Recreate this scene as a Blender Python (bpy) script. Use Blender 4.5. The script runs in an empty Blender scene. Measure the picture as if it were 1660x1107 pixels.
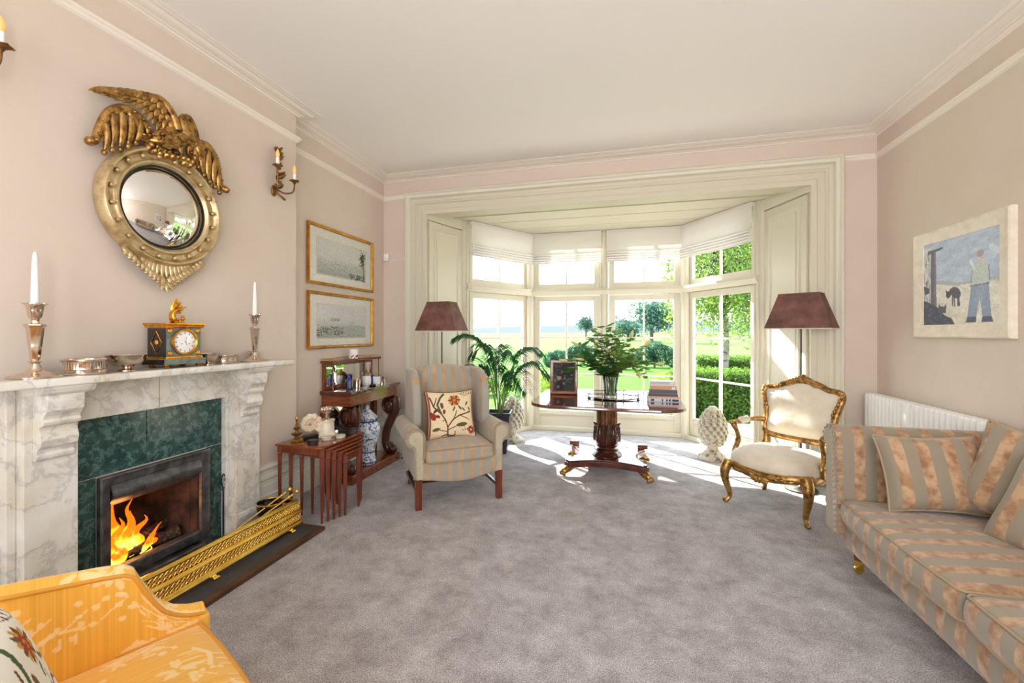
import bpy, bmesh, math, random
import numpy as np
from mathutils import Matrix, Vector, noise as mnoise
random.seed(7); rng = np.random.default_rng(7)
PI = math.pi
SC = bpy.context.scene
COL = SC.collection

# ------------------------------------------------------------------ camera (level lens, 1660x1107 frame, f = 698 px)
cam_d = bpy.data.cameras.new('camera'); cam = bpy.data.objects.new('camera', cam_d); COL.objects.link(cam)
cam_d.sensor_width = 36.0; cam_d.sensor_fit = 'HORIZONTAL'
cam_d.lens = 698.0 / 1660.0 * 36.0
cam_d.shift_y = -13.5 / 1660.0
cam_d.clip_start = 0.02; cam_d.clip_end = 4000
cam.location = (0, 0, 1.4); cam.rotation_euler = (PI / 2, 0, math.radians(14.5))
SC.camera = cam

# ------------------------------------------------------------------ sky, sun, added rear fill, exposure
W = bpy.data.worlds.new('sky'); SC.world = W; W.use_nodes = True
wn = W.node_tree.nodes; wl = W.node_tree.links
bg = wn['Background']
tc = wn.new('ShaderNodeTexCoord'); sx = wn.new('ShaderNodeSeparateXYZ'); wl.new(tc.outputs['Generated'], sx.inputs[0])
cr = wn.new('ShaderNodeValToRGB'); wl.new(sx.outputs['Z'], cr.inputs[0]); wl.new(cr.outputs[0], bg.inputs['Color'])
cr.color_ramp.elements[0].position = 0.0; cr.color_ramp.elements[0].color = (0.96, 0.975, 1.0, 1)
cr.color_ramp.elements[1].position = 0.6; cr.color_ramp.elements[1].color = (0.74, 0.86, 1.0, 1)
bg.inputs['Strength'].default_value = 4.0

sun_d = bpy.data.lights.new('sun', 'SUN'); sun = bpy.data.objects.new('sun', sun_d); COL.objects.link(sun)
sun_dir = Vector((0.735, -0.678, -0.56)).normalized()
sun.rotation_euler = sun_dir.to_track_quat('-Z', 'Y').to_euler()
sun_d.energy = 17.0; sun_d.angle = math.radians(0.55); sun_d.color = (1.0, 0.95, 0.86)

def area(name, loc, target, sx_, sy_, power, col):
    d = bpy.data.lights.new(name, 'AREA'); o = bpy.data.objects.new(name, d); COL.objects.link(o)
    d.shape = 'RECTANGLE'; d.size = sx_; d.size_y = sy_; d.energy = power; d.color = col
    o.location = loc; o.rotation_euler = (Vector(target) - Vector(loc)).to_track_quat('-Z', 'Y').to_euler()
    return o
# fill lamps added behind the camera to brighten the room, set in made-up windows
area('rear_fill', (-0.95, -1.66, 1.65), (2.4, 3, 3.8), 1.3, 2.2, 27, (1.0, 0.985, 0.97))
area('rear_fill', (1.05, -1.66, 1.65), (-1.4, 3, 4.6), 1.3, 2.2, 21, (1.0, 0.985, 0.97))

vs = SC.view_settings
vs.view_transform = 'Standard'; vs.look = 'None'; vs.gamma = 1.0; vs.exposure = 0.8; vs.use_curve_mapping = False
SC.cycles.max_bounces = 9; SC.cycles.diffuse_bounces = 5; SC.cycles.glossy_bounces = 4
SC.cycles.transmission_bounces = 6; SC.cycles.transparent_max_bounces = 24
SC.cycles.caustics_reflective = False; SC.cycles.caustics_refractive = False
SC.cycles.sample_clamp_indirect = 6.0

# ------------------------------------------------------------------ helpers
def lin(c):
    c = c / 255.0
    return c / 12.92 if c <= 0.04045 else ((c + 0.055) / 1.055) ** 2.4
def rgb(r, g, b): return (lin(r), lin(g), lin(b), 1.0)

MATS = {}
def mat(name, c, rough=0.55, metal=0.0, c2=None, nscale=8.0, ndetail=4.0, nlo=0.35, nhi=0.65, bump=0.0, bscale=60.0, bdist=0.01,
        coat=0.0, sheen=0.0, spec=0.5, stretch=(1, 1, 1), emit=None, estr=0.0, trans=0.0, ior=1.45, alpha=1.0, attr=None, subsurf=0.0):
    if name in MATS: return MATS[name]
    m = bpy.data.materials.new(name); m.use_nodes = True
    nt = m.node_tree; N = nt.nodes; L = nt.links
    p = N['Principled BSDF']
    p.inputs['Base Color'].default_value = c
    p.inputs['Roughness'].default_value = rough; p.inputs['Metallic'].default_value = metal
    p.inputs['Specular IOR Level'].default_value = spec; p.inputs['Coat Weight'].default_value = coat
    p.inputs['Coat Roughness'].default_value = 0.08
    p.inputs['Sheen Weight'].default_value = sheen; p.inputs['IOR'].default_value = ior
    p.inputs['Transmission Weight'].default_value = trans; p.inputs['Alpha'].default_value = alpha
    p.inputs['Subsurface Weight'].default_value = subsurf
    if emit: p.inputs['Emission Color'].default_value = emit; p.inputs['Emission Strength'].default_value = estr
    co = N.new('ShaderNodeTexCoord'); mp = N.new('ShaderNodeMapping'); L.new(co.outputs['Object'], mp.inputs['Vector'])
    mp.inputs['Scale'].default_value = stretch
    if c2 is not None:
        nz = N.new('ShaderNodeTexNoise'); nz.inputs['Scale'].default_value = nscale; nz.inputs['Detail'].default_value = ndetail
        nz.inputs['Roughness'].default_value = 0.6
        L.new(mp.outputs[0], nz.inputs['Vector'])
        rp = N.new('ShaderNodeValToRGB'); L.new(nz.outputs['Fac'], rp.inputs[0])
        rp.color_ramp.elements[0].position = nlo; rp.color_ramp.elements[0].color = c
        rp.color_ramp.elements[1].position = nhi; rp.color_ramp.elements[1].color = c2
        L.new(rp.outputs[0], p.inputs['Base Color'])
    if attr:
        at = N.new('ShaderNodeAttribute'); at.attribute_name = attr
        L.new(at.outputs['Color'], p.inputs['Base Color'])
    if bump:
        bz = N.new('ShaderNodeTexNoise'); bz.inputs['Scale'].default_value = bscale; bz.inputs['Detail'].default_value = 3.0
        L.new(mp.outputs[0], bz.inputs['Vector'])
        bp = N.new('ShaderNodeBump'); bp.inputs['Strength'].default_value = bump; bp.inputs['Distance'].default_value = bdist
        L.new(bz.outputs['Fac'], bp.inputs['Height']); L.new(bp.outputs[0], p.inputs['Normal'])
    MATS[name] = m
    return m

def stripe_mat(name, ca, cb, period, duty=0.5, rough=0.8, sheen=0.3, ca2=None, weave=220.0, mott=14.0, cc=None):
    """woven stripes across UV x (metres); ca is the wide band, cb the other one, ca2 the mottled second tone of ca"""
    m = bpy.data.materials.new(name); m.use_nodes = True
    N = m.node_tree.nodes; L = m.node_tree.links; p = N['Principled BSDF']
    p.inputs['Roughness'].default_value = rough; p.inputs['Sheen Weight'].default_value = sheen
    p.inputs['Specular IOR Level'].default_value = 0.3
    uv = N.new('ShaderNodeUVMap'); se = N.new('ShaderNodeSeparateXYZ'); L.new(uv.outputs[0], se.inputs[0])
    mu = N.new('ShaderNodeMath'); mu.operation = 'DIVIDE'; mu.inputs[1].default_value = period; L.new(se.outputs[0], mu.inputs[0])
    fr = N.new('ShaderNodeMath'); fr.operation = 'FRACT'; L.new(mu.outputs[0], fr.inputs[0])
    rp = N.new('ShaderNodeValToRGB'); L.new(fr.outputs[0], rp.inputs[0])
    rp.color_ramp.interpolation = 'LINEAR'
    e = rp.color_ramp.elements
    e[0].position = 0.0; e[0].color = (0, 0, 0, 1); e[1].position = 1.0; e[1].color = (0, 0, 0, 1)
    for pos, v in ((0.02, 1), (duty - 0.02, 1), (duty, 0)):
        q = e.new(pos); q.color = (v, v, v, 1)
    co = N.new('ShaderNodeTexCoord')
    nz = N.new('ShaderNodeTexNoise'); nz.inputs['Scale'].default_value = mott; nz.inputs['Detail'].default_value = 5
    L.new(co.outputs['Object'], nz.inputs['Vector'])
    r2 = N.new('ShaderNodeValToRGB'); L.new(nz.outputs['Fac'], r2.inputs[0])
    r2.color_ramp.elements[0].position = 0.38; r2.color_ramp.elements[0].color = ca
    r2.color_ramp.elements[1].position = 0.66; r2.color_ramp.elements[1].color = ca2 or ca
    mx = N.new('ShaderNodeMix'); mx.data_type = 'RGBA'
    L.new(rp.outputs[0], mx.inputs['Factor']); mx.inputs['A'].default_value = cb; L.new(r2.outputs[0], mx.inputs['B'])
    L.new(mx.outputs['Result'], p.inputs['Base Color'])
    bz = N.new('ShaderNodeTexNoise'); bz.inputs['Scale'].default_value = weave; L.new(co.outputs['Object'], bz.inputs['Vector'])
    bp = N.new('ShaderNodeBump'); bp.inputs['Strength'].default_value = 0.25; bp.inputs['Distance'].default_value = 0.003
    L.new(bz.outputs['Fac'], bp.inputs['Height']); L.new(bp.outputs[0], p.inputs['Normal'])
    MATS[name] = m
    return m

class MB:
    """collects geometry; build() links it as one mesh object"""
    def __init__(s): s.v = []; s.f = []; s.uv = []; s.col = []; s.mi = []; s.M = None; s.uvf = None
    def add(s, vs, fs, uv=None, col=None, mi=0):
        o = len(s.v)
        for k, p in enumerate(vs):
            p = Vector(p)
            if uv is not None: s.uv.append(uv[k])
            elif s.uvf: s.uv.append(s.uvf(p))
            else: s.uv.append((0.0, 0.0))
            s.v.append(tuple(s.M @ p) if s.M is not None else tuple(p))
            if col is not None: s.col.append(col[k])
        for f in fs:
            s.f.append(tuple(i + o for i in f)); s.mi.append(mi)
        return s
    def box(s, x0, x1, y0, y1, z0, z1, mi=0):
        x0, x1 = sorted((x0, x1)); y0, y1 = sorted((y0, y1)); z0, z1 = sorted((z0, z1))
        return s.add([(x0, y0, z0), (x1, y0, z0), (x1, y1, z0), (x0, y1, z0), (x0, y0, z1), (x1, y0, z1), (x1, y1, z1), (x0, y1, z1)],
                     [(3, 2, 1, 0), (4, 5, 6, 7), (0, 1, 5, 4), (1, 2, 6, 5), (2, 3, 7, 6), (3, 0, 4, 7)], mi=mi)
    def rbox(s, x0, x1, y0, y1, z0, z1, r, k=3, m=4, fn=None, mi=0):
        """rounded box, fn(p) deforms; k segments on each corner, m across each face"""
        lo = (x0, y0, z0); hi = (x1, y1, z1)
        r = min(r, (x1 - x0) / 2.001, (y1 - y0) / 2.001, (z1 - z0) / 2.001)
        ax = []
        for a in range(3):
            l, h = lo[a], hi[a]
            t = [l + r * (1 - math.tan((1 - i / k) * PI / 4)) for i in range(k)]
            t = t + [l + r + (h - l - 2 * r) * i / m for i in range(m + 1)] + [h - (q - l) for q in reversed(t)]
            ax.append(t)
        idx = {}; vs = []; fs = []
        def vid(p):
            key = (round(p[0], 6), round(p[1], 6), round(p[2], 6))
            if key not in idx:
                q = [min(max(p[a], lo[a] + r), hi[a] - r) for a in range(3)]
                d = Vector([p[a] - q[a] for a in range(3)])
                if d.length > 1e-9: d = d.normalized() * r
                P = Vector(q) + d
                idx[key] = len(vs); vs.append(fn(P) if fn else P)
            return idx[key]
        for a in range(3):
            b, c = (a + 1) % 3, (a + 2) % 3
            for side in (0, 1):
                for i in range(len(ax[b]) - 1):
                    for j in range(len(ax[c]) - 1):
                        q = []
                        for (ii, jj) in ((i, j), (i + 1, j), (i + 1, j + 1), (i, j + 1)):
                            p = [0, 0, 0]; p[a] = hi[a] if side else lo[a]; p[b] = ax[b][ii]; p[c] = ax[c][jj]
                            q.append(vid(p))
                        q2 = []
                        for x in q:
                            if x not in q2: q2.append(x)
                        if len(q2) > 2: fs.append(tuple(q2 if side else q2[::-1]))
        return s.add(vs, fs, mi=mi)
    def lathe(s, prof, seg=24, c=(0, 0, 0), axis='z', mi=0, cap=True, rib=None):
        """prof = [(radius, height)], rib(theta, i) -> radius factor"""
        vs = []; n = len(prof)
        for i, (r, h) in enumerate(prof):
            for j in range(seg):
                t = 2 * PI * j / seg; rr = r * (rib(t, i) if rib else 1)
                a, b = rr * math.cos(t), rr * math.sin(t)
                p = (a, b, h) if axis == 'z' else ((h, a, b) if axis == 'x' else (b, h, a))
                vs.append((p[0] + c[0], p[1] + c[1], p[2] + c[2]))
        fs = [(i * seg + j, i * seg + (j + 1) % seg, (i + 1) * seg + (j + 1) % seg, (i + 1) * seg + j) for i in range(n - 1) for j in range(seg)]
        if cap:
            if prof[0][0] > 1e-6: fs.append(tuple(range(seg - 1, -1, -1)))
            if prof[-1][0] > 1e-6: fs.append(tuple((n - 1) * seg + j for j in range(seg)))
        return s.add(vs, fs, mi=mi)
    def tube(s, pts, r, seg=8, cap=True, closed=False, flat=1.0, mi=0, up=None):
        pts = [Vector(p) for p in pts]; n = len(pts)
        rr = r if isinstance(r, (list, tuple)) else [r] * n
        vs = []; prev = None
        for i, p in enumerate(pts):
            a = pts[(i - 1) % n] if (closed or i > 0) else p
            b = pts[(i + 1) % n] if (closed or i < n - 1) else p
            t = (b - a).normalized() if (b - a).length > 1e-9 else Vector((0, 0, 1))
            if prev is None:
                u = Vector(up) if up else (Vector((0, 0, 1)) if abs(t.z) < 0.9 else Vector((1, 0, 0)))
            else: u = prev
            u = (u - t * u.dot(t))
            u = u.normalized() if u.length > 1e-6 else t.orthogonal().normalized()
            w = t.cross(u); prev = u
            for j in range(seg):
                g = 2 * PI * j / seg
                vs.append(p + u * (math.cos(g) * rr[i]) + w * (math.sin(g) * rr[i] * flat))
        m = n if closed else n - 1
        fs = [(i * seg + j, i * seg + (j + 1) % seg, ((i + 1) % n) * seg + (j + 1) % seg, ((i + 1) % n) * seg + j) for i in range(m) for j in range(seg)]
        if cap and not closed:
            fs.append(tuple(range(seg - 1, -1, -1))); fs.append(tuple((n - 1) * seg + j for j in range(seg)))
        return s.add(vs, fs, mi=mi)
    def prism(s, poly, axis, a0, a1, mi=0):
        """poly 2d outline in the plane of the two other axes (order x,y,z), extruded along axis"""
        n = len(poly); vs = []
        for a in (a0, a1):
            for (p, q) in poly:
                vs.append({'x': (a, p, q), 'y': (p, a, q), 'z': (p, q, a)}[axis])
        fs = [(i, (i + 1) % n, n + (i + 1) % n, n + i) for i in range(n)] + [tuple(range(n - 1, -1, -1)), tuple(range(n, 2 * n))]
        return s.add(vs, fs, mi=mi)
    def grid(s, fn, nu, nv, cu=False, cv=False, mi=0, uvfn=None, colfn=None):
        vs = []; uv = [] if uvfn else None; col = [] if colfn else None
        mu = nu if cu else nu + 1; mv = nv if cv else nv + 1
        for i in range(mu):
            for j in range(mv):
                vs.append(fn(i / nu, j / nv))
                if uvfn: uv.append(uvfn(i / nu, j / nv))
                if colfn: col.append(colfn(i / nu, j / nv))
        fs = [(i * mv + j, ((i + 1) % mu) * mv + j, ((i + 1) % mu) * mv + (j + 1) % mv, i * mv + (j + 1) % mv) for i in range(nu) for j in range(nv)]
        return s.add(vs, fs, uv, col, mi=mi)
    def ell(s, c, r, nu=12, nv=8, rot=None, mi=0):
        R = rot if rot is not None else Matrix.Identity(3)
        C = Vector(c)
        vs = [C + R @ Vector((0, 0, -r[2]))]
        for i in range(1, nv):
            ph = -PI / 2 + PI * i / nv
            for j in range(nu):
                t = 2 * PI * j / nu
                vs.append(C + R @ Vector((r[0] * math.cos(ph) * math.cos(t), r[1] * math.cos(ph) * math.sin(t), r[2] * math.sin(ph))))
        vs.append(C + R @ Vector((0, 0, r[2]))); e = len(vs) - 1
        fs = [(0, 1 + (j + 1) % nu, 1 + j) for j in range(nu)]
        fs += [(1 + i * nu + j, 1 + i * nu + (j + 1) % nu, 1 + (i + 1) * nu + (j + 1) % nu, 1 + (i + 1) * nu + j) for i in range(nv - 2) for j in range(nu)]
        fs += [(e, 1 + (nv - 2) * nu + j, 1 + (nv - 2) * nu + (j + 1) % nu) for j in range(nu)]
        return s.add(vs, fs, mi=mi)
    def sweep(s, path, n, prof, closed=False, mi=0):
        """closed profile [(a, b)]: a along n x tangent (in plane), b along n; mitred at the corners of path"""
        n = Vector(n); P = [Vector(p) for p in path]; k = len(P); m = len(prof); vs = []
        for i in range(k):
            t0 = (P[i] - P[(i - 1) % k]).normalized() if (closed or i > 0) else None
            t1 = (P[(i + 1) % k] - P[i]).normalized() if (closed or i < k - 1) else None
            t0 = t0 or t1; t1 = t1 or t0
            l0, l1 = n.cross(t0), n.cross(t1)
            a = (l0 + l1); a = a / max(a.dot(l0), 0.1) if a.length > 1e-6 else l0
            for (q, b) in prof: vs.append(P[i] + a * q + n * b)
        r = k if closed else k - 1
        fs = [(i * m + j, i * m + (j + 1) % m, ((i + 1) % k) * m + (j + 1) % m, ((i + 1) % k) * m + j) for i in range(r) for j in range(m)]
        if not closed:
            fs.append(tuple(range(m - 1, -1, -1))); fs.append(tuple((k - 1) * m + j for j in range(m)))
        return s.add(vs, fs, mi=mi)
    def build(s, name, m, parent=None, smooth=None, bevel=0.0, bseg=2, sub=0, fixn=True):
        me = bpy.data.meshes.new(name)
        me.from_pydata([tuple(p) for p in s.v], [], s.f)
        if any(u != (0.0, 0.0) for u in s.uv):
            ul = me.uv_layers.new(name='UVMap')
            li = np.zeros(len(me.loops), dtype=np.int32); me.loops.foreach_get('vertex_index', li)
            ul.data.foreach_set('uv', np.array(s.uv, dtype=np.float32)[li].ravel())
        if len(s.col) == len(s.v) and s.col:
            ca = me.color_attributes.new('Col', 'FLOAT_COLOR', 'POINT')
            ca.data.foreach_set('color', np.array([(c[0], c[1], c[2], 1.0) for c in s.col], dtype=np.float32).ravel())
        ms = m if isinstance(m, (list, tuple)) else [m]
        for q in ms: me.materials.append(q)
        if len(ms) > 1: me.polygons.foreach_set('material_index', s.mi)
        if fixn:
            b = bmesh.new(); b.from_mesh(me); bmesh.ops.recalc_face_normals(b, faces=b.faces); b.to_mesh(me); b.free()
        if smooth:
            me.polygons.foreach_set('use_smooth', [True] * len(me.polygons))
            me.set_sharp_from_angle(angle=math.radians(smooth))
        me.update()
        o = bpy.data.objects.new(name, me); COL.objects.link(o)
        if parent is not None: o.parent = parent
        if bevel:
            q = o.modifiers.new('bevel', 'BEVEL'); q.width = bevel; q.segments = bseg; q.limit_method = 'ANGLE'; q.angle_limit = math.radians(40)
        if sub:
            q = o.modifiers.new('smooth', 'SUBSURF'); q.levels = sub; q.render_levels = sub
        return o

def tag(o, label, cat, group=None):
    o['label'] = label; o['category'] = cat
    if group: o['group'] = group
    return o
def thing(name, label, cat, loc=(0, 0, 0), rz=0.0, group=None):
    o = bpy.data.objects.new(name, None); COL.objects.link(o); o.empty_display_size = 0.05
    o.location = loc; o.rotation_euler = (0, 0, rz)
    return tag(o, label, cat, group)
def struct(o, label=None):
    o['kind'] = 'structure'
    if label: o['label'] = label
    return o
def sroot(name, loc=(0, 0, 0), rz=0.0):
    o = bpy.data.objects.new(name, None); COL.objects.link(o); o.location = loc; o.rotation_euler = (0, 0, rz)
    o['kind'] = 'structure'
    return o
def copy_tree(o, parent=None):
    c = o.copy(); COL.objects.link(c); c.parent = parent
    for ch in o.children: copy_tree(ch, c)
    return c
def spline(pts, n=6, closed=False):
    """Catmull-Rom through the points"""
    P = [Vector(p) for p in pts]; k = len(P); out = []
    for i in range(k if closed else k - 1):
        p0 = P[(i - 1) % k] if (closed or i > 0) else P[i]; p1 = P[i]; p2 = P[(i + 1) % k]
        p3 = P[(i + 2) % k] if (closed or i + 2 < k) else p2
        for j in range(n):
            t = j / n
            out.append(0.5 * ((2 * p1) + (p2 - p0) * t + (2 * p0 - 5 * p1 + 4 * p2 - p3) * t * t + (3 * p1 - p0 - 3 * p2 + p3) * t ** 3))
    if not closed: out.append(P[-1])
    return out
def lerp(a, b, t): return a + (b - a) * t
def interp(xs, ys, x): return float(np.interp(x, xs, ys))

class Canvas:
    """a small drawing whose colours go onto the vertices of a mesh (print, embroidery, paint)"""
    def __init__(s, nx, ny, bgc):
        s.nx, s.ny = nx, ny; s.a = np.ones((ny, nx, 3)) * np.array(bgc, dtype=float)
        s.X, s.Y = np.meshgrid((np.arange(nx) + .5) / nx, (np.arange(ny) + .5) / ny); s.asp = nx / ny
    def mix(s, m, c, al=1.0):
        m = (m.astype(float) * al)[..., None]; s.a = s.a * (1 - m) + np.array(c, dtype=float) * m; return s
    def poly(s, pts, c, al=1.0):
        m = np.zeros_like(s.X, dtype=bool); n = len(pts)
        for i in range(n):
            (x0, y0), (x1, y1) = pts[i], pts[(i + 1) % n]
            if y0 == y1: continue
            cond = ((y0 > s.Y) != (y1 > s.Y)) & (s.X < (x1 - x0) * (s.Y - y0) / (y1 - y0) + x0)
            m ^= cond
        return s.mix(m, c, al)
    def ell(s, cx, cy, rx, ry, c, al=1.0, rot=0.0):
        dx = s.X - cx; dy = (s.Y - cy) / s.asp
        u = dx * math.cos(rot) + dy * math.sin(rot); v = -dx * math.sin(rot) + dy * math.cos(rot)
        return s.mix((u / rx) ** 2 + (v / ry) ** 2 < 1, c, al)
    def stroke(s, pts, w, c, al=1.0):
        d = np.full_like(s.X, 9.0)
        for (x0, y0), (x1, y1) in zip(pts[:-1], pts[1:]):
            ax, ay = s.X - x0, (s.Y - y0) / s.asp; bx, by = x1 - x0, (y1 - y0) / s.asp
            t = np.clip((ax * bx + ay * by) / (bx * bx + by * by + 1e-12), 0, 1)
            d = np.minimum(d, np.hypot(ax - t * bx, ay - t * by))
        return s.mix(d < w / 2, c, al)
    def grain(s, amp, cells=24, amp_c=0.0):
        g = rng.standard_normal((cells + 2, cells + 2))
        gx = s.X * cells; gy = s.Y * cells; i = gx.astype(int); j = gy.astype(int); fx = gx - i; fy = gy - j
        fx = fx * fx * (3 - 2 * fx); fy = fy * fy * (3 - 2 * fy)
        v = g[j, i] * (1 - fx) * (1 - fy) + g[j, i + 1] * fx * (1 - fy) + g[j + 1, i] * (1 - fx) * fy + g[j + 1, i + 1] * fx * fy
        s.a = np.clip(s.a + amp * v[..., None], 0, 255); return s
    def at(s, u, v):
        i = min(max(int(u * s.nx), 0), s.nx - 1); j = min(max(int(v * s.ny), 0), s.ny - 1)
        c = s.a[j, i]; return (lin(c[0]), lin(c[1]), lin(c[2]))

# ------------------------------------------------------------------ materials
M_wall = mat('pink_beige_wall_paint', rgb(219, 205, 192), 0.62, c2=rgb(216, 201, 187), nscale=3, bump=0.05, bscale=140)
M_ceil = mat('ceiling_paint', rgb(246, 242, 238), 0.7)
M_trim = mat('cream_gloss_paint', rgb(213, 207, 188), 0.32, bump=0.03, bscale=30)
M_corn = mat('cornice_paint', rgb(240, 232, 221), 0.5)
M_skirt = mat('skirting_paint', rgb(226, 226, 214), 0.35)
def carpet_mat():
    m = mat('grey_carpet', rgb(172, 165, 162), 0.95, spec=0.1, sheen=0.25, bump=0.9, bscale=260, bdist=0.008)
    N = m.node_tree.nodes; L = m.node_tree.links; p = N['Principled BSDF']
    co = N.new('ShaderNodeTexCoord')
    a = N.new('ShaderNodeTexNoise'); a.inputs['Scale'].default_value = 5.0; a.inputs['Detail'].default_value = 12; a.inputs['Roughness'].default_value = 0.80
    b = N.new('ShaderNodeTexNoise'); b.inputs['Scale'].default_value = 165; b.inputs['Detail'].default_value = 2
    L.new(co.outputs['Object'], a.inputs['Vector']); L.new(co.outputs['Object'], b.inputs['Vector'])
    ra = N.new('ShaderNodeValToRGB'); L.new(a.outputs['Fac'], ra.inputs[0])
    ra.color_ramp.elements[0].position = 0.36; ra.color_ramp.elements[0].color = rgb(152, 144, 142)
    ra.color_ramp.elements[1].position = 0.64; ra.color_ramp.elements[1].color = rgb(210, 205, 206)
    rb = N.new('ShaderNodeValToRGB'); L.new(b.outputs['Fac'], rb.inputs[0])
    rb.color_ramp.elements[0].position = 0.3; rb.color_ramp.elements[0].color = (0.46, 0.46, 0.46, 1)
    rb.color_ramp.elements[1].position = 0.65; rb.color_ramp.elements[1].color = (1.32, 1.32, 1.32, 1)
    mx = N.new('ShaderNodeMix'); mx.data_type = 'RGBA'; mx.blend_type = 'MULTIPLY'; mx.inputs['Factor'].default_value = 1.0
    L.new(ra.outputs[0], mx.inputs['A']); L.new(rb.outputs[0], mx.inputs['B']); L.new(mx.outputs['Result'], p.inputs['Base Color'])
    return m
M_carpet = carpet_mat()
def marble_mat(name, base, vein, dirt, scale, rough=0.25, lo=0.47, hi=0.53):
    m = mat(name, base, rough, coat=0.15)
    N = m.node_tree.nodes; L = m.node_tree.links; p = N['Principled BSDF']
    co = N.new('ShaderNodeTexCoord')
    w = N.new('ShaderNodeTexNoise'); w.inputs['Scale'].default_value = scale; w.inputs['Detail'].default_value = 9; w.inputs['Roughness'].default_value = 0.62; w.inputs['Distortion'].default_value = 0.45
    L.new(co.outputs['Object'], w.inputs['Vector'])
    r = N.new('ShaderNodeValToRGB'); L.new(w.outputs['Fac'], r.inputs[0])
    e = r.color_ramp.elements; e[0].position = lo - 0.035; e[0].color = base; e[1].position = hi + 0.035; e[1].color = base
    q = e.new((lo + hi) / 2); q.color = vein
    g = N.new('ShaderNodeTexNoise'); g.inputs['Scale'].default_value = scale * 0.7; g.inputs['Detail'].default_value = 6
    L.new(co.outputs['Object'], g.inputs['Vector'])
    rg = N.new('ShaderNodeValToRGB'); L.new(g.outputs['Fac'], rg.inputs[0])
    rg.color_ramp.elements[0].position = 0.42; rg.color_ramp.elements[0].color = (1, 1, 1, 1)
    rg.color_ramp.elements[1].position = 0.72; rg.color_ramp.elements[1].color = dirt
    mx = N.new('ShaderNodeMix'); mx.data_type = 'RGBA'; mx.blend_type = 'MULTIPLY'; mx.inputs['Factor'].default_value = 0.9
    L.new(r.outputs[0], mx.inputs['A']); L.new(rg.outputs[0], mx.inputs['B']); L.new(mx.outputs['Result'], p.inputs['Base Color'])
    return m
M_marble = marble_mat('white_veined_marble', rgb(228, 226, 220), rgb(198, 198, 197), rgb(228, 219, 200), 6.0, 0.28, 0.49, 0.51)
M_green = marble_mat('dark_green_marble', rgb(40, 74, 72), rgb(92, 128, 122), rgb(110, 140, 138), 26.0, 0.10, 0.53, 0.59)
M_iron = mat('blackened_iron', rgb(112, 112, 114), 0.4, 0.6, c2=rgb(66, 65, 66), nscale=14, bump=0.15, bscale=40)
M_soot = mat('sooty_firebrick', rgb(30, 24, 22), 0.95, c2=rgb(88, 60, 48), nscale=7, nlo=0.42, nhi=0.72, bump=0.6, bscale=18, bdist=0.02)
M_slate = mat('dark_slate', rgb(58, 60, 66), 0.5, c2=rgb(74, 76, 82), nscale=6)
M_brass = mat('polished_brass', rgb(248, 214, 112), 0.27, 1.0, c2=rgb(232, 188, 84), nscale=10)
M_gilt = mat('old_gilding', rgb(190, 148, 86), 0.34, 0.85, c2=rgb(98, 66, 34), nscale=26, nlo=0.42, nhi=0.68, bump=0.25, bscale=70)
M_gilt2 = mat('antique_silvered_gilding', rgb(212, 190, 148), 0.36, 0.7, c2=rgb(160, 126, 78), nscale=16, nlo=0.46, nhi=0.74, bump=0.2, bscale=60)
M_gold = mat('bright_gilt_bronze', rgb(236, 178, 74), 0.26, 1.0, c2=rgb(196, 132, 44), nscale=30)
M_silver = mat('silver', rgb(224, 206, 190), 0.16, 1.0)
M_wood = mat('polished_mahogany', rgb(142, 72, 38), 0.2, c2=rgb(98, 44, 24), nscale=5, stretch=(1, 9, 9), coat=0.6, ndetail=6)
M_woodd = mat('dark_carved_mahogany', rgb(84, 40, 28), 0.26, c2=rgb(56, 26, 20), nscale=9, coat=0.5)
M_woodr = mat('red_mahogany', rgb(124, 56, 30), 0.25, c2=rgb(92, 38, 20), nscale=6, stretch=(6, 6, 1), coat=0.5)
M_table = mat('rosewood_tabletop', rgb(104, 48, 34), 0.07, c2=rgb(74, 32, 24), nscale=4, stretch=(1, 7, 1), coat=1.0, spec=0.8)
M_wax = mat('white_wax', rgb(244, 242, 240), 0.45, subsurf=0.1)
M_white = mat('white_enamel', rgb(244, 244, 242), 0.25)
M_plast = mat('white_plastic', rgb(236, 232, 226), 0.4)
M_black = mat('black_lacquer', rgb(24, 22, 24), 0.3)
M_stone = mat('lichened_limestone', rgb(200, 193, 174), 0.9, c2=rgb(110, 100, 82), nscale=20, nlo=0.48, nhi=0.68, bump=0.6, bscale=40, bdist=0.012)
M_cable = mat('dark_cable', rgb(40, 40, 40), 0.5)
def glass_mat(name, tint=(1, 1, 1, 1), refl=0.06):
    m = bpy.data.materials.new(name); m.use_nodes = True
    N = m.node_tree.nodes; L = m.node_tree.links
    for n in list(N):
        if n.type == 'BSDF_PRINCIPLED': N.remove(n)
    t = N.new('ShaderNodeBsdfTransparent'); t.inputs[0].default_value = tint
    g = N.new('ShaderNodeBsdfGlossy'); g.inputs['Roughness'].default_value = 0.02
    f = N.new('ShaderNodeLayerWeight'); f.inputs[0].default_value = refl
    mx = N.new('ShaderNodeMixShader'); L.new(f.outputs['Fresnel'], mx.inputs[0]); L.new(t.outputs[0], mx.inputs[1]); L.new(g.outputs[0], mx.inputs[2])
    L.new(mx.outputs[0], N['Material Output'].inputs['Surface'])
    return m
M_glass = glass_mat('window_glass', (0.96, 0.98, 0.97, 1), 0.04)
M_pglass = glass_mat('picture_glass', (0.99, 0.99, 0.99, 1), 0.12)
M_vglass = glass_mat('vase_glass', (0.90, 0.95, 0.94, 1), 0.25)
M_mirror = mat('mirror_glass', (0.92, 0.91, 0.88, 1), 0.01, 1.0)
M_paint = mat('painted_print', (1, 1, 1, 1), 0.7, attr='Col')
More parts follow.
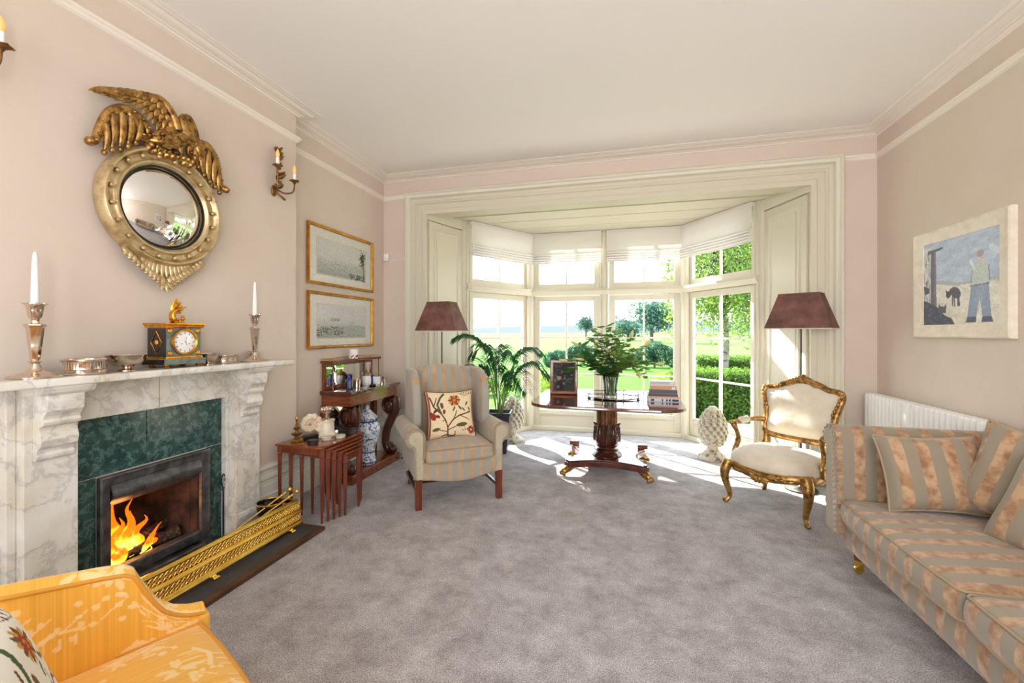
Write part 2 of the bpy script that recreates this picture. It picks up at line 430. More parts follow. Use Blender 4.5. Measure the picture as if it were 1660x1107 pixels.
M_oil = mat('oil_paint', (1, 1, 1, 1), 0.45, attr='Col', bump=0.3, bscale=60)
M_crewel = mat('embroidered_linen', (1, 1, 1, 1), 0.85, attr='Col', bump=0.3, bscale=300, bdist=0.003)

def leafmat(name, c1, c2, tl=.35):
    m = mat(name, rgb(*c1), .6, c2=rgb(*c2), nscale=1.5, spec=.2)
    N = m.node_tree.nodes; L = m.node_tree.links
    t = N.new('ShaderNodeBsdfTranslucent'); t.inputs[0].default_value = rgb(*[min(255, int(q * 1.15)) for q in c2]); mx = N.new('ShaderNodeMixShader'); mx.inputs[0].default_value = tl
    L.new(N['Principled BSDF'].outputs[0], mx.inputs[1]); L.new(t.outputs[0], mx.inputs[2]); L.new(mx.outputs[0], N['Material Output'].inputs['Surface'])
    return m
# ================================================================== the room shell
XL, XB, XR, YB, YF, ZC = -2.75, -2.60, 2.205, 4.56, -1.7, 3.225      # alcove wall, chimney breast, right wall, bay wall, rear wall, ceiling
BY0, BY1 = 0.80, 2.976                                                # chimney breast ends
P0, P1, PM, P2, P3 = (-1.98, 5.19), (-1.33, 6.20), (-0.26, 6.20), (0.81, 6.20), (1.46, 5.19)
OL, OR, OT = -2.20, 1.685, 2.776                                      # bay opening

b = MB()
poly = [(XL - .1, YF - .1), (XR + .1, YF - .1), (XR + .1, YB + .1), (OR, YB + .1), P3, P2, P1, P0, (OL, YB + .1), (XL - .1, YB + .1)]
b.prism(poly, 'z', -0.12, 0.0)
struct(b.build('floor', M_carpet), 'mottled grey wall-to-wall carpet')
b = MB(); b.box(XL - .3, XR + .3, YF - .3, YB + .3, ZC, ZC + .15)
struct(b.build('ceiling', M_ceil), 'plain off-white ceiling')
# left wall with the chimney breast and the hole of the firebox
b = MB()
FY0, FY1, FZ = 1.64, 2.14, 0.60
for (y0, y1, z0, z1) in ((YF - .3, FY0, 0, ZC), (FY1, YB + .3, 0, ZC), (FY0, FY1, FZ, ZC)):
    b.box(XL - .3, XL, y0, y1, z0, z1)
for (y0, y1, z0, z1) in ((BY0, FY0, 0, ZC), (FY1, BY1, 0, ZC), (FY0, FY1, FZ, ZC)):
    b.box(XL, XB, y0, y1, z0, z1)
struct(b.build('wall_left', M_wall), 'pale pink-beige wall with a shallow chimney breast')
b = MB(); b.box(XR, XR + .3, YF - .3, YB + .3, 0, ZC)
struct(b.build('wall_right', M_wall), 'pale pink-beige wall behind the sofa')
b = MB()
b.box(XL, OL, YB, YB + .3, 0, ZC); b.box(OR, XR, YB, YB + .3, 0, ZC); b.box(OL, OR, YB, YB + .16, OT + .03, ZC)
struct(b.build('wall_back', M_wall), 'pink-beige wall around the bay opening')
# rear wall behind the camera; two unseen windows added to hold the fill lamps
b = MB()
for (x0, x1) in ((XL, -1.65), (-.25, .35), (1.75, XR)): b.box(x0, x1, YF - .25, YF, 0, ZC)
for (x0, x1) in ((-1.65, -.25), (.35, 1.75)): b.box(x0, x1, YF - .25, YF, 0, .45); b.box(x0, x1, YF - .25, YF, 2.85, ZC)
struct(b.build('wall_front', M_wall), 'wall behind the viewer with two tall windows added for the fill lamps')
for k, x0 in enumerate((-1.65, .35)):
    r = sroot('window_%d' % (k + 5), (x0, YF - .12, .45))  # added window, out of view, framing a fill lamp
    b = MB()
    for (a0, a1, z0, z1) in ((0, .06, 0, 2.4), (1.34, 1.4, 0, 2.4), (.06, 1.34, 0, .06), (.06, 1.34, 2.34, 2.4), (.06, 1.34, 1.17, 1.23), (.68, .72, .06, 2.34)):
        b.box(a0, a1, -.03, .03, z0, z1)
    b.build('window_frame', M_trim, r, bevel=.004)

# ---- bay: splayed shutter reveals, ceiling, roof
def wallprism(name, A, B, th, z0, z1, m):
    A = Vector(A); B = Vector(B); d = (B - A).normalized(); n = Vector((-d.y, d.x)) * th
    b = MB(); b.prism([tuple(A), tuple(B), tuple(B + n), tuple(A + n)], 'z', z0, z1)
    return b.build(name, m)
def reveal(name, A, B, label):
    A = Vector(A); B = Vector(B); d = B - A; L = d.length; rz = math.atan2(d.y, d.x)
    r = sroot(name, (A.x, A.y, 0), rz); r['label'] = label
    b = MB(); b.box(0, L, .012, .16, 0, 2.84); b.build('reveal_lining', M_trim, r)
    def leaf(x0, x1):
        for (z0, z1) in ((.10, .74), (.78, 2.70)):
            b = MB(); b.box(x0, x1, -.012, .012, z0, z1); p = b.build('shutter_panel', M_trim, r, bevel=.003)
            m = .075
            b = MB()
            pr = [(0, 0), (.004, .014), (.016, .014), (.022, .004), (.026, 0)]
            b.sweep([(x0 + m, -.012, z0 + m), (x1 - m, -.012, z0 + m), (x1 - m, -.012, z1 - m), (x0 + m, -.012, z1 - m)], (0, -1, 0), pr, closed=True)
            b.build('panel_moulding', M_trim, p)
            b = MB(); b.box(x0 + m + .05, x1 - m - .05, -.018, -.011, z0 + m + .05, z1 - m - .05); b.build('raised_field', M_trim, p, bevel=.004)
    leaf(.04, L - .05)
    b = MB(); b.box(0, L, -.02, .02, 0, .095); b.build('reveal_plinth', M_trim, r, bevel=.004)
    b = MB(); b.box(0, L, -.022, .02, 2.71, 2.84); b.build('reveal_head', M_trim, r, bevel=.004)
    for z in (.5, 1.25, 2.3):
        b = MB(); b.tube([(L - .045, -.014, z), (L - .045, -.014, z + .08)], .006, 6); b.build('hinge', M_trim, r)
    return r
reveal('wall_bay_left', (OL, YB), P0, 'cream panelled shutter reveal left of the bay')
reveal('wall_bay_right', P3, (OR, YB), 'cream panelled shutter reveal right of the bay')
b = MB()
cp = [(OL - .1, YB + .16), (OR + .1, YB + .16), (P3[0] + .25, P3[1] + .05), (P2[0] + .12, P2[1] + .18), (P1[0] - .12, P1[1] + .18), (P0[0] - .25, P0[1] + .05)]
b.prism(cp, 'z', 2.83, 3.3)
struct(b.build('ceiling_bay', M_trim), 'cream ceiling of the bay')
b = MB()   # stepped board mouldings of the bay ceiling
for y0, y1, z in ((YB + .02, YB + .20, OT), (YB + .42, YB + .445, 2.818), (5.35, 5.37, 2.822), (5.75, 5.77, 2.822)):
    xl = OL + .01 if y1 < 4.9 else interp([4.56, 5.19, 6.2], [OL, P0[0], P1[0]], y0) + .03
    xr = OR - .01 if y1 < 4.9 else interp([4.56, 5.19, 6.2], [OR, P3[0], P2[0]], y0) - .03
    b.box(xl, xr, y0, y1, z, 2.84)
struct(b.build('trim_1', M_trim, bevel=.003), 'stepped moulding across the bay ceiling')

# ---- big moulded architrave round the bay
cw = .245
prof = [(-.012, 0), (-.012, .03), (.035, .03), (.045, .022), (.10, .022), (.108, .034), (.125, .034), (.135, .026), (.165, .030), (.180, .052), (.205, .060), (.215, .070), (cw - .01, .075), (cw, .06), (cw, 0)]
b = MB(); b.sweep([(OR, YB, 0), (OR, YB, OT), (OL, YB, OT), (OL, YB, 0)], (0, -1, 0), [(-a, c) for a, c in prof])
o = b.build('trim_2', M_trim, smooth=28); struct(o, 'cream moulded architrave framing the bay')

# ---- cornice, picture rails, skirtings
cor = [(0, 0), (.14, 0), (.14, -.012), (.128, -.018), (.118, -.034), (.100, -.040), (.094, -.052), (.070, -.074), (.046, -.086), (.040, -.098), (.026, -.102), (.020, -.124), (.008, -.128), (0, -.14)]
room = [(XR, YF, ZC), (XR, YB, ZC), (XL, YB, ZC), (XL, BY1, ZC), (XB, BY1, ZC), (XB, BY0, ZC), (XL, BY0, ZC), (XL, YF, ZC)]
cor = [(q, z * .42) for q, z in cor]
b = MB(); b.sweep(room, (0, 0, 1), cor); struct(b.build('trim_3', M_corn, smooth=25), 'moulded plaster cornice')
rail = [(0, 0), (.022, 0), (.030, -.010), (.028, -.022), (.018, -.028), (.016, -.040), (.008, -.046), (0, -.05)]
zr = 3.01
b = MB(); b.sweep([(XR, YF, zr), (XR, YB, zr), (OR + cw, YB, zr)], (0, 0, 1), rail); struct(b.build('trim_4', M_corn, smooth=25), 'picture rail on the right wall')
b = MB(); b.sweep([(OL - cw, YB, zr), (XL, YB, zr), (XL, BY1, zr), (XB, BY1, zr), (XB, BY0, zr), (XL, BY0, zr), (XL, YF, zr)], (0, 0, 1), rail)
struct(b.build('trim_5', M_corn, smooth=25), 'picture rail on the fireplace wall')
sk = [(0, 0), (.034, 0), (.034, .19), (.026, .20), (.026, .265), (.020, .272), (.022, .30), (.032, .315), (.030, .335), (.018, .345), (.016, .37), (.028, .38), (.034, .395), (.022, .41), (0, .415)]
def skirt(name, path, label, m=M_skirt):
    b = MB(); b.sweep(path, (0, 0, 1), sk); struct(b.build(name, m, smooth=25), label)
skirt('baseboard_right', [(XR, YF, 0), (XR, YB, 0), (OR + cw, YB, 0)], 'tall moulded skirting on the right wall')
skirt('baseboard_left', [(OL - cw, YB, 0), (XL, YB, 0), (XL, BY1, 0), (XB, BY1, 0), (XB, 2.56, 0)], 'tall moulded skirting left of the fireplace')
skirt('baseboard_front', [(XB, 1.22, 0), (XB, BY0, 0), (XL, BY0, 0), (XL, YF, 0)], 'tall moulded skirting nearest the viewer')

# ---- the four glazed sections of the bay
def bay_window(n, A, B, label, hinge, post_l=.06, post_r=.06):
    A = Vector(A); B = Vector(B); d = B - A; Wd = d.length; rz = math.atan2(d.y, d.x)
    r = sroot('window_%d' % n, (A.x, A.y, 0), rz); r['label'] = label
    b = MB()
    b.box(0, post_l, -.06, .09, 0, 2.83); b.box(Wd - post_r, Wd, -.06, .09, 0, 2.83)
    b.box(0, Wd, -.07, .09, 0, .055); b.box(0, Wd, -.05, .09, 2.77, 2.83)
    b.build('window_frame', M_trim, r, bevel=.006)
    b = MB(); b.sweep([(0, -.06, 1.985), (Wd, -.06, 1.985)], (0, 0, 1), [(.012, -.045), (-.012, -.045), (-.02, -.03), (-.035, -.012), (-.045, .012), (-.03, .02), (-.026, .045), (.10, .045), (.10, -.045)])
    b.build('transom', M_trim, r, smooth=30)
    for xx in (post_l - .012, Wd - post_r + .012):
        b = MB(); b.tube([(xx, -.062, .05), (xx, -.062, 2.80)], .011, 8); b.build('bead', M_trim, r, smooth=40)
    x0, x1 = post_l + .004, Wd - post_r - .004
    # opening leaf
    st = .085; zb, zt, gb, gt = .06, 1.935, .285, 1.86
    b = MB()
    b.box(x0, x0 + st, -.01, .04, zb, zt); b.box(x1 - st, x1, -.01, .04, zb, zt)
    b.box(x0 + st, x1 - st, -.01, .04, gt, zt); b.box(x0 + st, x1 - st, -.004, .036, zb, gb)
    leaf = b.build('door_leaf', M_trim, r, bevel=.004)
    b = MB(); b.box(x0 + st - .01, x1 - st + .01, -.022, 0, gb - .055, gb - .04); b.box(x0 + st - .01, x1 - st + .01, -.014, 0, gb - .085, gb - .075)
    b.build('rail_moulding', M_trim, leaf, bevel=.002)
    gx0, gx1 = x0 + st, x1 - st; gm = (gx0 + gx1) / 2
    rows = [gb + (gt - gb) * i / 3 for i in range(4)]
    b = MB(); b.box(gm - .011, gm + .011, -.004, .034, gb, gt); b.build('glazing_bar', M_trim, leaf, bevel=.004)
    for z in rows[1:3]:
        b = MB(); b.box(gx0, gx1, -.003, .033, z - .011, z + .011); b.build('glazing_bar', M_trim, leaf, bevel=.004)
    for i in range(3):
        for (a, c) in ((gx0, gm), (gm, gx1)):
            b = MB(); b.add([(a, .016, rows[i]), (c, .016, rows[i]), (c, .016, rows[i + 1]), (a, .016, rows[i + 1])], [(0, 1, 2, 3)])
            b.build('pane', M_glass, leaf, fixn=False)
    if hinge:
        hx = x0 if hinge < 0 else x1
        for z in (.25, 1.0, 1.72):
            b = MB(); b.tube([(hx, -.014, z), (hx, -.014, z + .09)], .007, 6); b.build('hinge', M_trim, leaf)
    # top light
    zb, zt = 2.035, 2.77
    b = MB()
    b.box(x0, x0 + st - .01, -.01, .04, zb, zt); b.box(x1 - st + .01, x1, -.01, .04, zb, zt)
    b.box(x0 + st - .01, x1 - st + .01, -.01, .04, zb, zb + .075); b.box(x0 + st - .01, x1 - st + .01, -.01, .04, zt - .06, zt)
    top = b.build('top_light', M_trim, r, bevel=.004)
    b = MB(); b.box(gm - .010, gm + .010, -.004, .034, zb + .075, zt - .06); b.build('glazing_bar', M_trim, top, bevel=.004)
    for (a, c) in ((gx0, gm), (gm, gx1)):
        b = MB(); b.add([(a, .016, zb + .06), (c, .016, zb + .06), (c, .016, zt - .05), (a, .016, zt - .05)], [(0, 1, 2, 3)]); b.build('pane', M_glass, top, fixn=False)
    return r, Wd
bay_window(1, P0, P1, 'leftmost canted glazed door of the bay', 0)
bay_window(2, P1, PM, 'glazed door left of the middle mullion', -1)
bay_window(3, PM, P2, 'glazed door right of the middle mullion', 1)
bay_window(4, P2, P3, 'rightmost canted glazed door of the bay', 0)
for k, (p, rad) in enumerate(((P1, .052), (P2, .052), (PM, .03), (P0, .05), (P3, .05))):
    b = MB(); b.lathe([(rad, 0), (rad, 2.83)], 12, (p[0], p[1] - (.05 if k < 3 else 0), 0)); struct(b.build('trim_%d' % (6 + k), M_trim, smooth=50), 'slim rounded mullion post of the bay')

# ---- roman blinds
M_blind = mat('white_blind_linen', rgb(224, 219, 214), 0.85, bump=0.15, bscale=300, bdist=0.003, subsurf=0.0)
N = M_blind.node_tree.nodes; L = M_blind.node_tree.links
tr = N.new('ShaderNodeBsdfTranslucent'); tr.inputs[0].default_value = rgb(240, 236, 230)
mx = N.new('ShaderNodeMixShader'); mx.inputs[0].default_value = 0.12
L.new(N['Principled BSDF'].outputs[0], mx.inputs[1]); L.new(tr.outputs[0], mx.inputs[2]); L.new(mx.outputs[0], N['Material Output'].inputs['Surface'])
M_fold = mat('blind_lining', rgb(232, 224, 222), 0.85)
def blind(A, B, label, drop=.435):
    A = Vector(A); B = Vector(B); d = B - A; Wd = d.length
    r = thing('roman_blind', label, 'blind', (A.x, A.y, 0), math.atan2(d.y, d.x), 'roman blinds of the bay')
    zt = 2.812; x0, x1 = .035, Wd - .035
    b = MB(); b.box(x0, x1, -.115, -.07, zt - .03, zt + .012); b.build('head_rail', M_plast, r)
    prof = [(-.118, zt), (-.120, zt - .12), (-.124, zt - drop * .60), (-.136, zt - drop * .64), (-.150, zt - drop * .68)]
    fold = []
    for i in range(4):
        z = zt - drop * (.68 + .075 * i)
        fold += [(-.168 + .004 * i, z - drop * .018), (-.160 + .004 * i, z - drop * .055), (-.128, z - drop * .066), (-.158 + .003 * i, z - drop * .075)]
    b = MB()
    full = prof + fold + [(-.138, zt - drop)]
    b.grid(lambda u, v: (lerp(x0, x1, u) , interp(range(len(full)), [q[0] for q in full], v * (len(full) - 1)) + .002 * math.sin(u * 9 + v * 5),
           interp(range(len(full)), [q[1] for q in full], v * (len(full) - 1)) + .004 * math.sin(u * 7) * v), 14, len(full) - 1)
    b.build('blind_fabric', M_blind, r, smooth=45, fixn=False)
    for s_, xx in ((0, x0), (1, x1)):
        b = MB()
        pts = [(-.075, zt - .02), (-.116, zt - .02)] if False else [(-.085, zt - drop * .62), (-.136, zt - drop * .64), (-.156, zt - drop * .70), (-.150, zt - drop * .98), (-.09, zt - drop * .95)]
        b.prism(pts, 'x', xx - .002 if s_ == 0 else xx - .004, xx + .004 if s_ == 0 else xx + .002)
        b.build('folded_edge', M_fold, r)
    b = MB(); b.tube([(x0 + .02, -.10, zt), (x0 + .02, -.105, 1.35), (x0 + .028, -.105, 1.33), (x0 + .034, -.105, 1.35), (x0 + .034, -.10, zt)], .0018, 4)
    b.build('pull_cord', M_plast, r)
blind(P0, P1, 'white roman blind pulled up on the leftmost canted window')
blind(P1, PM, 'white roman blind just left of the middle mullion')
blind(PM, P2, 'white roman blind just right of the middle mullion')
blind(P2, P3, 'white roman blind on the rightmost canted window by the birch')

# ---- hearth
b = MB(); b.box(XB - .33, -2.10, 1.17, 2.59, 0.001, .028); struct(b.build('floor_hearth', M_slate, bevel=.003), 'dark slate hearth slab')
b = MB(); b.box(-2.10, -2.055, 1.13, 2.635, 0.001, .026); b.box(XB + .02, -2.10, 2.59, 2.635, 0.001, .026); b.box(XB + .02, -2.10, 1.13, 1.17, 0.001, .026)
struct(b.build('trim_11', mat('dark_hearth_timber', rgb(96, 62, 42), .4, c2=rgb(66, 40, 28), nscale=8), bevel=.002), 'dark timber edging of the hearth')
# ================================================================== fireplace
FC = 1.89
fp = thing('fireplace_surround', 'white marble chimneypiece with corbels and dark green marble slips', 'fireplace', (XB, FC, 0))
b = MB(); b.rbox(.0, .235, -.80, .80, 1.168, 1.206, .008, 2, 1); b.build('mantel_shelf', M_marble, fp, smooth=40)
for s in (-1, 1):
    lo, hi = sorted((s * .43, s * .622))
    b = MB(); b.box(0, .10, lo, hi, 0, 1.168); pil = b.build('pilaster', M_marble, fp, bevel=.003)
    o0, o1 = sorted((s * .622, s * .655)); i0, i1 = sorted((s * .43, s * .405))
    b = MB(); b.box(0, .055, o0, o1, 0, 1.168); b.box(0, .045, i0, i1, 0, .975); b.build('pilaster_return', M_marble, pil, bevel=.004)
    b = MB()
    b.prism([(0, 0), (.116, 0), (.116, .165), (.108, .185), (.10, .19), (0, .19)], 'y', lo - .014, hi + .014)
    b.build('plinth', M_marble, pil, bevel=.003)
    yc = (lo + hi) / 2; w = .067
    b = MB()
    pr = [(.10, .84), (.112, .835), (.125, .845), (.130, .86), (.122, .872), (.128, .885), (.150, .90), (.158, .93), (.152, .955), (.140, .972), (.142, .985), (.165, .995), (.172, 1.01), (.164, 1.022), (.170, 1.035), (.190, 1.06), (.196, 1.10), (.196, 1.13), (.10, 1.13)]
    b.prism(pr, 'y', yc - w, yc + w); b.build('corbel', M_marble, fp, bevel=.002)
    b = MB(); b.prism([(.10, 1.13), (.200, 1.13), (.212, 1.142), (.222, 1.16), (.222, 1.168), (.10, 1.168)], 'y', yc - w - .03, yc + w + .03); b.build('corbel_cap', M_marble, fp, bevel=.002)
for (a, c) in ((-.43, -.0215), (-.0185, .43)):
    b = MB(); b.box(0, .045, a, c, .975, 1.168); b.build('frieze_panel', M_marble, fp, bevel=.0015)
for (y0, y1, z0, z1) in ((-.405, -.302, .028, .664), (.302, .405, .028, .664), (-.405, -.062, .668, .975), (-.059, .405, .668, .975)):
    b = MB(); b.box(-.02, .006, y0, y1, z0, z1); b.build('slip_panel', M_green, fp, bevel=.0015)

ins = thing('fire_insert', 'dark cast-iron fireplace insert with curved hood and ash bar', 'fireplace insert', (XB, FC, 0))
b = MB()
fr = [(0, 0), (0, .026), (.008, .03), (.02, .024), (.034, .022), (.05, .016), (.056, .004), (.056, 0)]
b.sweep([(.008, -.30, .03), (.008, -.30, .662), (.008, .30, .662), (.008, .30, .03)], (1, 0, 0), [(-a, c) for a, c in fr])
b.build('iron_frame', M_iron, ins, smooth=30)
b = MB()
b.grid(lambda u, v: (.012 - .05 * v + .05 * math.sin(v * PI * .9), lerp(-.245, .245, u), .612 - .125 * v), 6, 8)
b.grid(lambda u, v: (.004 - .05 * v + .05 * math.sin(v * PI * .9) , lerp(-.245, .245, u), .612 - .125 * v), 6, 8)
b.build('hood', M_iron, ins, smooth=40, fixn=False)
b = MB()   # firebox
b.box(-.40, -.36, -.25, .25, .03, .62); b.box(-.36, .006, -.25, -.235, .03, .62); b.box(-.36, .006, .235, .25, .03, .62); b.box(-.36, .0, -.235, .235, .605, .62)
b.prism([(-.36, .03), (-.30, .03), (-.26, .15), (-.36, .35)], 'y', -.235, .235)
for s in (-1, 1):
    lo, hi = sorted((s * .235, s * .17)); b.prism([(-.36, lo if s < 0 else hi), (-.36, lo + .065 if s < 0 else hi - .065), (-.05, lo + .004 if s < 0 else hi - .004), (-.05, lo if s < 0 else hi)], 'z', .03, .6)
b.build('firebox', M_soot, ins)
b = MB(); b.rbox(-.03, .055, -.26, .26, .03, .085, .012, 2, 1); b.rbox(-.02, .035, -.25, .25, .10, .165, .012, 2, 1)
b.build('ash_bar', M_iron, ins, smooth=40)
b = MB()
for i in range(9): b.box(-.30, -.02, -.20 + i * .05 - .008, -.20 + i * .05 + .008, .105, .122)
b.build('grate_bars', M_iron, ins, bevel=.003)
M_log = mat('charred_log', rgb(40, 32, 28), .95, c2=rgb(104, 84, 70), nscale=20, nlo=.45, nhi=.7, bump=.6, bscale=30, stretch=(4, 1, 4))
M_ember = mat('glowing_ember', rgb(70, 20, 8), .9, emit=rgb(255, 74, 14), estr=5.0)
for i, (x, y, z, a, ln, r, lb) in enumerate(((-.12, .02, .165, 1.35, .34, .035, 'thick charred log lying across the fire grate'), (-.18, .10, .20, 1.9, .26, .028, 'split charred log resting on top in the fire'), (-.10, -.10, .17, 1.2, .22, .026, 'short charred log under the tallest flames'))):
    t = thing('log', lb, 'log', (XB + x, FC + y, z), a, 'logs in the fire')
    b = MB(); n = 9
    b.tube([(-ln / 2 + ln * k / n, .006 * math.sin(k * 1.7), .004 * math.cos(k * 2.1)) for k in range(n + 1)], [r * (1 + .12 * math.sin(k * 2.3 + i)) for k in range(n + 1)], 9)
    b.build('bark', M_log, t, smooth=60)
b = MB()
for k in range(70):
    b.ell((rng.uniform(-.24, -.04), rng.uniform(-.21, .20), .128 + rng.uniform(0, .02)), (rng.uniform(.008, .02), rng.uniform(.008, .02), .010), 6, 4)
o = b.build('ash_and_coals', mat('grey_ash', rgb(70, 60, 54), .95, c2=rgb(34, 28, 26), nscale=30)); tag(o, 'dark ash and coals spread over the grate', 'ash'); o['kind'] = 'stuff'
b = MB()
for k in range(34):
    b.ell((rng.uniform(-.16, -.045), rng.uniform(-.21, .06), .142 + rng.uniform(0, .018)), (rng.uniform(.006, .014), rng.uniform(.008, .02), .008), 6, 4)
o = b.build('embers', M_ember); tag(o, 'glowing red embers at the front of the fire', 'embers'); o['kind'] = 'stuff'
# flames: real tongues of fire, hotter and paler towards the base
def flame_mat():
    m = bpy.data.materials.new('flame'); m.use_nodes = True; N = m.node_tree.nodes; L = m.node_tree.links
    N.remove(N['Principled BSDF'])
    co = N.new('ShaderNodeTexCoord'); se = N.new('ShaderNodeSeparateXYZ'); L.new(co.outputs['Generated'], se.inputs[0])
    nz = N.new('ShaderNodeTexNoise'); nz.inputs['Scale'].default_value = 16; nz.inputs['Detail'].default_value = 3; L.new(co.outputs['Object'], nz.inputs['Vector'])
    ad = N.new('ShaderNodeMath'); ad.operation = 'MULTIPLY_ADD'; ad.inputs[1].default_value = .9; L.new(nz.outputs['Fac'], ad.inputs[0]); L.new(se.outputs['Z'], ad.inputs[2])
    rp = N.new('ShaderNodeValToRGB'); L.new(ad.outputs[0], rp.inputs[0])
    e = rp.color_ramp.elements; e[0].position = .45; e[0].color = rgb(255, 222, 120); e[1].position = 1.3; e[1].color = rgb(236, 84, 10)
    q = e.new(.85); q.color = rgb(255, 160, 34)
    em = N.new('ShaderNodeEmission'); em.inputs['Strength'].default_value = 1.9; L.new(rp.outputs[0], em.inputs[0])
    t = N.new('ShaderNodeBsdfTransparent'); mx = N.new('ShaderNodeMixShader')
    lw = N.new('ShaderNodeLayerWeight'); lw.inputs[0].default_value = .45
    rr = N.new('ShaderNodeValToRGB'); L.new(lw.outputs['Facing'], rr.inputs[0]); rr.color_ramp.elements[0].position = .35; rr.color_ramp.elements[1].position = .95
    rr.color_ramp.elements[0].color = (.12, .12, .12, 1); rr.color_ramp.elements[1].color = (1, 1, 1, 1)
    L.new(rr.outputs[0], mx.inputs[0]); L.new(em.outputs[0], mx.inputs[1]); L.new(t.outputs[0], mx.inputs[2]); L.new(mx.outputs[0], N['Material Output'].inputs['Surface'])
    return m
M_flame = flame_mat()
fire = thing('fire', 'orange and yellow flames licking up at the left of the grate', 'fire', (XB - .10, FC - .10, .14))
for (dx, dy, h, w, lean) in ((0, -.055, .24, .032, .02), (-.03, -.02, .34, .034, -.015), (.0, .015, .26, .036, .01), (.02, -.09, .17, .026, .0), (-.01, .05, .20, .030, .03), (.03, -.03, .12, .03, -.02), (.03, .075, .13, .02, .05), (-.05, .03, .31, .026, .02), (.03, -.10, .09, .024, .02), (.02, .10, .07, .02, .03)):
    b = MB(); n = 14
    pts = [(dx + .012 * math.sin(k * .9 + dy * 60), dy + lean * (k / n) ** 1.5 * 2 + .016 * math.sin(k * .75 + dx * 90), h * k / n) for k in range(n + 1)]
    rad = [w * max(.02, math.sin(min(1, (k / n) ** .55) * PI * .98 + .02)) * (1.25 - .5 * k / n) for k in range(n + 1)]
    b.tube(pts, rad, 10, flat=.8); b.build('flame_tongue', M_flame, fire, smooth=80)
fl = bpy.data.lights.new('fire_glow', 'POINT'); fo = bpy.data.objects.new('fire_glow', fl); COL.objects.link(fo); fl.energy = 1.3; fl.color = (1, .42, .12); fl.shadow_soft_size = .06
fo.location = (XB - .05, FC - .10, .30)

# ---- brass fender
fe = thing('fender', 'long pierced brass fender on paw feet around the hearth', 'fender', (-2.21, FC, .028))
Yn, Yf = -.70, .70
path = [(-.24, Yn, 0), (0, Yn, 0), (0, Yf, 0), (-.24, Yf, 0)]
def fsweep(name, prof, mm=M_brass):
    b = MB(); b.sweep(path, (0, 0, 1), prof); return b.build(name, mm, fe, smooth=30)
fsweep('base_rail', [(.030, .026), (-.004, .022), (-.006, .030), (.002, .036), (.004, .044), (.012, .050), (.030, .050)])
fsweep('mid_rail', [(.035, .094), (.016, .094), (.006, .100), (.001, .110), (.003, .118), (.012, .126), (.035, .128)])
fsweep('top_rail', [(.040, .172), (.018, .172), (.014, .182), (.016, .192), (.024, .198), (.040, .196)])
M_pierce = M_brass
for (z0, z1, xo) in ((.050, .094, -.014), (.128, .172, -.020)):
    b = MB(); n = 52; h = (z1 - z0)
    for (A, B) in (((xo, Yn), (xo, Yf)), ((xo, Yf - .02), (-.24, Yf - .02))):
        Lb = math.hypot(B[0] - A[0], B[1] - A[1]); m = max(2, int(Lb / .0265))
        dx, dy = (B[0] - A[0]) / Lb, (B[1] - A[1]) / Lb; pit = Lb / m
        for i in range(m):
            c = (i + .5) * pit
            def P(s_, t_): return (A[0] + dx * (c + s_), A[1] + dy * (c + s_), (z0 + z1) / 2 + t_)
            b.tube([P(.0085 * math.cos(q * PI / 4), .0085 * math.sin(q * PI / 4)) for q in range(8)], .0029, 4, closed=True)
            for sg in (-1, 1):
                b.tube([P(-pit / 2, sg * h * .5), P(-.003, sg * .010), P(pit / 2, sg * h * .5)], .0030, 4)
            b.tube([P(pit / 2, -h * .5), P(pit / 2, h * .5)], .0036, 4)
            b.tube([P(.009, 0), P(pit / 2, 0)], .0032, 4)
    b.build('pierced_band', M_pierce, fe)
for (x, y) in ((-.01, .60), (-.01, 0.02), (-.01, -.58)):
    b = MB(); b.ell((x + .006, y, .016), (.018, .018, .016), 10, 6)
    for k in range(3): b.ell((x + .024, y + (k - 1) * .012, .009), (.012, .007, .009), 8, 5)
    b.build('paw_foot', M_brass, fe, smooth=60)
# ---- fire irons, coal bucket, black poker
bk = thing('coal_bucket', 'small black coal bucket with brass rim behind the fender end', 'bucket', (-2.37, 2.465, .03))
b = MB(); b.lathe([(.05, 0), (.062, .02), (.078, .16), (.082, .20), (.079, .20), (.074, .16), (.058, .025), (.0, .025)], 18); b.build('bucket_body', M_black, bk, smooth=40)
b = MB(); b.lathe([(.080, .192), (.087, .196), (.087, .204), (.080, .206)], 18, cap=False); b.build('rim', M_brass, bk, smooth=60)
b = MB()
for k in range(26):
    a = rng.uniform(0, 6.28); r = .062 * math.sqrt(rng.uniform(0, 1)); b.ell((r * math.cos(a), r * math.sin(a), .165 + rng.uniform(0, .03)), (.016, .013, .012), 6, 4)
o = b.build('coal', mat('coal', rgb(26, 25, 27), .35), bk); o['kind'] = 'stuff'
for k, (a, c, lb) in enumerate((((-2.46, 2.12, .075), (-2.275, 2.545, .30), 'brass fire tool leaning highest over the fender end'), ((-2.42, 2.13, .075), (-2.225, 2.555, .285), 'brass fire tool leaning nearest the fender rail'))):
    t = thing('fire_tool', lb, 'fire tool', a, 0, 'brass fire irons')
    A, B = Vector((0, 0, 0)), Vector(c) - Vector(a); dv = B.normalized()
    b = MB(); b.tube([A, B * .45, B * .93], [.005, .005, .006], 8); b.build('shaft', M_brass, t, smooth=60)
    b = MB()
    for f_, r_ in ((.88, .011), (.93, .009)): b.ell(B * f_, (r_, r_, r_), 8, 6)
    b.ell(B, (.016, .016, .018), 10, 8); b.build('knob', M_brass, t, smooth=60)
pk = thing('poker', 'thin black iron poker hooked on the right marble pilaster', 'poker', (XB + .03, 2.285, .03))
b = MB(); b.tube([(0, 0, 0), (0, 0, .34)], .0045, 6); b.build('shaft', M_black, pk)
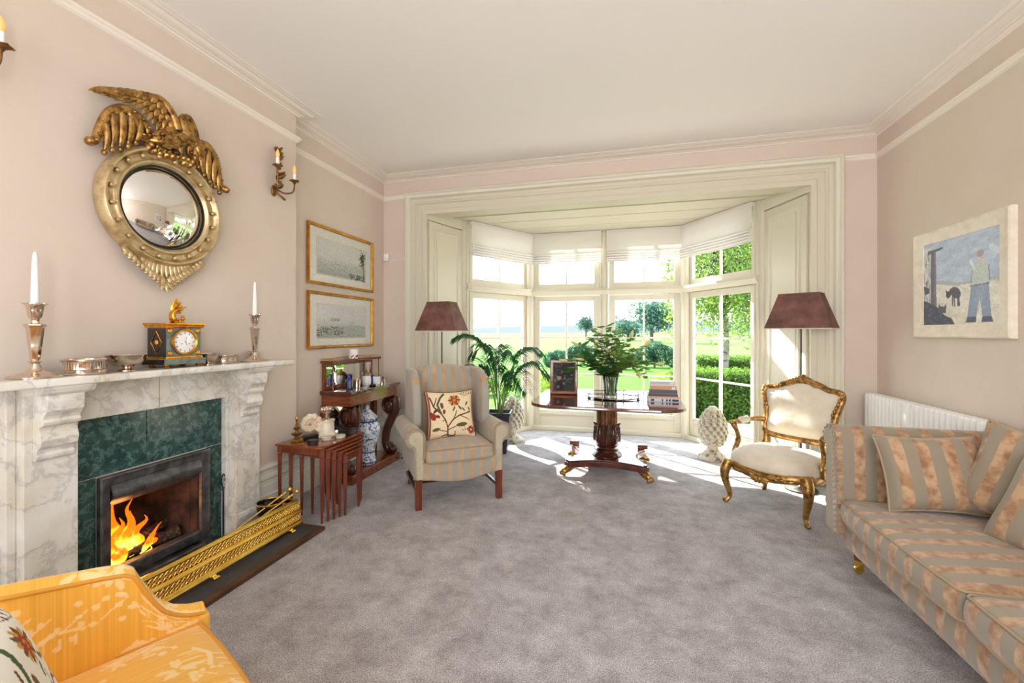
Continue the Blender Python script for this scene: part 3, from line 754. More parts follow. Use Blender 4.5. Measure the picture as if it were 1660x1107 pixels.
b = MB(); b.tube(spline([(0, 0, .34), (.004, -.012, .37), (.004, -.014, .41), (0, 0, .435), (.004, .013, .415), (.004, .008, .39)], 4), .004, 6); b.tube([(0, -.014, .335), (0, .014, .345)], .004, 6); b.build('hook', M_black, pk)
# ================================================================== on the mantel shelf (top at 1.206)
ZM = 1.207
def candlestick(y, label, clabel, x=-2.47):
    t = thing('candlestick', label, 'candlestick', (x, y, ZM), 0, 'silver candlesticks on the mantel')
    b = MB(); b.lathe([(.086, 0), (.087, .006), (.080, .012), (.060, .015), (.052, .021), (.030, .027), (.019, .044), (.014, .062)], 28); b.build('foot', M_silver, t, smooth=50)
    b = MB(); b.lathe([(.013, .062), (.021, .068), (.012, .076), (.015, .082), (.0205, .14), (.027, .215), (.034, .226), (.032, .232), (.014, .236), (.011, .248), (.014, .254)], 12,
                      rib=lambda a, i: 1 + .05 * math.cos(6 * a)); b.build('stem', M_silver, t, smooth=40)
    b = MB(); b.lathe([(.012, .252), (.022, .262), (.026, .292), (.030, .312), (.041, .319), (.041, .323), (.016, .323), (.016, .30)], 24, cap=False); b.build('nozzle', M_silver, t, smooth=50)
    c = thing('candle', clabel, 'candle', (x, y, ZM + .300), 0, 'tapered candles on the mantel')
    b = MB(); b.lathe([(.0145, 0), (.0145, .03), (.012, .14), (.009, .225), (.006, .243), (.0, .246)], 16); b.build('wax', M_wax, c, smooth=60)
    b = MB(); b.tube([(0, 0, .243), (.001, 0, .252)], .001, 5); b.build('wick', M_plast, c)
candlestick(1.29, 'silver candlestick at the near end of the mantel', 'white taper candle at the near end of the mantel')
candlestick(2.44, 'silver candlestick at the far end of the mantel', 'white taper candle at the far end of the mantel')
def coaster(y, x, r, h, label):
    t = thing('wine_coaster', label, 'coaster', (x, y, ZM), 0, 'silver coasters on the mantel')
    b = MB(); b.lathe([(r * .93, 0), (r * .95, .004), (r * .90, h * .12), (r * .92, h * .30), (r * .88, h * .34), (r * .88, h * .80), (r * .93, h * .88), (r, h * .96), (r * .99, h), (r * .88, h * .97), (r * .86, h * .1), (0, h * .08)], 36, rib=None)
    b.build('bowl', M_silver, t, smooth=40)
    b = MB()
    for i in range(40):
        a = 2 * PI * i / 40; b.tube([(r * .90 * math.cos(a), r * .90 * math.sin(a), h * .36), (r * .90 * math.cos(a), r * .90 * math.sin(a), h * .78)], r * .012, 4)
    b.build('pierced_gallery', mat('aged_silver', rgb(120, 104, 94), .35, .9), t)
coaster(1.469, -2.47, .088, .072, 'large silver gallery coaster beside the near candlestick')
coaster(2.212, -2.475, .054, .052, 'small silver coaster next to the little bowl')
coaster(2.305, -2.53, .048, .052, 'small silver coaster nearest the far candlestick')
def bowl(y, x, r, h, label):
    t = thing('bowl', label, 'bowl', (x, y, ZM), 0, 'silver bowls on the mantel')
    b = MB(); b.lathe([(r * .48, 0), (r * .48, .004), (r * .22, h * .16), (r * .20, h * .24), (r * .55, h * .34), (r * .82, h * .58), (r * .92, h * .90), (r, h), (r * .96, h), (r * .86, h * .86), (r * .5, h * .4), (0, h * .34)], 32, rib=lambda a, i: 1 + (.035 * abs(math.sin(8 * a)) if 3 < i < 7 else 0))
    b.build('bowl_body', M_silver, t, smooth=40)
bowl(1.645, -2.47, .085, .082, 'larger lobed silver bowl left of the gilt clock')
bowl(2.09, -2.465, .062, .068, 'smaller silver bowl right of the gilt clock')
t = thing('cup', 'small silver cup tucked behind the far candlestick', 'cup', (-2.562, 2.515, ZM))
b = MB(); b.lathe([(.024, 0), (.024, .06), (.027, .066), (.025, .066), (.022, .01), (0, .01)], 16); b.build('cup_body', M_silver, t, smooth=50)
b = MB(); b.tube(spline([(0, -.024, .055), (0, -.042, .05), (0, -.044, .03), (0, -.024, .014)], 4), .003, 6); b.build('handle', M_silver, t, smooth=60)
# ---- clock
ck = thing('mantel_clock', 'dark green marble mantel clock with gilt mounts and winged gilt figure on top', 'clock', (-2.487, 1.905, ZM))
hw, hd = .098, .068
M_gr = mat('grey_green_clock_marble', rgb(112, 126, 118), .22, c2=rgb(82, 98, 92), nscale=24, coat=.3)
M_dk = mat('near_black_clock_marble', rgb(34, 28, 26), .2, coat=.3)
b = MB(); b.box(-hd - .016, hd + .016, -hw - .02, hw + .02, .018, .050); b.build('base', M_gr, ck, bevel=.002)
b = MB(); b.box(-hd, hd, -hw, hw, .062, .222); b.build('case', M_gr, ck, bevel=.0015)
b = MB(); b.box(-hd + .002, hd - .002, -hw - .003, -hw, .064, .220); b.build('side_panel', M_dk, ck)
b = MB(); b.box(-hd - .012, hd + .012, -hw - .022, -hw - .0195, .020, .048); b.build('base_side_panel', M_dk, ck)
b = MB(); b.box(-hd - .006, hd + .006, -hw - .008, hw + .008, .050, .062)
for i in range(26):
    y = -hw + i * (2 * hw) / 25; b.ell((hd + .007, y, .056), (.004, .0035, .005), 6, 4)
b.build('gilt_band', M_gold, ck)
b = MB(); b.sweep([(-hd, -hw, .222), (hd, -hw, .222), (hd, hw, .222), (-hd, hw, .222)], (0, 0, 1), [(0, 0), (-.004, 0), (-.012, .008), (-.010, .014), (-.016, .020), (-.016, .026), (.02, .026), (.02, 0)], closed=True)
b.box(-hd, hd, -hw, hw, .232, .247); b.build('cornice', M_gold, ck)
for (x, y) in ((-.055, -.085), (-.055, .085), (.062, -.092), (.062, .092)):
    b = MB(); b.lathe([(.010, 0), (.017, .003), (.018, .008), (.012, .013), (.015, .018)], 14, (x, y, 0)); b.build('foot', M_gold, ck, smooth=60)
b = MB(); b.lathe([(.070, hd), (.076, hd + .004), (.074, hd + .012), (.066, hd + .014), (.062, hd + .008), (.060, hd + .003)], 40, (0, 0, .143), 'x', cap=False); b.build('bezel', M_gold, ck, smooth=60)
dial = Canvas(96, 96, (240, 240, 238))
for h in range(12):
    a = 2 * PI * h / 12; dial.stroke([(.5 + .37 * math.sin(a), .5 + .37 * math.cos(a)), (.5 + .45 * math.sin(a), .5 + .45 * math.cos(a))], .022, (60, 62, 84))
for (u, v) in ((.33, .42), (.67, .42)): dial.ell(u, v, .028, .028, (70, 66, 66))
dial.stroke([(.5, .5), (.56, .74)], .016, (30, 30, 34)); dial.stroke([(.5, .5), (.58, .36)], .02, (30, 30, 34)); dial.ell(.5, .5, .03, .03, (40, 40, 44))
b = MB(); b.grid(lambda u, v: (hd + .004 + .006 * (1 - u * u), .062 * u * math.cos(2 * PI * v), .143 + .062 * u * math.sin(2 * PI * v)), 40, 72, cv=True,
                 colfn=lambda u, v: dial.at(.5 + .5 * u * math.cos(2 * PI * v), .5 + .5 * u * math.sin(2 * PI * v)))
b.build('dial', mat('enamel_dial', (1, 1, 1, 1), .2, attr='Col', coat=.4), ck, smooth=60)
for (y, z) in ((-.08, .206), (.08, .206), (-.08, .080), (.08, .080)):
    b = MB(); b.lathe([(.0135, hd), (.0135, hd + .003), (.009, hd + .006), (.004, hd + .005), (.0, hd + .009)], 16, (0, y, z), 'x', rib=lambda a, i: 1 + .08 * math.cos(8 * a)); b.build('rosette', M_gold, ck, smooth=60)
b = MB(); dm = [(0, -.060), (.040, 0), (0, .060), (-.040, 0)]
b.tube([(p[0], -hw - .004, .142 + p[1]) for p in dm], .003, 5, closed=True)
for k in range(8):
    a = k * PI / 4; b.ell((.009 * math.cos(a), -hw - .004, .142 + .009 * math.sin(a)), (.005, .004, .005), 6, 4)
b.ell((0, -hw - .006, .142), (.006, .005, .006), 8, 5); b.build('diamond_mount', M_gold, ck, smooth=60)
# kneeling winged figure, one continuous skin
def skin(name, joints, edges, m, parent, sub=2):
    me = bpy.data.meshes.new(name); me.from_pydata([j[0] for j in joints], edges, []); me.materials.append(m)
    o = bpy.data.objects.new(name, me); COL.objects.link(o); o.parent = parent
    sk_ = o.modifiers.new('skin', 'SKIN'); sk_.use_smooth_shade = True
    if not me.skin_vertices: me.attributes.new('skin', 'FLOAT', 'POINT')
    for v, j in zip(me.skin_vertices[0].data, joints): v.radius = (j[1], j[1] * (j[2] if len(j) > 2 else 1))
    me.skin_vertices[0].data[0].use_root = True
    q = o.modifiers.new('smooth', 'SUBSURF'); q.levels = sub; q.render_levels = sub
    return o
Z0 = .247
J = [((0, -.020, Z0 + .034), .015), ((0, -.016, Z0 + .056), .0155), ((0, -.008, Z0 + .074), .013), ((0, -.003, Z0 + .084), .006), ((0, .004, Z0 + .098), .0150),
     ((.010, -.012, Z0 + .024), .011), ((.014, .020, Z0 + .020), .009), ((.014, .012, Z0 + .006), .007), ((.014, -.012, Z0 + .006), .005),
     ((-.010, -.014, Z0 + .020), .011), ((-.014, .010, Z0 + .008), .008), ((-.014, -.024, Z0 + .006), .006),
     ((.015, -.004, Z0 + .076), .0065), ((.020, .018, Z0 + .082), .0052), ((.014, .040, Z0 + .094), .0045), ((.010, .058, Z0 + .096), .004),
     ((-.015, -.004, Z0 + .076), .0065), ((-.020, .012, Z0 + .066), .0052), ((-.012, .030, Z0 + .062), .0042), ((0, .006, Z0 + .108), .0165), ((0, .007, Z0 + .120), .009)]
E = [(0, 1), (1, 2), (2, 3), (3, 4), (0, 5), (5, 6), (6, 7), (7, 8), (0, 9), (9, 10), (10, 11), (2, 12), (12, 13), (13, 14), (14, 15), (2, 16), (16, 17), (17, 18), (4, 19), (19, 20)]
try: fig = skin('winged_figure', J, E, M_gold, ck)
except Exception as ex: print('skin', ex)
for s in (-1, 1):
    b = MB()
    for k in range(5):
        a = 2.0 + k * .36; ln = .068 - .005 * k
        R = Matrix.Rotation(s * .5, 3, 'Z') @ Matrix.Rotation(-(a - PI / 2), 3, 'X')
        base = Vector((s * .012, -.016, Z0 + .078)); dirv = R @ Vector((0, 0, 1))
        b.ell(base + dirv * ln * .55, (.004, .010, ln * .55), 8, 6, R)
    b.build('wing', M_gold, ck, smooth=60)
b = MB(); b.lathe([(.012, 0), (.012, .004), (.005, .008), (.005, .020), (.014, .026), (.014, .032), (.008, .036), (.010, .044), (.0, .050)], 14, (.0, .045, Z0)); b.build('urn_mount', M_gold, ck, smooth=60)

# ================================================================== convex mirror (local x out of the wall, y along it)
mr = thing('convex_mirror', 'round gilt convex mirror with carved eagle crest over the fireplace', 'mirror', (XB + .002, 1.895, 2.115))
RO = .330
b = MB(); b.lathe([(RO - .05, 0), (RO - .02, .0), (RO, .02), (RO + .004, .05), (RO - .003, .075), (RO - .012, .088), (RO - .022, .087), (RO - .027, .074), (RO - .036, .060), (RO - .060, .058), (RO - .068, .064), (RO - .073, .074), (RO - .082, .074), (RO - .088, .062), (RO - .098, .056), (RO - .098, .0)], 72, axis='x', cap=False)
b.build('frame_ring', M_gilt2, mr, smooth=50)
b = MB(); b.lathe([(RO - .094, .05), (RO - .097, .060), (RO - .102, .058), (RO - .104, .045)], 72, axis='x', cap=False); b.build('ebonised_slip', M_black, mr, smooth=50)
Rg = RO - .098; b = MB()
b.lathe([(Rg * math.sin(k / 16 * PI / 2) if k < 16 else Rg, .035 + .066 * (math.sqrt(max(0, 1.45 - (math.sin(k / 16 * PI / 2)) ** 2)) - math.sqrt(.45)) / (math.sqrt(1.45) - math.sqrt(.45))) for k in range(17)], 72, axis='x', cap=False)
b.build('mirror_glass', M_mirror, mr, smooth=80)
bl = MB(); bl.ell((0, 0, 0), (.0135, .0135, .0135), 12, 8); b0 = None
for k in range(20):
    a = 2 * PI * (k + .5) / 20
    if b0 is None: b0 = bl.build('ball', M_gilt2, mr, smooth=80); o = b0
    else: o = b0.copy(); COL.objects.link(o)
    o.location = (.068, (RO - .047) * math.cos(a), (RO - .047) * math.sin(a))
def leafblade(b, p0, p1, w, th, bend=0.0, curl=0.0, n=8, up=(1, 0, 0)):
    """a carved tapering leaf from p0 to p1, bulging along up"""
    p0 = Vector(p0); p1 = Vector(p1); d = p1 - p0; up = Vector(up).normalized(); side = d.cross(up).normalized()
    pts = [p0 + d * (k / n) + side * bend * math.sin(PI * k / n) + up * (curl * (k / n) ** 2) for k in range(n + 1)]
    rad = [w * max(.08, math.sin(PI * (.12 + .86 * k / n)) ** .8) for k in range(n + 1)]
    b.tube(pts, rad, 8, flat=th / w, up=side)
def Wp(y, z, x=.05): return Vector((x, y, z))
# eagle: body and head, two spread wings of layered feathers
b = MB()
b.tube(spline([Wp(-.10, .345, .06), Wp(-.05, .365, .085), Wp(.01, .405, .10), Wp(.06, .445, .105)], 5), [.016, .022, .028, .033, .037, .040, .042, .044, .045, .045, .044, .042, .039, .035, .031, .026], 12)
b.tube(spline([Wp(.045, .440, .115), Wp(.075, .440, .135), Wp(.105, .415, .14)], 4), [.028, .031, .032, .031, .028, .022, .016, .010, .004], 10)
rr_ = random.Random(3)
for k in range(64):
    t = rr_.random(); c = Vector((.090 + .02 * t, lerp(-.07, .055, t), lerp(.355, .435, t))); ph = rr_.uniform(-1.2, 1.2)
    q = c + Vector((.034 * math.cos(ph), .04 * math.sin(ph) * -.6, .04 * math.sin(ph)))
    leafblade(b, q, q + Vector((.006, -.032, -.020)), .012, .007, n=4)
b.build('eagle_body', M_gilt, mr, smooth=60)
def wing(edge, trail, nf, ln, w):
    b = MB(); E_ = spline([Wp(*p) for p in edge], 10); m = len(E_) - 1
    for layer in range(3):
        n = nf - layer * 2
        for k in range(n):
            f = (k + .6) / n; p = E_[int(f * m)] + Vector((.014 * layer, 0, 0))
            d0 = Vector((0,) + trail[0]).normalized(); d1 = Vector((0,) + trail[1]).normalized(); d = d0.lerp(d1, f).normalized()
            leafblade(b, p, p + d * ln * (1 - .28 * layer) * (.75 + .45 * f), w, w * .55, bend=.008, n=6)
    b.tube([p + Vector((.03, 0, 0)) for p in E_], [.026 - .018 * k / m for k in range(m + 1)], 8)
    b.build('eagle_wing', M_gilt, mr, smooth=60)
wing(((.02, .45, .09), (-.01, .53, .085), (-.07, .585, .08), (-.15, .565, .07), (-.215, .535, .06)), ((-.35, -1.0), (-1.0, -.35)), 15, .150, .021)
wing(((.055, .45, .10), (.045, .525, .09), (.085, .555, .085), (.13, .51, .08), (.165, .43, .07)), ((.02, -1.0), (.42, -1.0)), 15, .165, .019)
b = MB()
for k in range(8): leafblade(b, Wp(-.06, .35 + .006 * k, .07), Wp(-.165 + .004 * k, .345 + .013 * k, .06), .015, .010, n=5)
b.build('eagle_tail', M_gilt, mr, smooth=60)
b = MB()
for k in range(26): b.ell((.06 + .02 * rr_.random(), -.11 + .0105 * k, .318 + .016 * math.sin(k * 1.9) - .9 * (-.11 + .0105 * k - .02) ** 2), (.026, .017, .024), 8, 6)
b.build('rocky_perch', M_gilt, mr, smooth=60)
# scrolled acanthus plumes at both shoulders
for s in (-1, 1):
    b = MB()
    arch = spline([(.06, s * .165, .375), (.075, s * .125, .355), (.08, s * .115, .395), (.08, s * .155, .44), (.075, s * .225, .455), (.07, s * .290, .405), (.06, s * .325, .315), (.06, s * .345, .245), (.07, s * .372, .225)], 6)
    n_ = len(arch); b.tube(arch, [interp([0, .15, .5, .85, 1], [.018, .014, .026, .018, .024], k / (n_ - 1)) for k in range(n_)], 9)
    for (y0, z0, y1, z1, w) in ((.155, .43, .175, .30, .020), (.20, .45, .212, .265, .022), (.245, .44, .248, .235, .022), (.285, .41, .285, .215, .020), (.315, .34, .318, .19, .016), (.225, .455, .150, .36, .018)):
        leafblade(b, (.085, s * y0, z0), (.075, s * y1, z1), w, .018, bend=.010 * s, n=7); b.ell((.08, s * y1, z1), (.016, .013, .016), 8, 6)
    for k in range(12): f = k / 11; p = arch[int(f * (n_ - 1))]; b.ell((p.x + .02, p.y, p.z), (.012, .012, .008), 7, 5)
    b.ell((.07, s * .372, .225), (.026, .022, .022), 10, 7); b.build('scroll_plume', M_gilt, mr, smooth=60)
# lower fluted fan, leafy border and pendant
b = MB()
for k in range(13):
    a = math.radians((k - 6) * 9.5); c0 = Vector((.05, .12 * math.sin(a) * 1.1, -.285 - .01 * math.cos(a))); e = Vector((.055, .165 * math.sin(a), -.275 - .125 * math.cos(a)))
    leafblade(b, c0, e, .0165, .018, curl=.01, n=7)
b.build('fluted_fan', M_gilt2, mr, smooth=60)
for s in (-1, 1):
    b = MB()
    for k in range(10):
        f = k / 9; p = Vector((.05, s * lerp(.02, .205, f), lerp(-.385, -.255, f ** 1.15))); q = p + Vector((.012, s * .006, -.052 + .012 * f))
        leafblade(b, p, q, .021, .014, curl=.012, n=5); b.ell(q, (.013, .013, .010), 8, 5)
    b.tube([(.05, s * lerp(.0, .22, k / 8), lerp(-.37, -.24, (k / 8) ** 1.15)) for k in range(9)], .018, 7)
    b.build('leaf_border', M_gilt2, mr, smooth=60)
b = MB()
for k in range(5):
    a = math.radians(270 + (k - 2) * 36); p = Vector((.05, 0, -.415))
    leafblade(b, p, p + Vector((.01, .060 * math.cos(a), .070 * math.sin(a))), .014, .014, curl=.01, n=6)
b.build('pendant', M_gilt2, mr, smooth=60)

# ================================================================== wall sconces
M_bronze = mat('brown_gilt_metal', rgb(112, 78, 46), .45, .8, c2=rgb(160, 118, 66), nscale=30)
M_bulb = mat('amber_bulb', rgb(232, 172, 104), .08, coat=1.0, emit=rgb(255, 176, 90), estr=.35)
def sconce(y, label):
    t = thing('wall_sconce', label, 'wall light', (XB + .002, y, 2.48), 0, 'leafy gilt wall sconces')
    b = MB(); b.ell((.008, -.01, .01), (.012, .026, .044), 14, 8); b.build('backplate', M_bronze, t, smooth=60)
    b = MB(); b.tube(spline([(.01, 0, 0), (.03, .005, .07), (.035, -.005, .16), (.03, .01, .25), (.03, 0, .32)], 5), .006, 6); b.tube(spline([(.02, 0, 0), (.05, .02, -.03), (.075, .028, -.055)], 4), [.006] * 4 + [.009] * 5, 6); b.build('stem', M_bronze, t, smooth=60)
    b = MB(); r2 = random.Random(int(y * 100))
    for k in range(26):
        z = .02 + .30 * k / 25; sd = 1 if k % 2 else -1
        p = Vector((.035, .005 * sd, z)); q = p + Vector((.012 + r2.uniform(0, .03), sd * r2.uniform(.010, .048), r2.uniform(-.03, .045)))
        leafblade(b, p, q, r2.uniform(.009, .017), .004, n=4)
    for k in range(5):
        a = -.9 + k * .45; leafblade(b, (.03, 0, .30), (.03, .045 * math.sin(a), .30 + .055 * math.cos(a)), .010, .004, n=4)
    b.build('leaves', M_bronze, t, smooth=60)
    for s, ey, ez, ex in ((1, .115, .115, .085), (-1, -.055, .175, .085)):
        b = MB(); b.tube(spline([(.02, 0, .03), (.05, .4 * ey, .005 + .02 * (s < 0)), (.08, ey * .9, .03), (ex, ey, ez - .02)], 6), .006, 6)
        arm = b.build('arm', M_bronze, t, smooth=60)
        b = MB(); b.lathe([(.006, -.022), (.014, -.006), (.034, .004), (.036, .007), (.014, .004)], 14, (ex, ey, ez), cap=False, rib=lambda a, i: 1 + (.18 * math.cos(5 * a) if i > 1 else 0)); b.build('drip_pan', M_bronze, arm, smooth=60)
        b = MB(); b.lathe([(.012, 0), (.012, .062), (.0, .063)], 14, (ex, ey, ez)); b.build('candle_sleeve', M_wax, arm, smooth=50)
        b = MB(); b.lathe([(.006, 0), (.012, .012), (.0145, .026), (.010, .046), (.004, .062), (.0, .068)], 14, (ex, ey, ez + .062)); b.build('bulb', M_bulb, arm, smooth=70)
sconce(2.745, 'gilt leafy two-arm wall sconce right of the convex mirror')
sconce(1.09, 'gilt leafy wall sconce cut off at the left edge of the view')

# ================================================================== engravings on the alcove wall
M_frame = mat('gold_picture_frame', rgb(214, 158, 62), .32, .75, c2=rgb(176, 116, 38), nscale=12)
def engraving(z0, z1, seed, label, tree):
    y0, y1 = 3.27, 4.30; yc = (y0 + y1) / 2
    t = thing('framed_engraving', label, 'picture', (XL, yc, z0), 0, 'framed engravings in the alcove')
    w, h = (y1 - y0) / 2, z1 - z0
    b = MB(); b.sweep([(.004, -w, 0), (.004, -w, h), (.004, w, h), (.004, w, 0)], (1, 0, 0), [(0, 0), (0, .026), (-.006, .030), (-.014, .024), (-.022, .022), (-.028, .014), (-.028, 0)], closed=True)
    b.build('frame', M_frame, t, smooth=30)
    nx, ny = 220, 120; c = Canvas(nx, ny, (246, 243, 234))
    u0, u1, v0, v1 = .115, .885, .17, .80
    c.poly([(u0 - .012, v0 - .022), (u1 + .012, v0 - .022), (u1 + .012, v1 + .022), (u0 - .012, v1 + .022)], (206, 190, 150)); c.poly([(u0 - .007, v0 - .014), (u1 + .007, v0 - .014), (u1 + .007, v1 + .014), (u0 - .007, v1 + .014)], (242, 238, 228))
    c.poly([(u0, v0), (u1, v0), (u1, v1), (u0, v1)], (232, 232, 228))
    r2 = np.random.default_rng(seed)
    for lv in range(5):
        base = v0 + (v1 - v0) * (.62 - .13 * lv); col = 224 - lv * 10
        xs = np.linspace(u0, u1, 40); ys = base + .035 * np.cumsum(r2.standard_normal(40)) / 3.2
        ys = np.clip(ys, v0 + .01, v1 - .05)
        c.poly([(u0, v0)] + list(zip(xs, ys)) + [(u1, v0)], (col, col + 3, col - 2), .75)
    for k in range(420):
        x, y = r2.uniform(u0, u1), v0 + (v1 - v0) * r2.uniform(.0, .42) ** 1.0; g = r2.uniform(120, 190); c.ell(x, y, r2.uniform(.003, .009), r2.uniform(.002, .004), (g, g + 6, g - 6), .7)
    for k in range(30): c.stroke([(r2.uniform(u0, u1 - .1), v0 + (v1 - v0) * (.7 + .29 * r2.random())), ] * 2, .01, (192, 196, 198), .5)
    if tree:
        for k in range(90): c.ell(r2.normal(.835, .022), r2.normal(.62, .07), .010, .008, (88, 98, 78), .8)
        c.stroke([(.862, v0), (.858, .45), (.84, .66)], .008, (70, 66, 56))
        for k in range(60): c.ell(r2.uniform(.60, u1), v0 + r2.uniform(0, .10), .010, .008, (92, 104, 88), .8)
    else:
        for k in range(120): c.ell(r2.uniform(u0, .5), v0 + r2.uniform(.04, .22), .008, .006, (96, 104, 94), .8)
        c.stroke([(u0, v0 + .2), (.3, v0 + .25), (.5, v0 + .22)], .008, (214, 214, 206))
        for k in range(12): c.poly([(.30 + .012 * k, .50), (.308 + .012 * k, .50), (.308 + .012 * k, .53 + .02 * (k % 3)), (.30 + .012 * k, .53 + .02 * (k % 3))], (150, 150, 148))
    c.grain(5, 60)
    b = MB(); b.grid(lambda u, v: (.010, lerp(-w + .022, w - .022, u), lerp(.022, h - .022, v)), nx, ny, colfn=c.at); b.build('print', M_paint, t, fixn=False)
    b = MB(); b.add([(.013, -w + .02, .02), (.013, w - .02, .02), (.013, w - .02, h - .02), (.013, -w + .02, h - .02)], [(0, 1, 2, 3)]); b.build('glazing', M_pglass, t, fixn=False)
engraving(1.853, 2.410, 11, 'upper gold-framed landscape engraving with a dark tree at its right edge', True)
engraving(1.256, 1.786, 23, 'lower gold-framed engraving of a town in a valley', False)
# small white sensor in the corner and the socket with its cable
t = thing('alarm_sensor', 'small white plastic sensor on the wall corner', 'sensor', (XL + .045, YB - .002, 2.29))
b = MB(); b.rbox(-.035, .035, -.032, 0, -.045, .045, .014, 3, 1); b.build('housing', M_plast, t, smooth=50)
b = MB(); b.rbox(-.018, .018, -.037, -.03, -.006, .026, .004, 2, 1); b.build('lens', M_white, t, smooth=50)
b = MB(); b.tube([(.035, -.004, -.03), (.30, -.004, -.035)], .003, 5); b.build('cable', M_plast, t)
t = thing('wall_socket', 'white double wall socket low on the wall behind the wing chair', 'socket', (-2.50, YB - .002, .42))
b = MB(); b.rbox(-.075, .075, -.012, 0, 0, .09, .005, 2, 1); b.build('faceplate', M_plast, t, smooth=50)
b = MB(); b.rbox(.015, .06, -.05, -.01, .02, .065, .008, 2, 1); b.build('plug', M_plast, t, smooth=50)
b = MB(); b.tube(spline([(.04, -.04, .02), (.06, -.05, -.12), (.10, -.06, -.30), (.16, -.10, -.405), (.10, -.22, -.412), (.22, -.20, -.412), (.34, -.28, -.412)], 6), .004, 6); b.build('cable', M_cable, t)
# ================================================================== console table in the alcove (local x out of the wall)
cs = thing('console_table', 'carved mahogany console table with mirrored back and scrolled legs', 'console table', (XL + .002, 3.885, 0))
hy = .425; dp = .345
b = MB(); b.rbox(.01, dp, -hy - .005, hy + .005, 0, .085, .006, 2, 1); b.build('plinth', M_wood, cs, smooth=40)
b = MB(); b.box(.012, dp - .03, -hy, hy, .72, .825); b.build('apron', M_wood, cs, bevel=.003)
b = MB(); b.rbox(.0, dp, -hy - .02, hy + .02, .832, .860, .008, 2, 1); b.box(.0, dp - .012, -hy - .01, hy + .01, .822, .834); b.build('table_top', M_table, cs, smooth=40)
b = MB(); b.box(.010, .022, -hy + .05, hy - .05, .10, .72); b.build('lower_mirror', M_mirror, cs)
for s in (-1, 1):
    b = MB(); b.box(.012, .05, s * hy - .028, s * hy + .028, .085, .72); b.build('back_post', M_wood, cs, bevel=.004)
    yy = s * (hy - .055)
    ctr = spline([(dp - .055, 0, .10), (dp - .115, 0, .13), (dp - .14, 0, .22), (dp - .115, 0, .36), (dp - .05, 0, .50), (dp - .015, 0, .60), (dp - .03, 0, .70)], 6)
    b = MB(); n = len(ctr)
    b.tube([(p.x, yy, p.z) for p in ctr], [.040 + .026 * (k / n) ** 2 for k in range(n)], 10, flat=.9)
    leg = b.build('scroll_leg', M_woodd, cs, smooth=60)
    b = MB()
    for sd in (-1, 1):      # carved volute on each flank
        for q in range(2):
            pts = [(dp - .085 + (.085 - .026 * th / 2.0) * math.cos(th + 1.2) * .9, yy + sd * (.050 + .008 * q), .605 + (.098 - .028 * th / 2.0) * math.sin(th + 1.2)) for th in np.linspace(0, 6.2, 26)]
        b.tube(pts, [.016 - .0003 * k for k in range(26)], 7)
        b.ell((dp - .085, yy + sd * .05, .605), (.022, .018, .022), 8, 6)
    b.ell((dp - .085, yy, .605), (.088, .056, .105), 16, 10)
    for k in range(7): leafblade(b, (dp - .005, yy + (k - 3) * .016, .69), (dp - .02, yy + (k - 3) * .017, .50), .011, .012, curl=0, n=6)
    b.build('volute', M_woodd, leg, smooth=60)
    b = MB(); b.ell((dp - .045, yy, .13), (.045, .045, .045), 12, 8)
    for k in range(4): leafblade(b, (dp - .10, yy + (k - 1.5) * .02, .20), (dp - .02, yy + (k - 1.5) * .022, .105), .016, .014, n=5)
    b.build('scroll_foot', M_woodd, leg, smooth=60)
# superstructure
b = MB(); b.box(.006, .018, -hy + .03, hy - .06, .875, 1.105); b.build('back_mirror', M_mirror, cs)
b = MB(); b.sweep([(.018, -hy + .01, .862), (.018, -hy + .01, 1.118), (.018, hy - .03, 1.118), (.018, hy - .03, .862)], (1, 0, 0), [(0, -.014), (0, .010), (-.035, .010), (-.035, -.014)], closed=True); b.build('mirror_frame', M_wood, cs, bevel=.003)
b = MB()
sh = [(0, -hy - .005), (.13, -hy - .005), (.13, -hy + .12)] + [(.13 - .035 * math.sin(PI * k / 10), lerp(-hy + .12, hy - .14, k / 10)) for k in range(11)] + [(.13, hy - .12), (.13, hy - .02), (0, hy - .02)]
b.prism(sh, 'z', 1.118, 1.140); b.build('upper_shelf', M_wood, cs, bevel=.003)
b = MB(); b.tube([(.015, -hy + .01, 1.155), (.12, -hy + .01, 1.155)], .004, 6); b.tube([(.012, -hy + .01, 1.16), (.012, hy - .05, 1.16)], .004, 6); b.tube([(.015, hy - .05, 1.155), (.12, hy - .05, 1.155)], .004, 6)
for (x, y) in ((.12, -hy + .01), (.012, -hy + .01), (.012, 0), (.012, hy - .05), (.12, hy - .05)): b.tube([(x, y, 1.138), (x, y, 1.158)], .003, 6)
b.build('gallery_rail', M_brass, cs)
for y in (-hy + .025, hy - .05):
    b = MB(); b.lathe([(.006, .86), (.009, .865), (.005, .875), (.005, 1.10), (.008, 1.112), (.008, 1.118)], 10, (.115, y, 0)); b.build('shelf_column', M_wood, cs, smooth=50)
CX = XL + .002; ZT = .862
def simple(name, label, cat, loc, prof, m, seg=20, group=None, part='body', rib=None, extra=None):
    t = thing(name, label, cat, loc, 0, group); b = MB(); b.lathe(prof, seg, rib=rib); b.build(part, m, t, smooth=45)
    if extra: extra(t)
    return t
M_cer = mat('white_ceramic', rgb(238, 236, 234), .2, coat=.3)
M_blue = mat('cobalt_glaze', rgb(26, 44, 140), .15, coat=.6)
def floral(t):
    b = MB()
    for k in range(9):
        a = -1.4 + .35 * k; b.ell((.042 * math.cos(a), .042 * math.sin(a), .018 + .014 * math.sin(k * 2.2)), (.006, .010, .012), 8, 5)
    b.build('floral_print', mat('plum_print', rgb(128, 40, 60), .5), t, smooth=60)
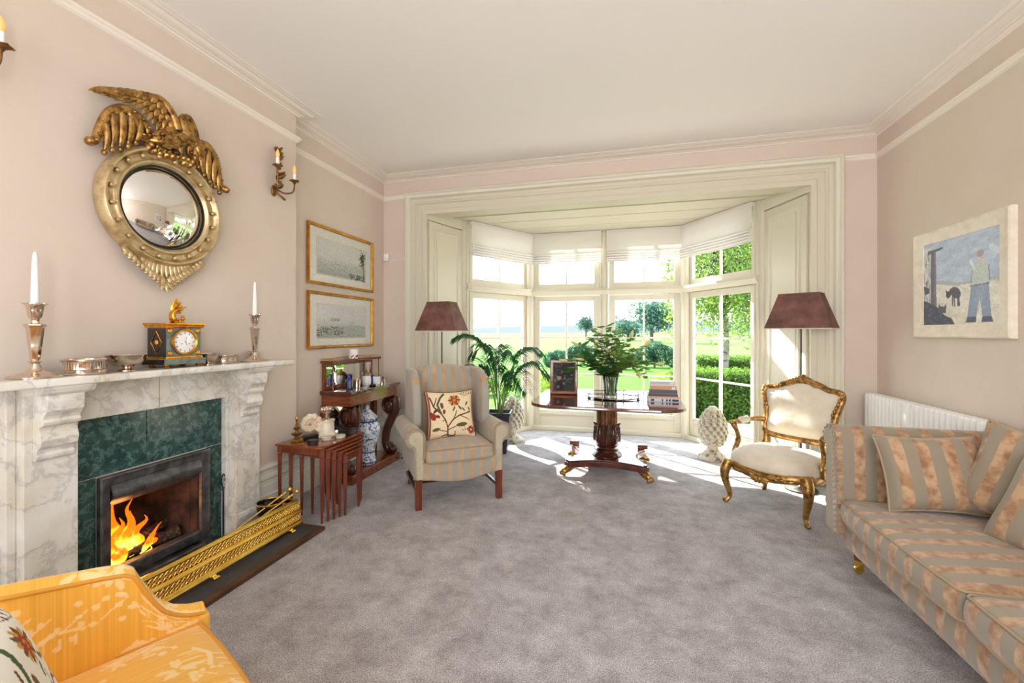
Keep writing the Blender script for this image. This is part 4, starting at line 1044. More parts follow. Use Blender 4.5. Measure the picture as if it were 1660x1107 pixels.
simple('pillar_candle', 'white pillar candle with plum flowers on the console upper shelf', 'candle', (CX + .075, 3.86, 1.141), [(.044, 0), (.044, .095), (.038, .098), (.006, .092), (0, .092)], M_wax, 24, part='wax', extra=floral)
def lidpart(z, r, m):
    def f(t):
        b = MB(); b.lathe([(r, z), (r * 1.08, z + .006), (r * .9, z + .024), (r * .4, z + .038), (r * .15, z + .045), (r * .2, z + .055), (0, z + .064)], 20, rib=lambda a, i: 1 + .04 * math.cos(10 * a)); b.build('lid', m, t, smooth=50)
    return f
simple('lidded_jar', 'glass jar with domed pierced bronze lid in front of the console mirror', 'jar', (CX + .17, 3.945, ZT), [(.042, 0), (.046, .02), (.046, .08), (.040, .095), (.04, .10)], M_cer, 20, extra=lidpart(.10, .046, mat('pierced_bronze', rgb(166, 136, 96), .35, .8)))
t = simple('mug', 'white mug with cobalt blue inside and handle on the console', 'mug', (CX + .235, 4.03, ZT), [(.036, 0), (.040, .01), (.041, .085), (.037, .085), (.035, .012), (0, .012)], M_cer, 22)
b = MB(); b.lathe([(.0375, .088), (.033, .02), (0, .02)], 22); b.build('lining', M_blue, t, smooth=50)
b = MB(); b.tube(spline([(-.03, -.030, .072), (-.03, -.058, .066), (-.03, -.058, .032), (-.03, -.030, .022)], 4), .006, 7); b.build('handle', M_blue, t, smooth=60)
simple('blue_beaker', 'cobalt blue glazed beaker beside the white mug', 'beaker', (CX + .15, 4.035, ZT), [(.036, 0), (.040, .01), (.044, .095), (.040, .095), (.036, .012), (0, .012)], M_blue, 22)
simple('canister', 'round silver canister at the right end of the console', 'canister', (CX + .235, 4.135, ZT), [(.038, 0), (.038, .068), (.040, .070), (.040, .082), (.012, .088), (.006, .096), (0, .100)], M_silver, 22)
simple('glass_votive', 'small clear votive glass on the left of the console', 'votive', (CX + .20, 3.62, ZT), [(.030, 0), (.034, .01), (.036, .075), (.033, .075), (.030, .012), (0, .012)], M_vglass, 20)
simple('silver_beaker', 'pale silver beaker between the votive and the lidded jar', 'beaker', (CX + .21, 3.72, ZT), [(.032, 0), (.034, .01), (.036, .082), (.033, .082), (.030, .012), (0, .012)], M_silver, 20)
simple('blue_bottle', 'stubby blue glass bottle before the console mirror', 'bottle', (CX + .12, 3.72, ZT), [(.030, 0), (.034, .01), (.034, .07), (.014, .09), (.014, .115), (.022, .118), (.022, .135), (0, .138)], M_blue, 20)
t = thing('trinket_dish', 'small dark oval dish of trinkets at the console edge', 'dish', (CX + .29, 3.87, ZT))
b = MB(); b.lathe([(.030, 0), (.052, .010), (.055, .013), (.050, .012), (.02, .004), (0, .004)], 22); b.build('dish', M_silver, t, smooth=50)
b = MB()
for k in range(7): b.ell((.022 * math.cos(k * .9), .026 * math.sin(k * .9), .014), (.010, .008, .008), 6, 4)
b.build('trinkets', M_black, t, smooth=60)
# blue and white ginger jar on the plinth of the console
gj = thing('ginger_jar', 'blue and white porcelain lidded jar under the console', 'jar', (CX + .235, 3.86, .086))
cc = Canvas(180, 110, (226, 232, 240)); r2 = np.random.default_rng(4)
for k in range(420):
    x, y = r2.random(), r2.random(); cc.ell(x, y, r2.uniform(.006, .02), r2.uniform(.004, .012), (44, 74, 150), .85, r2.uniform(0, 3))
for k in range(60): x, y = r2.random(), r2.random(); cc.stroke([(x, y), (x + r2.normal(0, .04), y + r2.normal(0, .06)), (x + r2.normal(0, .06), y + r2.normal(0, .09))], .010, (32, 58, 136))
for k in range(90): cc.ell(r2.random(), r2.random(), .010, .008, (240, 244, 248), .95)
for v in (.03, .27, .94): cc.poly([(0, v - .012), (1, v - .012), (1, v + .012), (0, v + .012)], (36, 62, 140))
pr = [(.080, 0), (.086, .02), (.072, .10), (.078, .16), (.108, .24), (.128, .32), (.120, .385), (.092, .425), (.070, .44), (.070, .455)]
zs = [q[1] for q in pr]; rs = [q[0] for q in pr]
M_porc = mat('painted_porcelain', (1, 1, 1, 1), .12, attr='Col', coat=.6)
b = MB(); b.grid(lambda u, v: (interp(zs, rs, v * .455) * math.cos(2 * PI * u), interp(zs, rs, v * .455) * math.sin(2 * PI * u), v * .455), 120, 70, cu=True, colfn=cc.at); b.build('jar_body', M_porc, gj, smooth=70)
pl = [(.098, .455), (.102, .462), (.090, .478), (.062, .505), (.034, .535), (.018, .548), (.020, .560), (.012, .580), (.0, .588)]; zs2 = [q[1] for q in pl]; rs2 = [q[0] for q in pl]
b = MB(); b.grid(lambda u, v: (interp(zs2, rs2, .455 + v * .133) * math.cos(2 * PI * u), interp(zs2, rs2, .455 + v * .133) * math.sin(2 * PI * u), .455 + v * .133), 90, 36, cu=True, colfn=lambda u, v: cc.at(u, .3 + v * .6)); b.build('lid', M_porc, gj, smooth=70)

# ================================================================== nest of five tables
names = ['largest of the nested mahogany tables, carrying the ornaments', 'second largest of the nested mahogany tables', 'middle one of the five nested mahogany tables', 'second smallest of the nested mahogany tables', 'smallest, innermost of the nested mahogany tables']
for k in range(5):
    x0, x1 = -2.545 + .062 * k, -2.125 + .019 * k; y0, y1 = 2.695 + .042 * k, 3.225 - .036 * k; h = .564 - .021 * k
    t = thing('nesting_table', names[k], 'table', ((x0 + x1) / 2, (y0 + y1) / 2, 0), 0, 'nest of mahogany tables')
    a, c = (x1 - x0) / 2, (y1 - y0) / 2
    b = MB(); b.rbox(-a, a, -c, c, h - .015, h, .004, 2, 1); b.build('table_top', M_wood, t, smooth=40)
    b = MB()
    for (p0, p1, q0, q1) in ((-a + .02, a - .02, -c + .014, -c + .026), (-a + .02, a - .02, c - .026, c - .014), (-a + .014, -a + .026, -c + .02, c - .02)) + (((a - .026, a - .014, -c + .02, c - .02),) if True else ()):
        b.box(p0, p1, q0, q1, h - .065, h - .015)
    b.build('apron', M_wood, t, bevel=.002)
    b = MB(); b.box(-a + .05, a - .05, -c + .0125, -c + .0145, h - .055, h - .025); b.build('inlay_panel', M_woodr, t)
    for sx_ in (-1, 1):
        for sy_ in (-1, 1):
            lx, ly = sx_ * (a - .024), sy_ * (c - .024)
            b = MB(); b.lathe([(.010, 0), (.010, .03), (.0125, .034), (.021, h - .078), (.025, h - .074), (.025, h - .066), (.023, h - .062), (.023, h - .015)], 4, (lx, ly, 0)); o = b.build('leg', M_woodr, t)
TZ = .566
# ornaments on the nest
t = thing('brass_lamp_ornament', 'small dark brass oil-lamp ornament with gilt flame', 'ornament', (-2.43, 2.79, TZ))
b = MB(); b.box(-.035, .035, -.03, .03, 0, .022); b.build('gilt_base', M_brass, t, bevel=.004)
b = MB(); b.lathe([(.030, .022), (.018, .03), (.012, .042), (.036, .056), (.042, .066), (.016, .070), (.008, .085), (.022, .10), (.026, .108), (.008, .114), (.005, .15), (.010, .158), (.004, .165)], 16); b.build('stem', M_bronze, t, smooth=50)
for s in (-1, 1):
    b = MB(); b.tube([(0, s * .022, .108), (0, 0, .165)], .0015, 4); b.build('chain', M_bronze, t)
b = MB(); b.lathe([(.006, .163), (.012, .172), (.008, .188), (0, .20)], 10); b.build('flame_finial', M_gold, t, smooth=60)
t = thing('ammonite', 'ribbed cream ammonite fossil standing on a black base', 'fossil', (-2.40, 2.90, TZ), -.5)
b = MB(); b.rbox(-.03, .03, -.06, .06, 0, .03, .01, 2, 1); b.build('stand', M_black, t, smooth=40)
b = MB(); pts = []; rad = []
for k in range(110):
    th = k * .15; r = .078 * math.exp(-.105 * th); pts.append((0, r * math.cos(th - .9), .112 + r * math.sin(th - .9))); rad.append(.40 * r * (1 + .16 * math.sin(k * 1.57)))
b.tube(pts, rad, 10); b.build('shell', mat('fossil', rgb(212, 188, 158), .6, c2=rgb(236, 222, 200), nscale=18, bump=.3, bscale=50), t, smooth=60)
t = thing('marble_pedestal', 'round cream marble pedestal with a silver lidded tazza', 'ornament', (-2.335, 3.01, TZ))
M_cream = mat('cream_marble', rgb(232, 222, 202), .3, c2=rgb(214, 202, 178), nscale=10)
b = MB(); b.lathe([(.078, 0), (.080, .012), (.070, .022), (.064, .026), (.060, .032), (.058, .118), (.064, .124), (.064, .132), (0, .132)], 32); b.build('plinth', M_cream, t, smooth=40)
b = MB(); b.lathe([(.036, .132), (.036, .138), (.014, .150), (.014, .178), (.034, .190), (.056, .205), (.060, .214), (.056, .218), (0, .214)], 28); b.build('tazza', M_silver, t, smooth=50)
b = MB()
for k in range(9): b.ell((.036 * math.cos(k * .7), .036 * math.sin(k * .7), .222), (.014, .014, .012), 8, 6)
b.ell((0, 0, .226), (.02, .02, .016), 8, 6); b.build('silver_fruit', M_silver, t, smooth=60)
t = thing('trinket_box', 'flat black rectangular box at the far end of the nest top', 'box', (-2.22, 3.12, TZ), .15)
b = MB(); b.rbox(-.05, .05, -.06, .06, 0, .026, .004, 2, 1); b.build('base', M_black, t, smooth=40); b = MB(); b.rbox(-.052, .052, -.062, .062, .027, .04, .004, 2, 1); b.build('lid', M_black, t, smooth=40)
for k, (x, y, lb) in enumerate(((-2.245, 2.895, 'pale round stone box on the nest nearest the marble pedestal'), (-2.185, 2.985, 'pale round stone box on the nest nearest the black box'))):
    t = thing('stone_box', lb, 'box', (x, y, TZ), 0, 'pale round stone boxes')
    b = MB(); b.lathe([(.034, 0), (.036, .004), (.036, .014), (0, .014)], 22); b.build('base', M_cream, t, smooth=50)
    b = MB(); b.lathe([(.038, .0145), (.038, .022), (.030, .027), (0, .028)], 22); b.build('lid', mat('grey_green_stone', rgb(196, 198, 182), .4), t, smooth=50)
t = thing('snuff_box', 'small black octagonal snuff box at the table corner', 'box', (-2.265, 2.765, TZ), .3)
b = MB(); b.lathe([(.038, 0), (.040, .003), (.040, .016), (0, .016)], 8); b.build('base', M_black, t); b = MB(); b.lathe([(.041, .017), (.041, .026), (.034, .032), (0, .032)], 8); b.build('lid', M_black, t)
# ================================================================== upholstery helpers
def pillow(name, label, cat, loc, R, w, h, t, m, canvas=None, uvs=None, n=26, pinch=.10, group=None, pip=None, pipr=.006, puff=.42, crease=0.0):
    """a stuffed cushion; local x width, z height, -y front; R = 3x3 rotation"""
    root = thing(name, label, cat, loc, 0, group); root.rotation_euler = R.to_euler()
    def P(u, v, side):
        a, c = 2 * u - 1, 2 * v - 1
        x = w / 2 * a * (1 - pinch * (1 - c * c) * abs(a)); z = h / 2 * c * (1 - pinch * (1 - a * a) * abs(c))
        th = t / 2 * (max(0, 1 - a ** 4) * max(0, 1 - c ** 4)) ** puff
        th += crease * math.sin(7 * u + 5 * v) * (1 - a * a) * (1 - c * c)
        return (x, -th if side else th, z)
    b = MB()
    for side in (1, 0):
        nn = (canvas.nx, canvas.ny) if (canvas is not None and side) else (n, n)
        uvfn = uvs if uvs else None
        cf = (canvas.at if side else (lambda u, v: canvas.at(.02, .02))) if canvas is not None else None
        b.grid(lambda u, v: P(u, v, side), nn[0], nn[1], uvfn=(lambda u, v: uvs(u, v)) if uvs else None, colfn=cf)
    b.build('cover', m, root, smooth=80, fixn=False)
    if pip:
        pts = []
        for k in range(24): pts.append(P(k / 24, 0, 0))
        for k in range(24): pts.append(P(1, k / 24, 0))
        for k in range(24): pts.append(P(1 - k / 24, 1, 0))
        for k in range(24): pts.append(P(0, 1 - k / 24, 0))
        b = MB(); b.tube(pts, pipr, 6, closed=True); b.build('piping', pip, root, smooth=80)
    return root
def outline_roll(xi, xo, z0, zr, r, lean=0.0, n=14):
    """scroll-arm section: inner face at xi, outer face at xo, roll of radius r at the top turning outwards"""
    cx, cz = xi + lean + r * .9, zr
    pts = [(xi, z0), (xi + lean * .5, (z0 + zr) / 2)]
    for k in range(n + 1):
        a = PI * 0.98 - k / n * PI * 1.36
        pts.append((cx + r * math.cos(a), cz + r * math.sin(a)))
    pts += [(xo, zr - r * 1.25), (xo, z0)]
    return pts
# ================================================================== striped wing armchair
M_st1 = stripe_mat('beige_blue_stripe', rgb(192, 164, 132), rgb(163, 160, 149), .092, .46, ca2=rgb(178, 146, 112), mott=9)
M_plain1 = mat('plain_taupe_cloth', rgb(190, 180, 156), .85, c2=rgb(176, 164, 140), nscale=20, bump=.2, bscale=240, bdist=.003, sheen=.2)
M_pip1 = mat('taupe_piping', rgb(164, 142, 110), .8)
wc = thing('wing_armchair', 'beige and grey-blue striped wing armchair on red mahogany legs', 'armchair', (-1.475, 3.555, 0), math.radians(36.7))
for s in (-1, 1):
    b = MB(); b.box(s * .315, s * .365, -.315, -.265, 0, .25); b.build('leg', M_woodr, wc, bevel=.003)
    b = MB(); b.prism([(.33, 0), (.37, 0), (.29, .25), (.24, .25)], 'x', s * .28, s * .325); b.build('leg', M_woodr, wc, bevel=.003)
    b = MB(); b.box(s * .322, s * .345, -.27, .33, .095, .125); b.build('stretcher', M_woodd, wc, bevel=.002)
b = MB(); b.box(-.325, .325, .02, .045, .095, .125); b.build('stretcher', M_woodd, wc, bevel=.002)
def rail_fn(p):
    if p.z < .27 and p.y < -.2: p = Vector((p.x, p.y, p.z - .012 + .024 * math.cos(p.x / .36 * PI)* -.9))
    return p
b = MB(); b.uvf = lambda p: (p.x + .023, p.z); b.rbox(-.325, .325, -.322, .28, .225, .37, .016, 2, 8, rail_fn); b.build('seat_rail', M_st1, wc, smooth=50)
def seat_fn(p):
    k = max(0, 1 - (p.x / .30) ** 2) * max(0, 1 - ((p.y + .08) / .30) ** 2)
    if p.z > .41: p = Vector((p.x, p.y, p.z + .028 * k))
    if p.y < -.28: p = Vector((p.x, p.y - .012 * (1 - (p.x / .3) ** 2), p.z))
    return p
b = MB(); b.uvf = lambda p: (p.x + .023, p.z); b.rbox(-.283, .283, -.335, .20, .355, .475, .028, 3, 8, seat_fn); sc_ = b.build('seat_cushion', M_st1, wc, smooth=60)
for z in (.368, .470):
    b = MB(); b.tube([(-.284, .10, z), (-.286, -.30, z), (-.27, -.334, z)] + [(lerp(-.26, .26, k / 12), -.336 - .012 * (1 - (lerp(-.26, .26, k / 12) / .3) ** 2), z) for k in range(13)] + [(.27, -.334, z), (.286, -.30, z), (.284, .10, z)], .0055, 6); b.build('piping', M_pip1, sc_, smooth=70)
def back_fn(p):
    z = p.z; t = (z - .36) / .72
    arch = .055 * (1 - (p.x / .29) ** 2) * max(0, (t - .55) / .45)
    y = p.y + .13 * t - .035 * math.sin(PI * min(max(t, 0), 1)) * (1 - (p.x / .33) ** 2) * (1 if p.y < .24 else 0)
    return Vector((p.x * (1 + .06 * t), y, z + arch))
b = MB(); b.uvf = lambda p: (p.x + .023, p.z); b.rbox(-.285, .285, .17, .30, .34, 1.055, .045, 3, 9, back_fn); b.build('backrest', M_st1, wc, smooth=60)
for s in (-1, 1):
    wo = spline([(.40, .60, 0), (.10, .585, 0), (-.035, .60, 0), (-.055, .70, 0), (-.05, .84, 0), (-.005, .965, 0), (.08, 1.045, 0), (.20, 1.075, 0), (.40, 1.07, 0)], 4)
    pts = [(p.x, p.y) for p in wo]
    b = MB(); b.uvf = lambda p: (p.y + .01, p.z)
    def wpos(i, f): # across the thickness f 0..1
        y, z = pts[i]; out = .265 + .075 * f + .045 * max(0, (.35 - y)) * (z - .5)
        return (s * out, y, z)
    n = len(pts); prof = [(0, .14), (.10, .04), (.25, 0), (.75, 0), (.90, .04), (1, .14)]
    cy, cz = .22, .80
    vs = []
    for (f, inn) in prof:
        for i in range(n):
            p = Vector(wpos(i, f)); c = Vector((p.x, cy, cz)); vs.append(p.lerp(c, inn * .55))
    fs = [(j * n + i, j * n + (i + 1) % n, (j + 1) * n + (i + 1) % n, (j + 1) * n + i) for j in range(len(prof) - 1) for i in range(n)]
    fs += [tuple(range(n)), tuple((len(prof) - 1) * n + i for i in range(n))]
    b.add(vs, fs); b.build('wing', M_st1 if s > 0 else M_st1, wc, smooth=50)
    # rolled arm
    ol = outline_roll(.285, .372, .24, .565, .078, .012)
    b = MB(); b.uvf = lambda p: (p.y + .02, p.z); b.prism([(s * p, q) for p, q in ol], 'y', -.305, .36); arm = b.build('arm', M_st1, wc, smooth=40, bevel=.008)
    ol2 = outline_roll(.300, .364, .24, .565, .058, .010)
    b = MB(); b.prism([(s * p, q) for p, q in ol2], 'y', -.322, -.300); b.build('arm_front', M_plain1, arm, smooth=40, bevel=.008)
    b = MB(); b.tube([(s * p, -.308, q) for p, q in ol[1:-2]], .006, 6); b.build('piping', M_pip1, arm, smooth=70)
    b = MB()
    for k in range(14):
        a = PI * .95 - k / 13 * PI * 1.25; cx, cz2 = s * (.285 + .012 + .070), .565
        b.tube([(cx + s * .060 * math.cos(a), -.312, cz2 + .060 * math.sin(a)), (cx + s * .077 * math.cos(a), -.306, cz2 + .077 * math.sin(a))], .004, 5)
    b.build('pleats', M_plain1, arm, smooth=70)
# crewel cushion
def crewel(seed=1, n=150):
    c = Canvas(n, n, (232, 212, 176)); c.grain(4, 60)
    br, ol, gn, rd, yl, gd = (96, 54, 36), (92, 92, 48), (70, 92, 60), (168, 46, 34), (206, 152, 58), (112, 76, 40)
    S = lambda p, w, col: c.stroke(p, w * 1.45, col)
    S([(.40, .04), (.40, .22), (.36, .38), (.27, .52)], .020, br); S([(.40, .22), (.52, .38), (.66, .46), (.92, .52)], .018, br)
    S([(.52, .38), (.58, .48), (.60, .56)], .014, br); S([(.36, .38), (.30, .36)], .014, br); S([(.66, .46), (.80, .40), (.88, .36)], .012, br)
    S([(.27, .52), (.20, .70), (.28, .86), (.36, .95)], .030, gn); S([(.27, .52), (.12, .66), (.06, .86)], .022, br); S([(.12, .66), (.20, .86)], .014, br)
    S([(.40, .16), (.60, .24), (.72, .26)], .014, br); S([(.40, .12), (.24, .17)], .012, br)
    for k in range(12):
        a = k * PI / 6; c.ell(.57 + .085 * math.cos(a), .79 + .085 * math.sin(a), .050, .026, yl if k % 2 else gd, 1, a)
    for k in range(8):
        a = k * PI / 4 + .2; c.ell(.57 + .045 * math.cos(a), .79 + .045 * math.sin(a), .034, .018, rd, 1, a)
    c.ell(.57, .79, .03, .03, yl); c.ell(.57, .79, .014, .014, rd)
    for (x, y, r1, r2_, a, col) in ((.70, .26, .12, .045, .12, ol), (.16, .19, .085, .036, .1, ol), (.55, .60, .055, .020, 1.1, ol), (.68, .62, .06, .02, -.9, ol), (.34, .55, .05, .03, 1.4, gd), (.84, .70, .05, .02, 1.0, ol), (.90, .58, .05, .018, 2.0, ol), (.76, .58, .05, .018, -.8, ol), (.30, .68, .035, .07, .2, gd), (.10, .46, .06, .08, .4, rd), (.16, .58, .07, .03, .6, br), (.06, .50, .04, .06, .2, gd), (.20, .46, .05, .03, -.3, br)): c.ell(x, y, r1, r2_, col, 1, a)
    for k in range(9): c.ell(.90 + .05 * math.cos(k * .7), .14 + .06 * math.sin(k * .7), .035, .02, rd if k % 3 else gd, 1, k * .7)
    for k in range(7): c.ell(.30 + .04 * k, .035 + .015 * math.sin(k), .03, .014, gd if k % 2 else ol, 1, .6 * k)
    for k in range(5): c.stroke([(.72 + .06 * k, .92), (.76 + .05 * k, .985)], .014, gd); c.stroke([(.68, .95), (.80, .88), (.97, .93)], .010, br)
    c.stroke([(.74, .23), (.78, .15), (.72, .12), (.70, .16)], .010, (40, 40, 34)); c.stroke([(.78, .15), (.82, .13), (.81, .18)], .010, (40, 40, 34))
    c.stroke([(.03, .0), (.03, 1)], .03, (120, 40, 34), .7); c.stroke([(.54, .02), (.56, .10), (.53, .12)], .012, (40, 40, 34))
    return c
Rw = Matrix.Rotation(math.radians(36.7), 3, 'Z')
off = Rw @ Vector((-.012, -.012, 0))
pillow('throw_cushion', 'cream crewel-embroidered cushion with a red flower on the wing armchair', 'cushion', (-1.475 + off.x, 3.555 + off.y, .685), Rw @ Matrix.Rotation(math.radians(-16), 3, 'X'), .43, .42, .13, M_crewel, crewel(), pinch=.10, pip=mat('brown_cushion_piping', rgb(124, 60, 44), .8), n=20)

# ================================================================== gilt fauteuil
M_sat = mat('ivory_satin', rgb(226, 216, 198), .5, c2=rgb(214, 202, 182), nscale=8, sheen=.35, bump=.12, bscale=18, bdist=.02)
gc = thing('gilt_armchair', 'carved gilt open armchair with ivory satin seat and back', 'armchair', (1.235, 3.925, 0), math.radians(-41))
def seat_out(k, n, gx=0.0):
    """serpentine seat outline, k of n round"""
    a = 2 * PI * k / n; ca, sa = math.cos(a), math.sin(a)
    e = .55; x = math.copysign(abs(ca) ** e, ca); y = math.copysign(abs(sa) ** e, sa)
    X = x * (.325 + gx) * (1 - .10 * (y + 1) / 2); Y = y * (.285 + gx)
    if y < -.6: Y -= .030 * math.cos(X / .30 * PI / 2) ** 2
    return X, Y
n = 64
b = MB()
def seatpos(u, v):
    k = u * n; x, y = seat_out(k, n, .004)
    lv = [(1.0, .335), (1.012, .36), (1.0, .395), (.94, .425), (.80, .447), (.5, .462), (0, .468)]
    i = v * (len(lv) - 1); f = interp(range(len(lv)), [q[0] for q in lv], i); z = interp(range(len(lv)), [q[1] for q in lv], i)
    return (x * f, y * f, z - .035 * max(0, y / .3) * 0)
b.grid(seatpos, n, 12, cu=True); b.build('seat_cushion', M_sat, gc, smooth=70)
b = MB()
b.tube([(seat_out(k, n, .004)[0], seat_out(k, n, .004)[1], .312 - (.016 * math.cos(seat_out(k, n)[0] / .3 * PI) if seat_out(k, n)[1] < -.2 else 0)) for k in range(n)], .034, 10, closed=True, flat=.62)
ra = b.build('seat_rail', M_gilt, gc, smooth=70)
b = MB()
for k in range(7):
    a = math.radians(180 + k * 30); leafblade(b, (0, -.345, .290), (.075 * math.cos(a), -.352, .290 + .040 * math.sin(a)), .018, .014, up=(0, -1, 0), n=5)
for s in (-1, 1):
    for k in range(5): leafblade(b, (s * (.05 + .03 * k), -.338 + .004 * k, .300), (s * (.10 + .032 * k), -.335 + .006 * k, .312 - .012 * (k % 2)), .014, .010, up=(0, -1, 0), n=5)
b.ell((0, -.352, .285), (.020, .012, .018), 10, 7); b.build('carved_shell', M_gilt, ra, smooth=60)
b = MB(); b.tube([(seat_out(k, n, .008)[0], seat_out(k, n, .008)[1], .343) for k in range(n)], .005, 6, closed=True); b.build('gimp_braid', mat('gimp', rgb(206, 184, 146), .7), gc, smooth=70)
for (sx_, sy_) in ((-1, -1), (1, -1), (-1, 1), (1, 1)):
    kx, ky = sx_ * (.285 if sy_ < 0 else .245), sy_ * .262
    dx, dy = sx_ * .7, sy_ * .7
    pts = spline([(kx, ky, .345), (kx + dx * .030, ky + dy * .030, .27), (kx + dx * .028, ky + dy * .028, .19), (kx - dx * .004, ky - dy * .004, .09), (kx - dx * .004, ky - dy * .004, .045), (kx + dx * .022, ky + dy * .022, .014)], 5)
    m = len(pts); rad = [interp([0, .15, .35, .6, .8, .92, 1], [.040, .042, .032, .021, .017, .020, .022], k / (m - 1)) for k in range(m)]
    b = MB(); b.tube(pts, rad, 10); b.ell(tuple(pts[-1]), (.022, .022, .014), 10, 6); leg = b.build('leg', M_gilt, gc, smooth=70)
    b = MB()
    for q in range(5):
        ph = math.atan2(dy, dx) + (q - 2) * .5; leafblade(b, (kx + .034 * math.cos(ph), ky + .034 * math.sin(ph), .345), (kx + dx * .02 + .040 * math.cos(ph), ky + dy * .02 + .040 * math.sin(ph), .235), .012, .009, up=(math.cos(ph), math.sin(ph), 0), n=5)
    b.ell((pts[-1].x + dx * .014, pts[-1].y + dy * .014, .020), (.014, .014, .014), 8, 6)
    b.build('knee_carving', M_gilt, leg, smooth=60)
def bk(x, z, y=0.0):   # point in the raked plane of the back
    return (x, .235 + (z - .40) * .26 + y + .05 * (1 - (x / .33) ** 2) * .6, z)
bo = [(0, .50), (.16, .505), (.245, .525), (.262, .58), (.258, .68), (.285, .80), (.300, .875), (.275, .915), (.20, .925), (.11, .965), (0, .985), (-.11, .965), (-.20, .925), (-.275, .915), (-.300, .875), (-.285, .80), (-.258, .68), (-.262, .58), (-.245, .525), (-.16, .505)]
bs = [(p.x, p.y) for p in spline([(x, z, 0) for x, z in bo], 5, True)]
b = MB(); b.tube([bk(x, z) for x, z in bs], .026, 10, closed=True, flat=.85); bf = b.build('back_frame', M_gilt, gc, smooth=70)
for s in (-1, 1):
    b = MB(); b.tube(spline([bk(s * .245, .53), (s * .235, .262, .44), (s * .24, .262, .34)], 5), [.026, .026, .028, .03, .034, .036, .036, .036, .036, .036, .036], 10); b.build('back_post', M_gilt, bf, smooth=70)
b = MB(); nb = len(bs)
def bpan(u, v):
    x, z = bs[int(round(u * nb)) % nb]; cx, cz = 0, .73; f = 1 - v
    X, Z = cx + (x - cx) * f * .965, cz + (z - cz) * f * .965
    bulge = .055 * (1 - f ** 3)
    p = bk(X, Z); return (p[0], p[1] - bulge - .004, p[2])
b.grid(bpan, nb, 10, cu=True); b.build('back_cushion', M_sat, gc, smooth=80)
b = MB()
for q in bs[::1]: pass
b.grid(lambda u, v: (lambda p: (p[0], p[1] + .03, p[2]))(bk(*[(bs[int(round(u * nb)) % nb][0]) * (1 - v) * .95, .73 + (bs[int(round(u * nb)) % nb][1] - .73) * (1 - v) * .95])), nb, 3, cu=True); b.build('back_panel', M_sat, gc, smooth=80)
b = MB(); r3 = random.Random(9)
for s in (-1, 1):
    for k in range(7):
        p = bk(s * .012 * k, .985 - .002 * k * k * .6, -.01); q = bk(s * (.03 + .022 * k), 1.02 - .010 * k, -.02)
        leafblade(b, p, q, .015, .012, up=(0, -1, 0), n=5); b.ell(q, (.012, .010, .010), 7, 5)
    for k in range(8):
        p = bk(s * (.05 + .022 * k), .975 - .007 * k, -.024); b.ell(p, (.012, .009, .011), 7, 5)
for k in range(6): b.ell(bk(.018 * math.cos(k), 1.005 + .018 * math.sin(k), -.02), (.014, .013, .014), 8, 6)
b.ell(bk(0, 1.03, -.01), (.018, .014, .016), 8, 6)
b.build('crest_carving', M_gilt, bf, smooth=60)
for s in (-1, 1):
    b = MB()
    for k in range(6): q = bk(s * (.30 - .010 * k), .885 - .03 * k, -.022); b.ell(q, (.014, .012, .020), 8, 5)
    b.ell(bk(s * .293, .915, -.01), (.024, .020, .020), 10, 7); b.build('shoulder_carving', M_gilt, bf, smooth=60)
    ap = spline([bk(s * .262, .625), (s * .300, .18, .640), (s * .325, .05, .625), (s * .335, -.065, .632), (s * .328, -.100, .612), (s * .318, -.075, .56), (s * .318, -.045, .48), (s * .322, -.10, .40), (s * .322, -.085, .325)], 5)
    m = len(ap); b = MB(); b.tube(ap, [interp([0, .2, .42, .48, .6, .8, 1], [.024, .018, .020, .026, .018, .020, .026], k / (m - 1)) for k in range(m)], 10); arm = b.build('arm', M_gilt, gc, smooth=70)
    b = MB(); b.ell((s * .345, -.105, .632), (.020, .022, .020), 10, 7)
    for q in range(4): leafblade(b, (s * .335, -.05, .36 + .02 * q), (s * .338, -.115 + .02 * q, .40 + .03 * q), .012, .009, up=(s, 0, 0), n=5)
    b.build('arm_carving', M_gilt, arm, smooth=60)
    b = MB(); b.tube([(s * lerp(.318, .330, k / 8), lerp(.135, -.02, k / 8), .650 - .004 * math.sin(PI * k / 8) - .006) for k in range(9)], [.016, .026, .030, .031, .031, .031, .030, .026, .016], 10, flat=.9); b.build('arm_pad', M_sat, arm, smooth=80)

# ================================================================== striped sofa along the right wall
M_so = stripe_mat('rust_velvet_stripe', rgb(192, 158, 125), rgb(146, 135, 117), .112, .5, ca2=rgb(146, 106, 74), mott=22, sheen=.35)
M_pip2 = mat('sofa_piping', rgb(166, 148, 122), .8)
M_plain2 = mat('pale_taupe_cloth', rgb(176, 166, 150), .85, bump=.2, bscale=240, bdist=.003)
XF = 1.275; sf = thing('sofa', 'three-seat sofa in rust and taupe velvet stripes along the right wall', 'sofa', (1.70, 1.98, 0)); sx0, sy0 = 1.70, 1.98
def S_(x, y): return (x - sx0, y - sy0)
def rel(b): b.M = Matrix.Translation((-sx0, -sy0, 0)); return b
b = rel(MB()); b.uvf = lambda p: (p.y, p.z)
b.rbox(XF, 2.10, .98, 2.985, .125, .30, .03, 3, 12, lambda p: Vector((p.x - (.018 * math.sin(PI * (p.z - .12) / .18) if p.x < XF + .05 else 0), p.y, p.z))); b.build('base', M_so, sf, smooth=60)
